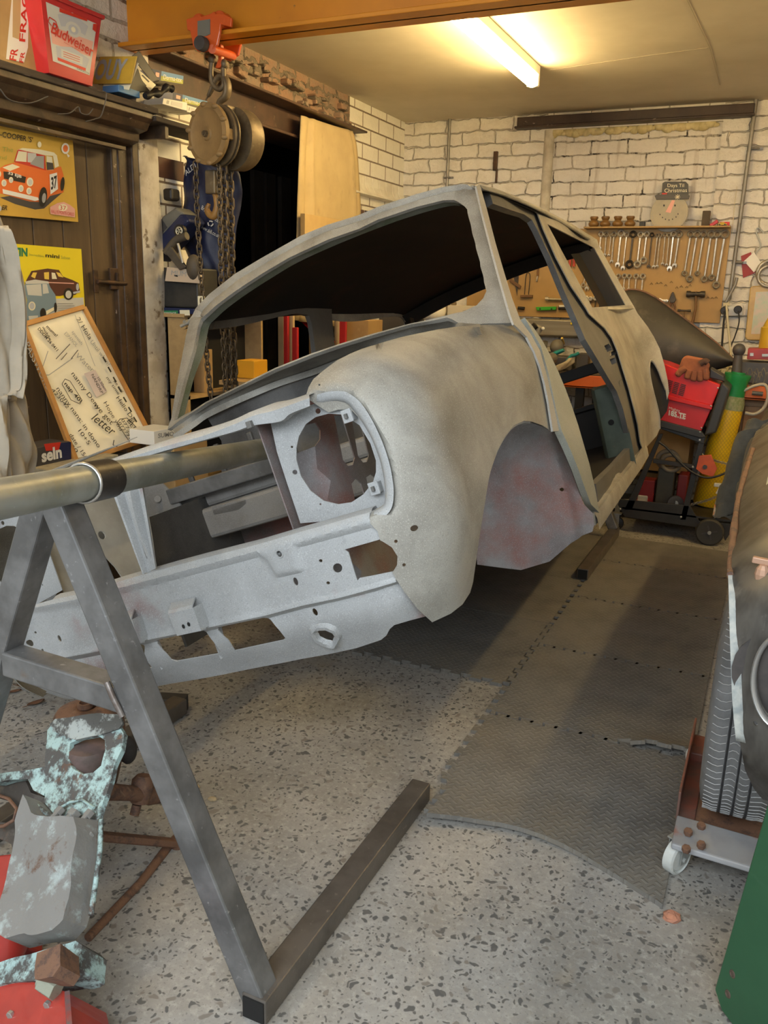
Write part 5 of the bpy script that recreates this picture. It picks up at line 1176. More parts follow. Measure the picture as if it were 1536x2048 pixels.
# ---- number plate, white plate, folders and boxes
np_ = thing('number_plate', 'worn yellow number plate standing on the shelf beside the bucket', 'number plate', at(230, 168, Y=2.74))
P = [at(*p, Y=2.74) for p in ((182, 168), (262, 167), (274, 112), (200, 113))]; 
MB().prism(P, (0, .004, 0)).build('plate_blank', mat('yellow_reflective_plate', (.62, .40, .05), (.52, .33, .05), 9, rough=.4), np_, bevel=.002)
F = Flat(onY(2.7395)); F.text('grey', 'OUY', (186, 158), (246, 157), (196, 119), bold=.035); F.build('plate_letters', np_)
P = [at(*p, Y=2.755) for p in ((205, 172), (257, 180), (277, 126), (240, 120))]; o = MB().prism(P, (0, .004, 0)).build('white_plate', K['cream'], bevel=.002); tag(o, 'blank white plate leaning behind the yellow number plate', 'number plate')
P = [at(*p, X=-2.44) for p in ((262, 112), (278, 101), (318, 160), (304, 165))]; o = MB().prism(P, (-.012, .02, 0)).build('black_folder', K['dark'], bevel=.003); tag(o, 'black folder leaning on its edge behind the plates', 'folder')
P = [at(*p, X=-2.42) for p in ((240, 182), (268, 130), (312, 172), (300, 184))]; bb_ = MB().prism(P, (-.05, 0, 0)).build('product_box', K['black'], bevel=.002); tag(bb_, 'black and white printed carton lying open on the shelf end', 'box')
F = Flat(onX(-2.4195)); F.poly('cream', [(276, 138), (312, 170), (300, 182), (290, 170), (282, 156)]).line('black', [(284, 150), (298, 164)], 3).line('black', [(280, 158), (292, 172)], 3); F.build('carton_print', bb_)
c, s_ = wbx(238, 176, 280, 190, -2.38, .08); o = MB().box(c, s_).build('blue_carton', K['sky'], bevel=.003); tag(o, 'small blue shiny carton under the white plate', 'box')
o = MB().tube(catmull([at(*p, X=-2.36) for p in ((290, 192), (306, 188), (322, 186), (334, 174), (344, 178))], 5), [.012 + .004 * math.sin(i) for i in range(21)], 8).build('black_cloth', K['black'], smooth=60); tag(o, 'black crumpled strap hanging over the shelf end', 'strap')
M_glovebox = K['green']
def gbox(px, X, lab, txt):
    P = [at(*p, X=X) for p in px]; t = thing('carton', lab, 'box', np.array(P).min(0)); MB().prism(P, (-.10, 0, 0)).build('carton_body', K['white'], t, bevel=.002)
    F = Flat(onX(X + .0004)); a, b, c_, d = [np.array(p, float) for p in px]; L = lambda u, v: tuple((a * (1 - u) + b * u) * (1 - v) + (d * (1 - u) + c_ * u) * v)
    if txt: F.poly('navy', [L(0, 0), L(.28, 0), L(.28, 1), L(0, 1)]).poly('pink', [L(.1, .3), L(.22, .3), L(.22, .75), L(.1, .75)]).poly('olive', [L(.28, .0), L(1, 0), L(1, .5), L(.28, .5)]).poly('sky', [L(.28, .5), L(1, .5), L(1, 1), L(.28, 1)]); F.text('white', txt, L(.36, .18), L(.95, .20), L(.36, .72))
    else: F.line('grey', [L(.15, .5), L(.25, .5)], 7).poly('pale', [L(.35, .2), L(.8, .2), L(.8, .8), L(.35, .8)])
    F.build('carton_print', t)
gbox([(304, 158), (366, 168), (367, 152), (306, 138)], -2.46, 'green and purple glove carton up near the girder', 'Derma-tex')
gbox([(345, 200), (414, 216), (415, 203), (346, 184)], -2.43, 'green and purple glove carton lying on the lower shelf', 'Derma-tex')
gbox([(325, 208), (374, 222), (375, 205), (327, 196)], -2.41, 'white carton under the purple glove carton on the lower shelf', '')
gbox([(374, 224), (394, 228), (395, 216), (375, 210)], -2.43, 'pale carton end behind the chain hoist drum', '')
# ---- chain hoist on its beam trolley
M_hred = mat('orange_red_hoist_paint', (.66, .10, .015), (.58, .085, .015), 5, rough=.3, coat=.3)
M_hiron = mat('worn_brown_hoist_iron', (.20, .15, .085), (.13, .095, .055), 16, rough=.5, metal=.4, layers=(((.30, .24, .15), 50, .6, .75),))
M_hdrum = mat('dusty_hoist_drum', (.30, .19, .075), (.24, .15, .06), 12, rough=.6)
M_chain = mat('rusty_chain_steel', (.15, .115, .075), (.10, .075, .05), 30, rough=.45, metal=.6)
hz = at(430, 270, Y=3.0)
hs = thing('chain_hoist', 'old chain hoist hanging from the orange girder on a red trolley', 'hoist', (hz[0], 3.0, 1.0))
YF = 3.0 - .10
fp = [(372, 38), (374, 60), (380, 62), (386, 92), (394, 102), (405, 104), (424, 101), (434, 90), (440, 62), (441, 48), (446, 50), (462, 54), (463, 36), (447, 27), (430, 27), (428, 22), (420, 27), (402, 33), (400, 28), (392, 32)]
MB().prism([at(*p, Y=YF) for p in fp], (0, .012, 0)).build('trolley_plate', M_hred, hs, bevel=.003)
for c in ((392, 36), (433, 30)): p = at(*c, Y=YF); MB().cyl(p + [0, .012, -.01], p + [0, .06, -.01], .030, n=18).build('trolley_wheel', M_hred, hs, bevel=.003)
MB().prism([at(*p, Y=YF - .002) for p in ((395, 42), (420, 38), (420, 68), (412, 72), (395, 74))], (0, .002, 0)).build('rating_plate', mat('grey_rating_plate', (.20, .21, .19), rough=.4, metal=.4), hs)
p = at(400, 86, Y=YF - .03); MB().lathe([(.0, -.006), (.024, -.006), (.026, .002), (.026, .022), (.018, .03)], p, (0, 1, 0), 18).build('axle_nut', M_rubber, hs, smooth=40)
MB().prism([at(*p, Y=3.10) for p in ((440, 92), (442, 118), (458, 122), (476, 110), (482, 84), (482, 78), (462, 84))], (0, .012, 0)).build('trolley_plate', M_hred, hs, bevel=.003)
p0, p1 = at(424, 98, Y=YF), at(466, 112, Y=3.10); MB().tube([p0, p1], .016, 14).build('trolley_axle', M_hred, hs, smooth=50)
MB().prism([at(*p, Y=2.985) for p in ((436, 85), (441, 88), (443, 130), (438, 136), (430, 136), (436, 118))], (0, .022, 0)).build('hanger_plate', M_hred, hs, bevel=.003)
MB().tube(catmull([at(*p, Y=3.0) for p in ((424, 120), (422, 140), (424, 165), (436, 178), (446, 172), (447, 150), (446, 128))], 6), .010, 10).build('shackle', M_hiron, hs, smooth=60)
for c in ((424, 118), (448, 128)): MB().ball(at(*c, Y=3.0), (.016, .016, .018), 12, 8).build('shackle_eye', M_hiron, hs, smooth=80)
MB().tube(catmull([at(*p, Y=3.01) for p in ((412, 200), (420, 186), (434, 158), (448, 154), (455, 172), (452, 192), (440, 204), (437, 216))], 6), [.004] * 4 + [.010 + .012 * math.sin(math.pi * i / 40) for i in range(39)], 10, sq=.6).build('top_hook', M_hiron, hs, smooth=60)
nd = np.array([.24, .97, 0]); nd /= np.linalg.norm(nd)
dc = at(416, 268, Y=2.93); R1 = .113
MB().lathe([(0, -.006), (.022, -.01), (.026, -.004), (.085, -.004), (.094, -.010), (R1, -.006), (R1, .012), (.09, .03), (0, .03)], dc, nd, 36).build('hoist_drum', M_hdrum, hs, smooth=40)
S_, U_, _ = frame(nd)
for k in range(10):
    t = 2 * math.pi * k / 10 + .2; c = dc + (S_ * math.cos(t) + U_ * math.sin(t)) * (R1 - .006) - nd * .008; MB().ball(c, (.016, .010, .010), 10, 6).build('drum_lug', M_hdrum, hs, smooth=70)
MB().cyl(dc - nd * .022, dc, .012, n=6).cyl(dc - nd * .028, dc, .006, n=10).build('drum_nut', M_hiron, hs, bevel=.001)
d2 = dc + nd * .055; MB().lathe([(.06, -.012), (.112, -.014), (.115, -.006), (.085, 0), (.115, .006), (.112, .014), (.06, .012)], d2, nd, 36).build('hand_wheel', M_hiron, hs, smooth=40)
d3 = dc + nd * .155 + np.array([.0, 0, 0]); MB().lathe([(.05, -.03), (.118, -.032), (.120, -.02), (.116, .03), (.108, .045), (.0, .05)], d3, nd, 36).build('rear_drum', M_hiron, hs, smooth=40)
MB().box(dc + nd * .05 + np.array([.07, -.03, -.005]), (.05, .05, .04)).build('chain_guide', M_hdrum, hs, bevel=.004)
MB().box(dc + nd * .1 + [0, 0, .02], (.06, .08, .19)).build('hoist_frame', M_hiron, hs, bevel=.006)
def chain(pts, link, r, name='chain'):
    P = catmull(pts, 12); L = [0]
    for a, b in zip(P[:-1], P[1:]): L.append(L[-1] + np.linalg.norm(b - a))
    n = int(L[-1] / (link * .72)); mb = MB()
    for i in range(n):
        s = (i + .5) * L[-1] / n; k = min(len(P) - 2, max(0, int(np.searchsorted(L, s) - 1))); t = (s - L[k]) / max(1e-6, L[k + 1] - L[k]); c = P[k] + (P[k + 1] - P[k]) * t; d = _nrm(P[k + 1] - P[k])
        S, U, D = frame(d, (0, 1, 0)); w_ = S if i % 2 else U; w_ = _nrm(w_ + .5 * (U if i % 2 else -S)); q = []
        for j in range(12):
            a = 2 * math.pi * j / 12; x, y = math.cos(a) * link * .32, math.sin(a) * link * .28; x += .22 * link * (1 if math.cos(a) > 0 else -1); q.append(c + D * x + w_ * y)
        mb.tube(q, r, 6, closed=True)
    return mb.build(name, M_chain, hs, smooth=70)
def hp(x, y, Y=3.0): return at(x, y, Y=Y)
chain([hp(391, 325, 2.93), hp(394, 420, 2.93), hp(400, 520, 2.93), hp(406, 610, 2.93), hp(414, 720, 2.93), hp(424, 815, 2.93)], .036, .0036)
chain([hp(436, 290, 2.96), hp(440, 420, 2.96), hp(443, 600, 2.96), hp(452, 800, 2.96)], .034, .0036)
chain([hp(447, 330, 3.0), hp(450, 450, 3.0), hp(454, 600, 3.0), hp(460, 795, 3.0)], .042, .0046)
chain([hp(459, 292, 3.06), hp(462, 430, 3.06), hp(465, 600, 3.06), hp(470, 780, 3.06)], .046, .0052)
MB().box(hp(426, 365, 3.0), (.05, .045, .09)).build('bottom_block', M_hiron, hs, bevel=.006)
MB().tube(catmull([hp(*p, 3.0) for p in ((426, 382), (432, 396), (434, 414), (428, 432), (418, 428), (414, 418), (418, 408))], 6), [.008 + .007 * math.sin(math.pi * i / 36) for i in range(37)], 10).build('load_hook', mat('orange_brown_hook', (.36, .19, .05), (.28, .14, .04), 12, rough=.45), hs, smooth=60)
# ---- posters on the door
XP = XL + .006
p1 = thing('advert_poster', 'gold poster with a red and white rally car, upper of the two on the door', 'poster', at(120, 440, X=XP))
MB().prism([at(*p, X=XP) for p in ((-60, 425), (156, 444), (145, 281), (-60, 240))], (.0015, 0, 0)).build('poster_sheet', mat('gold_printed_sheet', (.70, .44, .07), (.60, .36, .06), 3, rough=.3), p1)
F = Flat(onX(XP + .0016))
F.poly('dark', [(0, 395), (30, 408), (70, 419), (88, 417), (125, 385), (128, 375), (90, 380)])
F.poly('orange', [(-6, 340), (10, 330), (30, 325), (35, 322), (100, 340), (122, 333), (127, 350), (127, 385), (100, 392), (90, 405), (60, 403), (-6, 385)])
F.poly('cream', [(34, 300), (45, 296), (80, 299), (108, 305), (115, 312), (92, 311), (60, 304), (36, 302)]).poly('red', [(28, 324), (35, 300), (38, 299), (90, 311), (92, 341), (80, 338)]).poly('cream', [(31, 322), (37, 302), (54, 304), (53, 324)]).poly('pale', [(55, 324), (55, 305), (72, 307), (76, 328)]).poly('grey', [(60, 328), (73, 312), (88, 312), (88, 338)])
F.poly('cream', [(93, 312), (104, 314), (107, 340), (94, 340)]).poly('cream', [(106, 312), (114, 312), (118, 332), (110, 336)]).poly('dark', [(93, 324), (106, 326), (108, 339), (94, 340)])
F.poly('orange', [(0, 336), (28, 325), (80, 339), (60, 352), (10, 348)]).poly('cream', [(5, 335), (25, 328), (40, 334), (20, 342)]).poly('black', [(7, 343), (20, 344), (52, 354), (50, 366), (8, 357)]).text('white', '33 EJB', (16, 348), (43, 356), (16.5, 342.5), bold=.03)
for x, y, r in ((60, 364, 9), (-3, 348, 7), (22, 360, 6), (8, 366, 7), (42, 377, 7), (58, 382, 7)): F.ell('cream', x, y, r * .75, r).ell('pale', x + .5, y + .5, r * .5, r * .7)
F.poly('white', [(5, 378), (76, 395), (78, 400), (70, 402), (6, 387)]).ell('black', 86, 394, 8, 20, .1).ell('grey', 88, 396, 4, 10, .1).ell('black', 125, 368, 4, 14, .1)
F.poly('white', [(99, 349), (114, 345), (116, 378), (101, 389)]).text('black', '37', (102, 379), (114, 374), (102, 355), bold=.03)
F.ell('white', 131, 297, 8, 11).ell('orange', 131, 297, 5, 7).poly('white', [(133, 306), (140, 312), (136, 315)]).ell('cream', 79, 289, 4, 6)
F.poly('pink', [(100, 414), (108, 410), (115, 406), (128, 404), (140, 410), (150, 418), (150, 435), (101, 428)]).ell('cream', 126, 415, 9, 7).text('red', '37', (120, 419), (132, 421), (120, 410)).text('red', 'RALLYE MONTE-CARLO', (103, 426), (148, 432), (103, 419))
F.text('black', "-COOPER 'S'", (0, 273), (65, 285), (1, 262), bold=.015).text('olive', 'The', (4, 303), (26, 304), (5, 293)).text('olive', 'nd', (0, 318), (13, 319), (0, 310)).text('black', 'ER', (3, 419), (14, 420), (4, 410), bold=.02, shear=.2).ell('silver', -1, 417, 4, 6)
F.build('printed_picture', p1)
p2 = thing('advert_poster', 'lemon yellow poster of brown and blue saloons below the gold one', 'poster', at(100, 640, X=XP))
MB().prism([at(*p, X=XP) for p in ((10, 660), (172, 660), (162, 498), (10, 486))], (.0015, 0, 0)).build('poster_sheet', K['lemon'], p2)
F = Flat(onX(XP + .0016)); F.poly('pale', [(55, 600), (167, 595), (171, 659), (50, 659)]).text('green', 'TIN', (27, 511), (55, 512), (27, 495), bold=.05).text('olive', 'Incredible', (59, 511), (88, 515), (59, 506)).text('black', 'mini', (91, 514), (119, 517), (91, 506), bold=.02).text('olive', 'Saloon', (122, 517), (140, 519), (122, 511))
F.poly('brown', [(50, 566), (55, 556), (63, 542), (95, 537), (118, 540), (126, 553), (145, 560), (157, 566), (160, 582), (150, 590), (128, 590), (120, 592), (60, 590)]).poly('yellow', [(62, 553), (66, 545), (74, 545), (70, 557)]).poly('yellow', [(88, 545), (98, 544), (98, 559), (89, 558)]).poly('yellow', [(112, 544), (120, 546), (127, 555), (117, 553)]).poly('cream', [(103, 545), (110, 546), (114, 558), (104, 558)])
F.line('pink', [(60, 563), (100, 565), (148, 567)], 2).ell('black', 137, 588, 10, 12).ell('pale', 137, 589, 6, 8).ell('silver', 155, 574, 3, 7).poly('silver', [(146, 584), (160, 581), (160, 585), (147, 588)])
F.poly('blue', [(48, 575), (52, 564), (96, 564), (101, 575), (111, 590), (113, 610), (108, 622), (90, 632), (58, 640), (52, 640), (54, 600)]).poly('pale', [(52, 570), (82, 568), (84, 592), (56, 590)]).poly('pale', [(85, 568), (94, 568), (98, 586), (86, 588)]).poly('pale', [(50, 563), (70, 559), (97, 563), (98, 567), (52, 568)]).ell('cream', 64, 612, 7, 9).ell('silver', 64, 612, 5, 7).poly('cream', [(92, 622), (112, 612), (112, 618), (93, 630)]).ell('black', 86, 627, 6, 11).ell('black', 111, 615, 3, 10).poly('pale', [(57, 632), (76, 631), (76, 636), (58, 640)])
for k in range(4): F.line('grey', [(116, 607 + k * 4.4), (146 + 3 * (k % 2), 607 + k * 4.4)], 1.2)
F.build('printed_picture', p2)
for px in ((28, 238), (138, 262)):
    o = MB().ball(at(*px, X=XL - .012), (.006, .007, .004), 8, 5).build('door_tack', K['cream']); o['kind'] = 'structure'; o.parent = dr; o.location = (0, 0, 0); o.location = tuple(WL[o.name] - WL['door_1'])
# ---- whiteboard leaning on the door
wTL, wTR, wBR, wBL = at(46, 650, X=-2.47), at(166, 615, X=-2.47), at(302, 876, X=-2.27), at(152, 926, X=-2.27)
uu = _nrm((wTR - wTL) + (wBR - wBL)); vv = _nrm((wTL - wBL) + (wTR - wBR)); ww = np.cross(uu, vv); WB, HB = np.linalg.norm(wTR - wTL), np.linalg.norm(wTL - wBL)
O_ = wBL
wb = thing('whiteboard', 'handwritten whiteboard in a wooden frame leaning askew against the door', 'whiteboard', O_ * [1, 1, 0] + [0, 0, O_[2]])
MB().prism([wBL, wBR, wTR, wTL], -ww * .012).build('writing_surface', mat('cream_whiteboard_film', (.90, .85, .70), (.85, .79, .62), 4, rough=.3), wb)
M_oak = mat('honey_pine_frame', (.50, .24, .06), (.42, .19, .05), 12, rough=.45, stretch=(1, 1, 1))
for a, b in ((wBL, wBR), (wBR, wTR), (wTR, wTL), (wTL, wBL)):
    MB().bar(a + ww * .002, b + ww * .002, .018, .018, ww).build('frame_rail', M_oak, wb, bevel=.002)
def bl(x, y, off=0):   # bilinear: pixel -> board plane
    d = wray(x, y); return CAM + d * (((O_ + ww * (.0008 + off)) - CAM) @ ww) / (d @ ww)
F = Flat(bl)
def wt(c, t, p0, p1, h, **k):
    d = np.array(p1, float) - p0; l = np.linalg.norm(d); n = np.array([d[1], -d[0]]) / l * h; F.text(c, t, p0, p1, tuple(np.array(p0) + n), **k)
wt('black', 'mums!', (92, 654), (112, 674), 6, bold=.02); wt('black', 'mobile:', (84, 655), (100, 682), 5, bold=.02); wt('black', 'DDDM 26 0411', (75, 658), (113, 703), 6, bold=.02)
wt('grey', 'PASSWORD:', (48, 688), (97, 788), 12); wt('grey', 'spanish', (143, 664), (162, 690), 6); wt('grey', 'ESPANOL', (128, 668), (152, 694), 7); wt('dark', '2/ Hola', (152, 638), (178, 680), 9); wt('grey', 'Until when?', (180, 684), (216, 732), 8)
wt('grey', 'Water', (150, 712), (184, 745), 10); wt('black', 'nanny Deny', (142, 748), (196, 820), 9); wt('black', 'nap 40!', (128, 768), (160, 806), 7, bold=.02); wt('black', 'nanny nans: in dono', (112, 778), (196, 896), 9); wt('black', '423042', (102, 780), (134, 818), 7); wt('black', '10+5', (156, 862), (176, 890), 8)
wt('black', 'date / 15/5', (138, 870), (172, 922), 8); wt('black', '20', (140, 892), (152, 906), 7); wt('black', 'we get', (186, 810), (222, 850), 10); wt('black', 'letter', (182, 838), (224, 872), 18, shear=.2); wt('black', 'Hello Dej', (232, 796), (266, 845), 8); wt('dark', 'Hope you', (207, 806), (240, 862), 8)
wt('black', 'we met', (226, 762), (244, 786), 6); wt('black', 'my time', (212, 756), (236, 790), 6); wt('black', 'BEN', (254, 842), (270, 866), 8); wt('black', '07756', (242, 840), (262, 872), 6); wt('black', '072771', (236, 846), (258, 878), 6)
F.line('grey', [(96, 702), (84, 738), (86, 750), (98, 750), (146, 716)], 1.6).line('dark', [(140, 688), (112, 718)], 1.6).line('dark', [(134, 706), (122, 720)], 1.6).line('dark', [(156, 700), (142, 718)], 1.6).line('grey', [(150, 630), (190, 732)], .8).line('black', [(254, 836), (284, 866), (280, 874), (266, 884), (258, 882), (234, 846), (240, 838), (254, 836)], 1.3).line('black', [(130, 758), (124, 768), (142, 800), (160, 808), (164, 800), (140, 762), (130, 758)], 1.2).line('black', [(228, 880), (226, 890), (236, 894)], 1.6)
for k in range(9): a = 700 + k * 20; F.line('black', [(206 + k * 10.2, a + 14), (212 + k * 10.2, a + 24)], 3)
F.build('marker_writing', wb)
P = [bl(*p, .0006) for p in ((168, 747), (190, 740), (214, 783), (193, 795))]; nt_ = MB().prism(P, ww * .0008).build('paper_note', flatc('pink_note', (.66, .56, .54)), wb)
F = Flat(lambda x, y, o=0: bl(x, y, o + .0014)); 
wt('black', '10.30am', (194, 756), (210, 782), 5); wt('black', 'NANDRP', (182, 750), (202, 788), 6); F.build('note_writing', wb)
# ---- white overalls
M_cloth = mat('crumpled_white_overall', (.48, .415, .32), (.40, .345, .265), 7, rough=.85, bump=(26, .5))
ov = thing('overalls', 'crumpled white overalls hanging over the left edge by the posters', 'clothing', at(30, 970, X=-1.98))
def drape(rows_px, Xf, name, nf=26, fold=.018, ph=0.0):
    rows = []; R_ = catmull([np.array([a, b, y]) for a, b, y in rows_px], 7)
    for i, (a, b, y) in enumerate(R_):
        row = []
        for j in range(nf):
            u = j / (nf - 1); x = a + (b - a) * u; p = at(x, y, X=Xf); bul = math.sin(math.pi * min(1, max(0, u))) ** .6
            row.append(p + np.array([.055 * bul - .05 + fold * math.sin(u * 15 + ph + i * .09) * bul + fold * .55 * math.sin(u * 31 - i * .22 + ph), 0, .005 * math.sin(u * 9 + i * .5)]))
        rows.append(row)
    return MB().grid(rows).build(name, M_cloth, ov, smooth=80, thick=.003)
drape([(-70, 8, 425), (-70, 22, 455), (-70, 36, 500), (-70, 44, 540), (-70, 48, 580), (-70, 51, 640), (-70, 53, 700), (-70, 54, 760), (-70, 56, 800)], -2.0, 'torso', 30, .012)
drape([(8, 20, 455), (16, 42, 510), (28, 50, 560), (34, 55, 620), (36, 56, 680), (34, 54, 730), (30, 56, 770), (20, 52, 794)], -1.96, 'sleeve', 14, .008, 1)
drape([(-50, 58, 780), (-50, 72, 820), (-50, 82, 860), (-50, 90, 900), (-50, 86, 940), (-50, 74, 975)], -2.05, 'trouser_leg', 30, .022, 2)
drape([(-60, 30, 790), (-60, 36, 850), (-60, 40, 910), (-60, 42, 970)], -1.98, 'trouser_leg', 22, .018, 4)
# ---- clutter below the whiteboard
zb_ = at(160, 932, X=-2.2)[2]
tb = thing('side_bench', 'low wooden side bench under the whiteboard', 'bench', (-2.35, 2.1, 0))
MB().box((-2.36, 2.05, zb_ - .03), (.36, 1.0, .04)).build('bench_top', M_woodrough, tb, bevel=.003)
for x in (-2.22, -2.5):
    for y in (1.6, 2.5): MB().box((x, y, (zb_ - .05) / 2), (.05, .05, zb_ - .05)).build('leg', M_woodrough, tb, bevel=.003)
c, s_ = wbx(70, 888, 142, 925, -2.28, .10); s_[2] += .02; c[2] = zb_ - .01 + s_[2] / 2
o = thing('oil_carton', 'dark carton with white and red lettering beside the overalls', 'box', c - [0, 0, s_[2] / 2]); MB().box(c, s_).build('carton_body', K['dark'], o, bevel=.002)
F = Flat(onX(-2.2795)); F.poly('red', [(88, 888), (122, 884), (118, 900), (92, 902)]).poly('navy', [(122, 886), (142, 884), (142, 920), (112, 918)]).text('white', 'seln', (84, 924), (124, 914), (82, 900), bold=.04); F.build('carton_print', o)
o = MB().box((-2.30, at(130, 940, X=-2.3)[1], zb_ + .0), (.2, .34, .020)).build('newspaper_pile', mat('old_newspaper', (.40, .35, .24), (.30, .26, .18), 30, rough=.9), bevel=.003); tag(o, 'flat pile of old newspapers under the carton and whiteboard', 'papers')
# ---- chipboard cabinet left of the doorway
M_chip = mat('tan_chipboard', (.48, .32, .14), (.42, .275, .12), 30, rough=.75)
YC = 3.12; zt = at(345, 634, Y=YC)[2]; xc0, xc1 = XL + .03, at(373, 700, Y=YC)[0]; cyl_ = .62; dc_ = xc1 - xc0; xm_ = (xc0 + xc1) / 2
cb_ = thing('chipboard_cabinet', 'tall chipboard cabinet with open front beside the door post', 'cabinet', (xm_, YC + .3, 0))
MB().box((xm_, YC + .008, zt / 2), (dc_, .016, zt)).build('side_board', M_chip, cb_); MB().box((xm_, YC + cyl_, zt / 2), (dc_, .016, zt)).build('side_board', M_chip, cb_)
MB().box((xm_, YC + cyl_ / 2, zt + .008), (dc_ + .01, cyl_ + .03, .016)).build('top_board', M_chip, cb_)
for z in (.42, .81): MB().box((xm_, YC + cyl_ / 2, z), (dc_, cyl_, .016)).build('shelf_board', M_chip, cb_)
MB().box((xc0 + .005, YC + cyl_ / 2, zt / 2), (.01, cyl_, zt)).build('back_board', M_black, cb_)
c = at(410, 690, X=xc1 - .03); o = MB().box((xc1 - .045, c[1], .818 + .10), (.06, .07, .20)).build('cereal_carton', M_card, bevel=.002); tag(o, 'small upright card box inside the chipboard cabinet', 'box')
# bench with plastic tray beyond, carrying a yellow folder
hb_ = thing('tray_table', 'small chipboard table carrying a yellow folder past the hanging chains', 'table', (-2.29, 3.47, 0))
zt2 = at(490, 757, Y=3.45)[2]; MB().box((-2.29, 3.48, zt2 - .01), (.17, .34, .02)).build('table_top', M_chip, hb_)
for y in (3.34, 3.62): MB().box((-2.29, y, (zt2 - .02) / 2), (.15, .02, zt2 - .02)).build('leg', M_chip, hb_)
c, s_ = wby(474, 715, 508, 752, 3.45, .12); s_[2] = .085; c[2] = zt2 + .0435; ob = MB().box(c, s_).build('yellow_folder', mat('bright_orange_card', (.80, .40, .02), rough=.6), bevel=.003); tag(ob, 'yellow and orange card folder behind the chains', 'folder')
# book, black crate, card, things on top
c, s_ = wby(313, 618, 388, 632, YC - .01, .18); c[2] = zt + .016 + .0125; s_[2] = .024
bo = thing('manual_book', 'thick green and navy book lying flat on the cabinet top', 'book', c - [0, 0, .012]); MB().box(c, s_).build('book_block', K['navy'], bo, bevel=.002)
F = Flat(onY(YC - .0105)); F.poly('green', [(321, 621), (356, 621), (356, 631), (321, 631)]).poly('cream', [(359, 620), (379, 620), (380, 631), (360, 631)]).text('white', 'WORKSHOP', (324, 629), (352, 629), (324, 624)); F.build('spine_print', bo)
zc_ = c[2] + .0125; c, s_ = wby(307, 540, 396, 617, YC, .15); hgt = at(350, 536, Y=YC)[2] - zc_
cr = MB().box((c[0], c[1], zc_ + hgt / 2 + .001), (s_[0], s_[1], hgt)).build('black_case', mat('dusty_black_case', (.022, .022, .022), (.045, .042, .036), 9, rough=.5, layers=(((.14, .13, .11), 40, .70, .78),)), bevel=.008); tag(cr, 'big dusty black plastic case standing on the book', 'case')
P = [at(*p, Y=YC - .03) for p in ((330, 562), (402, 567), (400, 541), (334, 534))]; sg = thing('card_sign', 'pale card lettered in pencil propped against the black case', 'sign', np.array(P).mean(0) - [0, 0, .03]); MB().prism(P, (0, .012, 0)).build('card', mat('pale_card', (.60, .47, .34), rough=.8), sg)
F = Flat(onY(YC - .0305)); F.text('grey', 'MUM', (342, 550), (372, 553), (343, 540)).poly('black', [(349, 549), (356, 551), (355, 554), (348, 552)]); F.build('pencil_letters', sg)
# toy car: lofted body tipped nose down
tc = thing('toy_car', 'dark blue model estate car tipped nose down on the black case', 'toy car', at(315, 525, Y=YC + .02))
M_toy = mat('dusty_navy_toy', (.012, .018, .06), (.02, .025, .07), 6, rough=.3); M_toyroof = mat('dusty_grey_roof', (.16, .155, .13), (.12, .115, .10), 8, rough=.6)
A_, B_ = at(304, 530, Y=YC), at(366, 462, Y=YC); dx = _nrm(B_ - A_); up_ = _nrm(np.cross(dx, np.array([0, 1., 0]))); up_ = -up_ if up_[2] < 0 else up_
L_t = np.linalg.norm(at(300, 545, Y=YC) - at(372, 440, Y=YC)); A_ = at(301, 540, Y=YC)
prof = [(0, .10), (.02, .32), (.20, .46), (.34, .82), (.66, .88), (.92, .78), (.99, .40), (1.0, .12)]
for nm, sl, wd, mm in (('body_shell', [(u, min(v, .50)) for u, v in prof], .12, M_toy), ('cabin_roof', [(.20, .44), (.35, .82), (.66, .89), (.92, .78), (.98, .45)], .10, M_toyroof)):
    MB().prism([A_ + dx * (u * L_t) + up_ * (v * .15) + np.array([0, -.0 if wd > .11 else .01, 0]) for u, v in sl], (0, wd, 0)).build(nm, mm, tc, bevel=.012, seg=3)
MB().prism([A_ + dx * (u * L_t) + up_ * (v * .15) + np.array([0, .009, 0]) for u, v in ((.30, .54), (.38, .78), (.62, .80), (.62, .54))], (0, .002, 0)).build('side_window', K['dark'], tc)
for u in (.15, .80):
    c = A_ + dx * (u * L_t) + up_ * .014; w_ = MB().lathe([(0, -.012), (.022, -.012), (.028, -.006), (.028, .012), (0, .012)], c + [0, -.006, 0], (0, -1, 0), 20).build('wheel', K['black'], tc, smooth=40)
    k = MB()
    for a in range(5): t = 2 * math.pi * a / 5; k.bar(c + [0, -.0188, 0], c + [0, -.0188, 0] + dx * .015 * math.cos(t) + up_ * .015 * math.sin(t), .005, .002, (0, 1, 0))
    k.torus(c + [0, -.018, 0], (0, 1, 0), .016, .003, 16, 6); k.build('alloy_spokes', mat('alloy_cream', (.6, .55, .40), rough=.4, metal=.3), w_)
MB().box(A_ + dx * L_t * .9 + up_ * .19 + [0, .05, 0], (.05, .06, .05)).build('roof_box', K['black'], tc, bevel=.01)
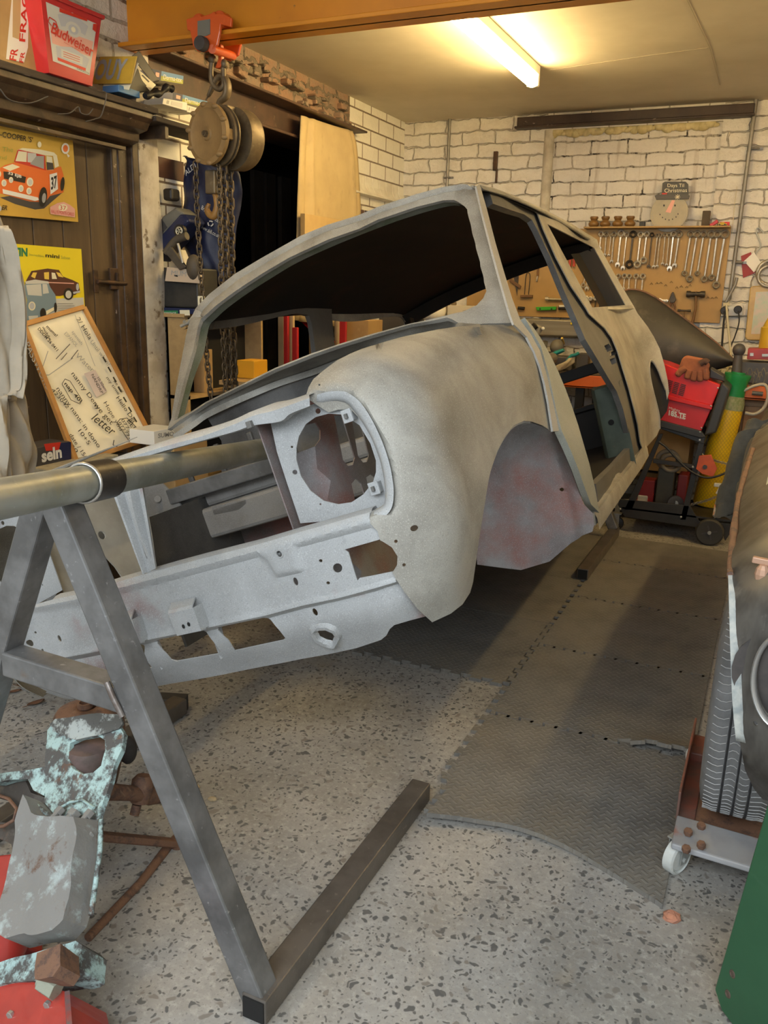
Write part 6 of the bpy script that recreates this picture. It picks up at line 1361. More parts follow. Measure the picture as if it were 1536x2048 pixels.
# exhaust or lamp bits beside it
M_brownbit = mat('brown_dusty_part', (.10, .08, .055), (.07, .055, .04), 14, rough=.6)
o = MB().tube(catmull([at(*p, Y=YC - .03) for p in ((332, 506), (345, 488), (356, 478), (374, 472))], 6), .017, 12).build('pipe_elbow', M_brownbit, smooth=60); tag(o, 'dusty brown pipe elbow beside the model car', 'pipe elbow')
P = [at(*p, Y=YC - .05) for p in ((330, 505), (340, 492), (372, 534), (358, 540))]; o = MB().prism(P, (0, .015, 0)).build('leather_strap', M_brownbit, bevel=.003); tag(o, 'flat brown strap end lying below the pipe elbow', 'strap')
o = MB().ball(at(388, 535, Y=YC - .02), (.036, .03, .055), 14, 10).build('saddle_pad', M_brownbit, smooth=80); tag(o, 'brown rounded saddle pad in front of the blue bag', 'pad')
o = MB().tube([at(356, 487, Y=YC - .055), at(366, 526, Y=YC - .055)], .006, 8).build('metal_rod', mat('dull_rod', (.3, .28, .24), rough=.4, metal=.5)); tag(o, 'short bright rod leaning on the brown strap', 'rod')
o = MB().box(hp(403, 606, 2.93), (.03, .012, .055)).build('chain_tag', K['cream'], bevel=.002); tag(o, 'cream tag block at the end of the hanging chain', 'tag')
# ---- blue carrier bag
YBG = 3.32
bg = thing('carrier_bag', 'navy blue carrier bag with white lettering hung behind the chains', 'bag', at(425, 520, Y=YBG))
M_bag = mat('navy_bag_plastic', (.012, .018, .06), (.02, .028, .075), 8, rough=.5, bump=(18, .4))
rows = []; BP = catmull([np.array(r, float) for r in ((375, 384, 312), (374, 470, 330), (369, 486, 368), (366, 480, 400), (362, 474, 440), (366, 472, 480), (380, 468, 520), (396, 464, 560))], 5)
for i, (a, b, y) in enumerate(BP):
    rows.append([at(a + (b - a) * u, y + 6 * u, Y=YBG) - np.array([0, .045 * math.sin(math.pi * u) + .008 * math.sin(u * 12 + i * .3) + .005 * math.sin(u * 25 - i * .5), 0]) for u in [k / 19 for k in range(20)]])
MB().grid(rows).build('bag_sheet', M_bag, bg, smooth=70, thick=.002)
F = Flat(onY(YBG - .056)); F.text('white', 'ALDI', (372, 352), (392, 334), (368, 342)).text('white', 'www.aldi.co.uk', (400, 456), (438, 476), (402, 448)).text('white', 'Bring me back', (402, 418), (436, 446), (405, 410))
for k in range(3): a = 2 * math.pi * k / 3; F.line('white', [(421 + 5 * math.cos(a + t), 447 + 5 * math.sin(a + t)) for t in (0, .5, 1.0, 1.5)], 2.6)
F.line('yellow', [(366, 422), (378, 425), (372, 432)], 2); F.build('bag_print', bg)
# ---- canvas curtain over the end of the opening
M_canvas = mat('stained_tan_canvas', (.50, .39, .21), (.43, .33, .18), 3, rough=.9, layers=(((.36, .28, .16), 7, .58, .75, (1, 2, 1)),), bump=(30, .25))
cu = thing('canvas_sheet', 'tan canvas sheet hung over the end of the dark opening', 'curtain', at(660, 640, X=XL + .04))
rows = []
CP = catmull([np.array(r, float) for r in ((600, 704, 231, 262), (596, 712, 270, 292), (594, 718, 330, 350), (592, 722, 400, 418), (590, 720, 460, 478), (586, 716, 540, 560), (582, 712, 640, 660))], 5)
for i, (a, b, y0, y1) in enumerate(CP):
    row = []
    for k in range(40):
        u = k / 39; p = at(a + (b - a) * u, y0 + (y1 - y0) * u, X=XL + .05)
        f = .022 * math.exp(-((u - .05) / .06) ** 2) - .028 * math.exp(-((u - .17) / .025) ** 2) + .02 * math.exp(-((u - .22) / .05) ** 2) + .014 * math.exp(-((u - .9) / .03) ** 2) - .014 * math.exp(-((u - .95) / .02) ** 2)
        row.append(p + np.array([f * min(1, .35 + i * .05) + .004 * math.sin(u * 7 + i * .3), 0, 0]))
    rows.append(row)
MB().grid(rows).build('canvas', M_canvas, cu, smooth=70, thick=.003)
c, s_ = wbx(610, 434, 690, 600, XL + .12, .03); s_[2] *= 1.0; o = MB().box(c, s_).build('ply_board', mat('pale_ply', (.52, .37, .17), (.47, .33, .15), 8, rough=.7), bevel=.002); tag(o, 'pale plywood board standing before the canvas sheet', 'board')
# ---- red and white barrier planks, cardboard, seen through the far windows of the car
M_redplank = mat('red_barrier_paint', (.50, .02, .02), (.42, .02, .02), 6, rough=.4); M_plank = mat('pale_bare_plank', (.58, .42, .22), (.50, .36, .18), 9, rough=.7)
def plank(x0, x1, top, Y, m, lab, lean=0):
    a, b = at(x0, 700, Y=Y), at(x1, 700, Y=Y); t = at((x0 + x1) / 2, top, Y=Y); w_ = b[0] - a[0]; xm = (a[0] + b[0]) / 2
    o = MB().bar((xm - lean, Y, .001), (xm + lean, Y, t[2]), w_, .02, (0, 1, 0)).build('barrier_plank', m, bevel=.002); tag(o, lab, 'plank'); return o
plank(558, 569, 600, 4.08, M_plank, 'narrow pale plank beside the first red plank')
plank(569, 577, 600, 4.05, M_redplank, 'first red painted plank leaning upright in the opening')
plank(577, 588, 600, 4.09, M_plank, 'broad pale plank between the two red planks')
plank(586, 596, 655, 4.04, M_redplank, 'second red painted plank, shorter, beside the car pillar')
plank(680, 692, 600, 4.42, M_redplank, 'red upright plank beside the cardboard tube')
a, b = at(622, 650, Y=4.43), at(656, 682, Y=4.43); o = MB().bar(a - (b - a) * .6, b + (b - a) * .25, .05, .02, (0, 1, 0)).build('barrier_plank', M_redplank, bevel=.002); tag(o, 'red plank lying diagonally across the cardboard', 'plank')
c, s_ = wby(659, 610, 680, 720, 4.50, .08); zt3 = c[2] + s_[2] / 2; o = MB().cyl((c[0], c[1] + .03, .001), (c[0], c[1] + .03, zt3), s_[0] / 2, n=20).build('card_tube', M_plank, smooth=50); tag(o, 'pale cardboard tube standing upright beyond the car window', 'tube')
c, s_ = wby(618, 640, 658, 730, 4.47, .02); zt3 = c[2] + s_[2] / 2; o = MB().box((c[0], c[1], zt3 / 2), (s_[0], s_[1], zt3)).build('cardboard_sheet', M_card); tag(o, 'plain cardboard sheet behind the diagonal red plank', 'cardboard')
c, s_ = wby(693, 640, 736, 720, 4.55, .2); zt3 = c[2] + s_[2] / 2; o = MB().box((c[0], c[1], zt3 / 2), (s_[0], s_[1], zt3)).build('tall_carton', M_card, bevel=.003); tag(o, 'tall brown carton right of the red upright plank', 'box')
# dark shapes in the store room
M_dwood = mat('dark_store_timber', (.035, .024, .014), (.022, .016, .01), 8, rough=.7)
for k, (x0, x1) in enumerate(((506, 524), (530, 548), (560, 578))):
    a, b = at(x0, 480, X=XL - .5), at(x1, 480, X=XL - .5); o = MB().box((XL - .5, (a[1] + b[1]) / 2, 1.0), (.03, b[1] - a[1], 2.0)).build('store_plank', M_dwood); tag(o, ['dark timber board in the store room nearest the chains', 'dark timber board in the middle of the store room', 'dark timber board in the store room next to the canvas'][k], 'plank')
# box with lettering on the floor side, behind the car nose
c, s_ = wbx(308, 858, 356, 886, -2.12, .12); o = thing('white_carton', 'white lettered carton on a box beyond the windscreen corner', 'box', c - [0, 0, s_[2] / 2]); MB().box(c, s_).build('carton_body', K['white'], o, bevel=.002)
F = Flat(onX(-2.1195)); F.text('grey', 'SUMO', (316, 876), (348, 871), (316, 867), bold=.03); F.build('carton_print', o)
o = MB().box((c[0] + .0, c[1] + .14, (c[2] - s_[2] / 2) / 2), (.14, .22, c[2] - s_[2] / 2 - .004)).build('storage_box', M_card, bevel=.004); tag(o, 'large cardboard storage box under the white lettered carton', 'box')
# ================================================================== back wall: tool board, bench, welder
def pp(px, Y, depth): return MB().prism([at(*p, Y=Y) for p in px], (0, depth, 0))
YP = YB - .022
M_peg = mat('tan_hardboard', (.44, .28, .105), (.39, .24, .09), 3, rough=.6, layers=(((.33, .20, .08), 9, .60, .82),))
M_chrome = mat('chrome_spanner', (.74, .70, .60), (.50, .46, .39), 40, rough=.28, metal=.55)
M_dullchrome = mat('dull_spanner', (.46, .42, .34), (.32, .28, .22), 40, rough=.35, metal=.5)
M_darksteel = mat('dark_tool_steel', (.085, .07, .055), (.055, .047, .04), 30, rough=.45, metal=.5)
pgb = thing('tool_board', 'wide tan hardboard tool board on the back wall with a shelf ledge', 'tool board', at(1230, 640, Y=YP))
a, b, c_, d = at(940, 459, Y=YP), at(1462, 458, Y=YP), at(1434, 646, Y=YP), at(940, 629, Y=YP)
bot = (c_[2] + d[2]) / 2
MB().box(((a[0] + b[0]) / 2, YP + .011, (a[2] + bot) / 2), (b[0] - a[0], .018, a[2] - bot)).build('board', M_peg, pgb, bevel=.002)
ZL = a[2] + .006; MB().box(((at(1172, 458, Y=YP)[0] + b[0]) / 2, YP - .03, ZL - .004), (b[0] - at(1172, 458, Y=YP)[0], .10, .010)).build('ledge', M_peg, pgb, bevel=.002)
Z7 = lambda x, y: (1150 + x / 4.518, 400 + y / 4.518)
def spanner(p0, p1, ring, end, m, lab, w_=None, kind='open', group=None, name='spanner'):
    """ring spanner hung by its ring at p0; other end at p1 (pixels on the board)"""
    Y = YP - .014; A, B = at(*p0, Y=Y), at(*p1, Y=Y); d = _nrm(B - A); L = np.linalg.norm(B - A); n = np.array([0, -1., 0]); s = np.cross(d, n); r = ring; wd = w_ or r * .66
    t = thing(name, lab, 'spanner', B, group)
    MB().torus(A, n, r, r * .42, 16, 6).build('ring_end', m, t, smooth=60)
    e = L - end * (1.2 if kind == 'open' else .9)
    MB().hexa([A + d * r * .9 + s * k * wd * .5 + n * q for k, q in ((-1, -.003), (1, -.003), (1, .003), (-1, .003))] + [A + d * e + s * k * wd * .42 + n * q for k, q in ((-1, -.003), (1, -.003), (1, .003), (-1, .003))]).build('shank', m, t, bevel=.002)
    if kind == 'open':
        P = [(-.55, 0), (-1.0, .7), (-.9, 1.6), (-.48, 2.1), (-.42, 1.2), (0, .9), (.42, 1.2), (.48, 2.1), (.9, 1.6), (1.0, .7), (.55, 0)]
        MB().prism([A + d * (e + v * end) + s * (u * end) + n * .004 for u, v in P], -n * .008).build('jaw', m, t, bevel=.0015)
    else: MB().torus(B, n, end, end * .42, 16, 6).build('jaw', m, t, smooth=60)
    MB().tube([A + n * -.016 + [0, 0, r * .55], A + n * .008 + [0, 0, r * .55]], .0018, 6).build('hook', M_iron, pgb)
    return t
SP = [((235, 308), (222, 440), .012, .011, 1, 'open', 'spanner with a bright ring closest to the car roof corner'), ((282, 312), (268, 500), .012, .010, 0, 'open', 'dull spanner second from the car roof corner'),
 ((325, 322), (305, 500), .007, .007, 1, 'open', 'thin bright short spanner in the top row'), ((352, 310), (330, 560), .012, .011, 0, 'open', 'dull flex-head spanner left of the brightest big ring'),
 ((415, 300), (384, 590), .016, .015, 1, 'open', 'brightest large ring spanner of the top row'), ((467, 312), (432, 620), .011, .013, 1, 'open', 'slim bright spanner just right of the brightest one'),
 ((525, 310), (492, 580), .015, .018, 2, 'ring', 'dark double-ring ratchet spanner'), ((592, 312), (562, 582), .014, .017, 1, 'ring', 'bright flat ratchet spanner right of the dark one'), ((648, 308), (618, 545), .013, .016, 1, 'ring', 'shorter bright flat ratchet spanner'),
 ((695, 315), (664, 605), .010, .010, 2, 'open', 'dark thin spanner directly right of the ratchet spanners'), ((745, 320), (710, 608), .009, .010, 0, 'open', 'dull thin spanner second right of the ratchet spanners'), ((770, 320), (740, 602), .009, .009, 0, 'open', 'dull thin spanner third right of the ratchet spanners'),
 ((815, 315), (790, 580), .009, .009, 0, 'open', 'dull thin spanner fourth right of the ratchet spanners'), ((850, 320), (826, 590), .009, .009, 0, 'open', 'dull thin spanner fifth right of the ratchet spanners'), ((890, 305), (853, 625), .014, .015, 1, 'open', 'long bright spanner before the last of the top row'), ((940, 310), (898, 598), .015, .014, 0, 'open', 'flex-head spanner ending the top row'),
 ((1045, 308), (988, 662), .014, .012, 0, 'ring', 'long ring spanner, first of the long right-hand group'), ((1103, 308), (1035, 712), .015, .015, 0, 'ring', 'long ring spanner, second of the long right-hand group'), ((1163, 308), (1105, 662), .014, .011, 0, 'ring', 'long ring spanner, third of the long right-hand group'),
 ((1230, 310), (1167, 715), .016, .014, 0, 'ring', 'long ring spanner, fourth of the long right-hand group'), ((1285, 308), (1235, 700), .016, .014, 0, 'ring', 'long ring spanner, fifth of the long right-hand group'), ((1355, 308), (1275, 768), .018, .016, 0, 'ring', 'longest ring spanner at the board corner'),
 ((390, 688), (384, 800), .011, .009, 1, 'open', 'short spanner, first of the lower row'), ((447, 688), (438, 806), .012, .009, 1, 'open', 'short spanner, second of the lower row'), ((490, 690), (484, 812), .011, .010, 1, 'open', 'short spanner, third of the lower row'), ((552, 690), (543, 822), .012, .010, 1, 'open', 'short spanner, fourth of the lower row'), ((612, 690), (600, 836), .013, .011, 1, 'open', 'short spanner ending the lower row'),
 ((118, 575), (75, 770), .010, .011, 1, 'ring', 'bright spanner seen through the car side window, tilted'), ((112, 580), (106, 806), .010, .013, 1, 'open', 'open-ended spanner seen through the car side window'), ((158, 590), (146, 796), .010, .010, 0, 'open', 'dull spanner behind the pillar edge of the car side window'), ((234, 640), (222, 790), .008, .009, 1, 'open', 'small spanner partly behind the rear window post')]
for p0, p1, r, e, m, k, lab in SP: spanner(Z7(*p0), Z7(*p1), r * 1.12, e * 1.08, (M_dullchrome, M_chrome, M_darksteel)[m], lab, None, k, 'spanners hung on the tool board')
for k, (x, y) in enumerate(((105, 886), (142, 892), (186, 888), (226, 890), (268, 890))):
    c = at(*Z7(x, y), Y=YP - .02); t = thing('socket', ['chrome socket first in the lower car-window row', 'chrome socket second in the lower car-window row', 'chrome socket third in the lower car-window row', 'chrome socket fourth in the lower car-window row', 'chrome socket beside the black rear window post'][k], 'socket', c - [0, 0, .02], 'sockets on the tool board')
    MB().lathe([(.010, -.02), (.015, -.016), (.015, .012), (.010, .014), (.009, 0)], c, (0, -1, 0), 16).build('socket_body', M_chrome, t, smooth=40); MB().tube([c + [0, .004, -.012], c + [0, .004, -.075]], .004, 8).build('socket_spindle', M_darksteel, t)
for k, x in enumerate((768, 790, 808, 828)):
    o = MB().lathe([(.006, -.012), (.010, -.01), (.010, .01), (.0, .012)], at(*Z7(x, 912 - (k == 0) * 10), Y=YP - .015), (0, -1, 0), 12).build('socket', M_chrome, smooth=40); tag(o, ['small chrome socket next to the black fender edge', 'second small chrome socket from the black fender', 'third small chrome socket from the black fender', 'small chrome socket next to the dark pliers'][k], 'socket', 'small sockets near the pliers')
M_hick = mat('brown_hickory', (.20, .10, .035), (.15, .075, .028), 12, rough=.5)
def hammer(x0, x1, y, hx, hb, lab, hw):
    t = thing('hammer', lab, 'hammer', at(hx, hb, Y=YP - .02)); a, b = at(x0, y, Y=YP - .025), at(x1, y + (x1 - x0) * .02, Y=YP - .025); h = (b - a)
    MB().tube([a, a + h * .18, a + h * .26, a + h * .7, a + h * .8, b], [hw, hw, hw * .75, hw * .75, hw, hw], 14).build('hammer_head', M_darksteel, t, smooth=45); m_ = (a + b) / 2; MB().tube([m_ + [0, 0, hw * .8], at((x0 + x1) / 2, (y + hb) / 2, Y=YP - .025), at(hx, hb, Y=YP - .025)], [hw * .55, hw * .5, hw * .65], 12, sq=.7).build('hammer_handle', M_hick, t, smooth=60)
hammer(1373, 1410, 588, 1385, 646, 'large hammer with brown handle hung low on the tool board', .020); hammer(1355, 1382, 621, 1368, 650, 'small pin hammer left of the large hammer', .008)
t = thing('pliers', 'dark long-nosed pliers hung between small sockets and hammers', 'pliers', at(1345, 616, Y=YP - .02))
pp([(1344, 584), (1347, 584), (1352, 600), (1348, 606), (1341, 606), (1338, 600)], YP - .022, .014).build('jaws', M_darksteel, t, bevel=.003)
for s in (-1, 1): MB().tube([at(1345 + s * 2, 604, Y=YP - .015), at(1345 + s * 5, 614, Y=YP - .015), at(1344 + s * 4, 628, Y=YP - .015)], .006, 8).build('handle', mat('brown_grip', (.16, .07, .03), rough=.5), t, smooth=60)
t = thing('pliers', 'pliers with red handles seen through the car side window', 'pliers', at(1145, 534, Y=YP - .02))
for x in (1140.5, 1148.5): MB().tube([at(x, 508, Y=YP - .015), at(x - 1, 533, Y=YP - .015)], .009, 10).build('handle', mat('red_grip', (.45, .05, .02), rough=.4), t, smooth=60)
pp([(1138, 508), (1150, 500), (1156, 518), (1151, 524)], YP - .02, .012).build('jaws', M_chrome, t, bevel=.002)
t = thing('hand_saw', 'pad saw with a dark blade hanging behind the car pillar', 'saw', at(1033, 592, Y=YP - .01)); pp([(1026, 545), (1038, 545), (1034, 592)], YP - .01, .003).build('blade', M_darksteel, t); pp([(1020, 556), (1042, 572), (1040, 578), (1018, 562)], YP - .015, .012).build('handle', M_hick, t, bevel=.002)
o = MB().tube(catmull([at(*p, Y=YP - .012) for p in ((1049, 589), (1052, 552), (1056, 546), (1060, 552), (1057, 589))], 5), .003, 8).build('wire_hanger', M_darksteel, smooth=60); tag(o, 'looped dark wire hanger on the tool board in the door opening', 'hanger')
o = pp([(1040, 590), (1064, 590), (1064, 595), (1040, 595)], YP - .03, .03).build('file_tool', M_hick, bevel=.002); tag(o, 'short flat file lying on pegs below the wire hanger', 'file')
t = thing('chisel', 'narrow brown-handled chisel hung between saw and door pillar', 'chisel', at(1073, 562, Y=YP - .01)); MB().tube([at(1077, 528, Y=YP - .015), at(1075, 552, Y=YP - .015)], .007, 10).build('handle', M_hick, t); MB().tube([at(1075, 552, Y=YP - .015), at(1073, 563, Y=YP - .015)], .005, 8).build('blade', M_chrome, t)
t = thing('ratchet', 'long socket ratchet lying on pegs in the door opening', 'ratchet', at(1110, 602, Y=YP - .02)); MB().tube([at(1091, 597, Y=YP - .02), at(1097, 598, Y=YP - .02)], .014, 12).build('ratchet_head', M_chrome, t, smooth=40); MB().tube([at(1097, 598, Y=YP - .02), at(1150, 601, Y=YP - .02)], .008, 10).build('ratchet_handle', M_dullchrome, t)
t = thing('spirit_level', 'bright green small spirit level on the tool board', 'level', at(1092, 622, Y=YP - .02)); pp([(1071, 614), (1112, 613), (1111, 620), (1074, 621)], YP - .03, .022).build('level_body', mat('bright_green_paint', (.05, .42, .03), rough=.35), t, bevel=.003)
for x in (1080, 1103): MB().cyl(at(x, 618, Y=YP - .033), at(x, 618, Y=YP - .028), .006).build('level_vial', K['black'], t)
t = thing('torch', 'black torch with a white lens right of the green level', 'torch', at(1126, 620, Y=YP - .02)); MB().tube([at(1117, 616, Y=YP - .02), at(1122, 616, Y=YP - .02), at(1150, 618, Y=YP - .02)], [.012, .009, .009], 12).build('torch_body', K['black'], t, smooth=40); pp([(1118, 610), (1132, 610), (1130, 614), (1118, 614)], YP - .03, .01).build('torch_lens', K['white'], t, bevel=.001)
o = MB().tube([at(1036, 616, Y=YP - .02), at(1049, 617, Y=YP - .02)], .011, 12).build('chuck_key', K['black'], smooth=50); tag(o, 'small black rubber grip on the board left of the green level', 'grip')
M_pegm = mat('small_wire_peg', (.16, .10, .05), rough=.5)
for k, (x, y) in enumerate(((690, 755), (740, 750), (775, 748), (820, 770), (870, 740), (920, 790), (960, 780), (1010, 785), (1040, 770), (1200, 880), (1240, 885), (1275, 880))):
    p = [at(*Z7(x - 12, y + 8), Y=YP - .003), at(*Z7(x, y - 8), Y=YP - .012), at(*Z7(x + 12, y + 8), Y=YP - .003)]; MB().tube(p, .0016, 5).build('hook', M_pegm, pgb)
# ---- things on the ledge
M_turn = mat('turned_oak_handle', (.24, .125, .035), (.18, .09, .028), 14, rough=.4, stretch=(1, 1, 4))
for k, x in enumerate((165, 268, 380, 492)):
    b = at(*Z7(x, 268), Y=YP - .035); b[2] = ZL + .001; o = MB().lathe([(.022, 0), (.032, .010), (.034, .022), (.026, .032), (.019, .040), (.024, .050), (.027, .056), (.024, .064), (0, .066)], b, n=20).build('wooden_pot', M_turn, smooth=50)
    tag(o, ['turned wooden pot nearest the car roof on the board ledge', 'turned wooden pot second from the car roof on the ledge', 'turned wooden pot third from the car roof on the ledge', 'turned wooden pot closest to the snowman on the ledge'][k], 'wooden pot', 'turned wooden pots on the board ledge')
b = at(1284, 456, Y=YP - .03); o = MB().box((b[0], b[1], ZL + .016), (.034, .03, .03)).build('black_block', K['black'], bevel=.002); tag(o, 'little black block on the ledge between wooden pots and snowman', 'block')
sn = thing('snowman_sign', 'round snowman countdown dial wearing a grey hat on the ledge', 'ornament', at(1337, 458, Y=YP - .03))
cs = at(1338, 426, Y=YP - .012); rs = abs(at(1376, 426, Y=YP - .012)[0] - cs[0])
MB().cyl(cs, cs + [0, .010, 0], rs, n=40).build('dial', mat('faded_cream_dial', (.44, .40, .30), (.38, .35, .27), 12, rough=.6), sn, bevel=.002)
pp([(1323, 389), (1325, 366), (1330, 363), (1371, 363), (1376, 368), (1377, 389)], YP - .018, .010).build('hat_crown', mat('slate_hat', (.11, .11, .105), (.09, .09, .085), 20, rough=.7), sn, bevel=.002)
pp([(1309, 391), (1314, 389), (1374, 388), (1379, 391), (1377, 398), (1312, 399)], YP - .022, .016).build('hat_brim', mat('slate_brim', (.12, .115, .11), rough=.7), sn, bevel=.002)
F = Flat(onY(YP - .0125)); F.poly('pink', [(1344, 400), (1350, 401), (1341, 426), (1331, 424)]).ell('black', 1328, 411, 1.6, 2.2).ell('black', 1350, 411, 1.6, 2.2)
for x, y in ((1320, 429), (1325, 435), (1331, 438.5), (1338, 440), (1345, 438.5), (1352, 434), (1356, 428)): F.ell('dark', x, y, 1.2, 1.5)
for k in range(25): a = math.pi * (.02 + .96 * k / 24); F.line('grey', [(1338 + 32 * math.cos(a), 426 + 34 * math.sin(a)), (1338 + 35 * math.cos(a), 426 + 37.5 * math.sin(a))], 1)
F.build('dial_face', sn); F = Flat(onY(YP - .0185)); F.text('cream', "Days Til", (1335, 374), (1368, 374), (1335, 367)).text('cream', 'Christmas', (1329, 385), (1374, 384), (1329, 377)).poly('red', [(1324, 386), (1334, 386), (1334, 389), (1324, 389)]); F.build('hat_lettering', sn)
fl = MB()
for k in range(4): a = math.pi * k / 4; c = at(1355, 394, Y=YP - .025); fl.bar(c - np.array([math.cos(a), 0, math.sin(a)]) * .016, c + np.array([math.cos(a), 0, math.sin(a)]) * .016, .003, .003)
fl.build('snowflake', K['cream'], sn)
b = at(1410, 456, Y=YP - .03); o = MB().box((b[0], b[1], ZL + .045), (.045, .035, .09)).build('sharpening_stone', mat('brown_stone', (.10, .075, .05), (.08, .06, .042), 20, rough=.8), bevel=.004); tag(o, 'upright dark brown stone block right of the snowman', 'stone')
o = MB().box(at(1428, 447, Y=YP - .04), (.05, .02, .020), rotm('Y', -35)).build('red_tool', mat('red_plastic_handle', (.48, .02, .02), rough=.4), bevel=.003); tag(o, 'small red handle lying tilted beside the brown stone', 'handle')
c = at(1444, 455, Y=YP - .045); ty_ = thing('toy_car', 'tiny yellow toy car on the ledge end', 'toy car', (c[0], c[1], ZL)); MB().box((c[0], c[1], ZL + .010), (.05, .022, .010)).box((c[0], c[1], ZL + .018), (.026, .020, .008)).build('toy_body', mat('yellow_toy_paint', (.55, .40, .04), rough=.4), ty_, bevel=.003)
for s in (-.015, .015): MB().cyl((c[0] + s, c[1] - .012, ZL + .006), (c[0] + s, c[1] + .012, ZL + .006), .006).build('toy_wheel', K['black'], ty_)
c = at(1449, 452, Y=YP - .015); rb = MB().box((c[0], c[1], ZL + .014), (.055, .015, .025)).build('red_tin', K['red'], bevel=.001); tag(rb, 'small red tin with a white letter at the ledge end', 'tin'); F = Flat(onY(YP - .0228)); F.text('white', 'W', (1447, 456), (1455, 456), (1447, 450), bold=.03); F.build('tin_letter', rb)
# ---- socket outlet, cables, hook, cards, mirror
so = thing('wall_socket', 'double white mains socket with two black plugs on the back wall', 'socket outlet', at(1465, 632, Y=YB - .01))
pp([(1443, 613), (1487, 611), (1485, 631), (1442, 633)], YB - .04, .035).build('socket_box', mat('cream_socket', (.62, .60, .54), rough=.4), so, bevel=.004)
for x, y in ((1449, 621), (1476, 619)): MB().lathe([(.0, -.03), (.020, -.03), (.024, -.02), (.024, .0)], at(x, y, Y=YB - .042), (0, 1, 0), 18).build('plug', K['black'], so, smooth=40)
pp([(1446, 606), (1458, 604), (1458, 612), (1446, 613)], YB - .05, .03).build('adaptor', mat('yellowed_adaptor', (.55, .48, .30), rough=.5), so, bevel=.003)
def cable(px, Y, r, m, lab, name='cable', par=None):
    P = catmull([at(*p[:2], Y=Y if len(p) < 3 else p[2]) for p in px], 6); o = MB().tube(P, r, 8).build(name, m, par, smooth=60)
    if par is None: tag(o, lab, 'cable')
    return o
M_blackc = K['black']; M_creamc = mat('cream_flex', (.62, .56, .38), rough=.5)
cable([(1450, 622), (1447, 650), (1444, 690), (1442, 720)], YB - .08, .006, M_blackc, 'black mains cable hanging straight from the left plug')
cable([(1453, 610), (1455, 640), (1459, 680), (1461, 720), (1446, 760)], YB - .09, .007, M_creamc, 'cream flex hanging from the socket adaptor')
cable([(1477, 622), (1478, 645), (1470, 672), (1463, 690), (1458, 715)], YB - .075, .004, M_blackc, 'thin dark lead looping from the right plug')
cable([(1452, 604), (1462, 585), (1470, 570), (1474, 555)], YB - .05, .009, M_pipe, 'short grey flexible conduit bent up to the steel pipe')
o = MB().tube(catmull([at(*p, Y=YB - .012) for p in ((1512, 506), (1521, 492), (1516, 474), (1512, 462), (1517, 456), (1528, 466))], 6), .004, 8).build('wire_hook', M_zinc, smooth=60); tag(o, 'bent steel wire hook on the wall right of the conduit', 'hook')
o = pp([(1482, 512), (1502, 504), (1512, 545), (1486, 556)], YB - .008, .003).build('red_card', mat('dark_red_card', (.30, .02, .015), rough=.5)); tag(o, 'dark red leaflet pinned to the wall under the hook', 'leaflet')
o = pp([(1488, 522), (1508, 504), (1522, 525), (1508, 545)], YB - .014, .003).build('white_note', K['white']); tag(o, 'blank white note pinned at an angle over the red leaflet', 'note')
o = MB().tube([at(1474, 373, Y=YB - .01), at(1469, 410, Y=YB - .01), at(1464, 468, Y=YB - .01)], .0018, 6).build('pull_cord', M_creamc); tag(o, 'thin pale cord hanging on the white brick beside the conduit', 'cord')
o = MB().torus(at(1540, 545, Y=YB - .03), (0, 1, 0), .07, .012, 24, 8).torus(at(1538, 552, Y=YB - .045), (0, 1, 0), .06, .010, 24, 8).build('cable_coil', M_dullchrome, smooth=60); tag(o, 'grey coil of hose hung on the wall at the picture edge', 'hose')
mi_ = thing('wall_mirror', 'small mirror in a yellow varnished frame on the right of the back wall', 'mirror', at(1520, 678, Y=YB - .02))
pp([(1500, 576), (1506, 572), (1560, 570), (1560, 682), (1494, 680), (1490, 674)], YB - .03, .022).build('mirror_frame', mat('varnished_yellow_wood', (.55, .38, .13), (.46, .31, .10), 10, rough=.35), mi_, bevel=.006)
pp([(1512, 584), (1560, 582), (1560, 668), (1502, 668)], YB - .033, .003).build('mirror_glass', mat('cloudy_mirror', (.58, .46, .38), (.42, .48, .36), 16, rough=.3), mi_)
# ---- workbench
BZ = at(1160, 747, Y=5.16)[2]; bx0, bx1 = -2.35, 1.2
wbn = thing('workbench', 'long orange-fronted steel workbench along the back wall', 'workbench', ((bx0 + bx1) / 2, 5.45, 0))
M_obench = mat('orange_bench_steel', (.62, .13, .015), (.55, .11, .012), 6, rough=.4)
MB().box(((bx0 + bx1) / 2, 5.45, BZ - .012), (bx1 - bx0, .62, .024)).build('bench_top', M_woodrough, wbn, bevel=.003)
MB().box(((bx0 + bx1) / 2, 5.135, BZ - .045), (bx1 - bx0, .02, .075)).box(((bx0 + bx1) / 2, 5.15, BZ - .075), (bx1 - bx0, .05, .012)).build('front_beam', M_obench, wbn, bevel=.003)
for x in (bx0 + .05, -1.06, .64, bx1 - .05):
    for y in (5.17, 5.72): MB().box((x, y, (BZ - .03) / 2), (.05, .04, BZ - .03)).build('leg', K['black'], wbn)
MB().box((bx0 + (.62 - bx0 - 1.0) / 2, 5.45, .25), (.62 - bx0 - 1.0, .55, .02)).build('lower_shelf', M_woodrough, wbn)
def onb(name, px, py, Y, size, m, lab, cat, rot=None, bev=.004):
    c = at(px, py, Y=Y); o = MB().box((c[0], Y, BZ + size[2] / 2 + .001), size, rot).build(name, m, bevel=bev); return tag(o, lab, cat)
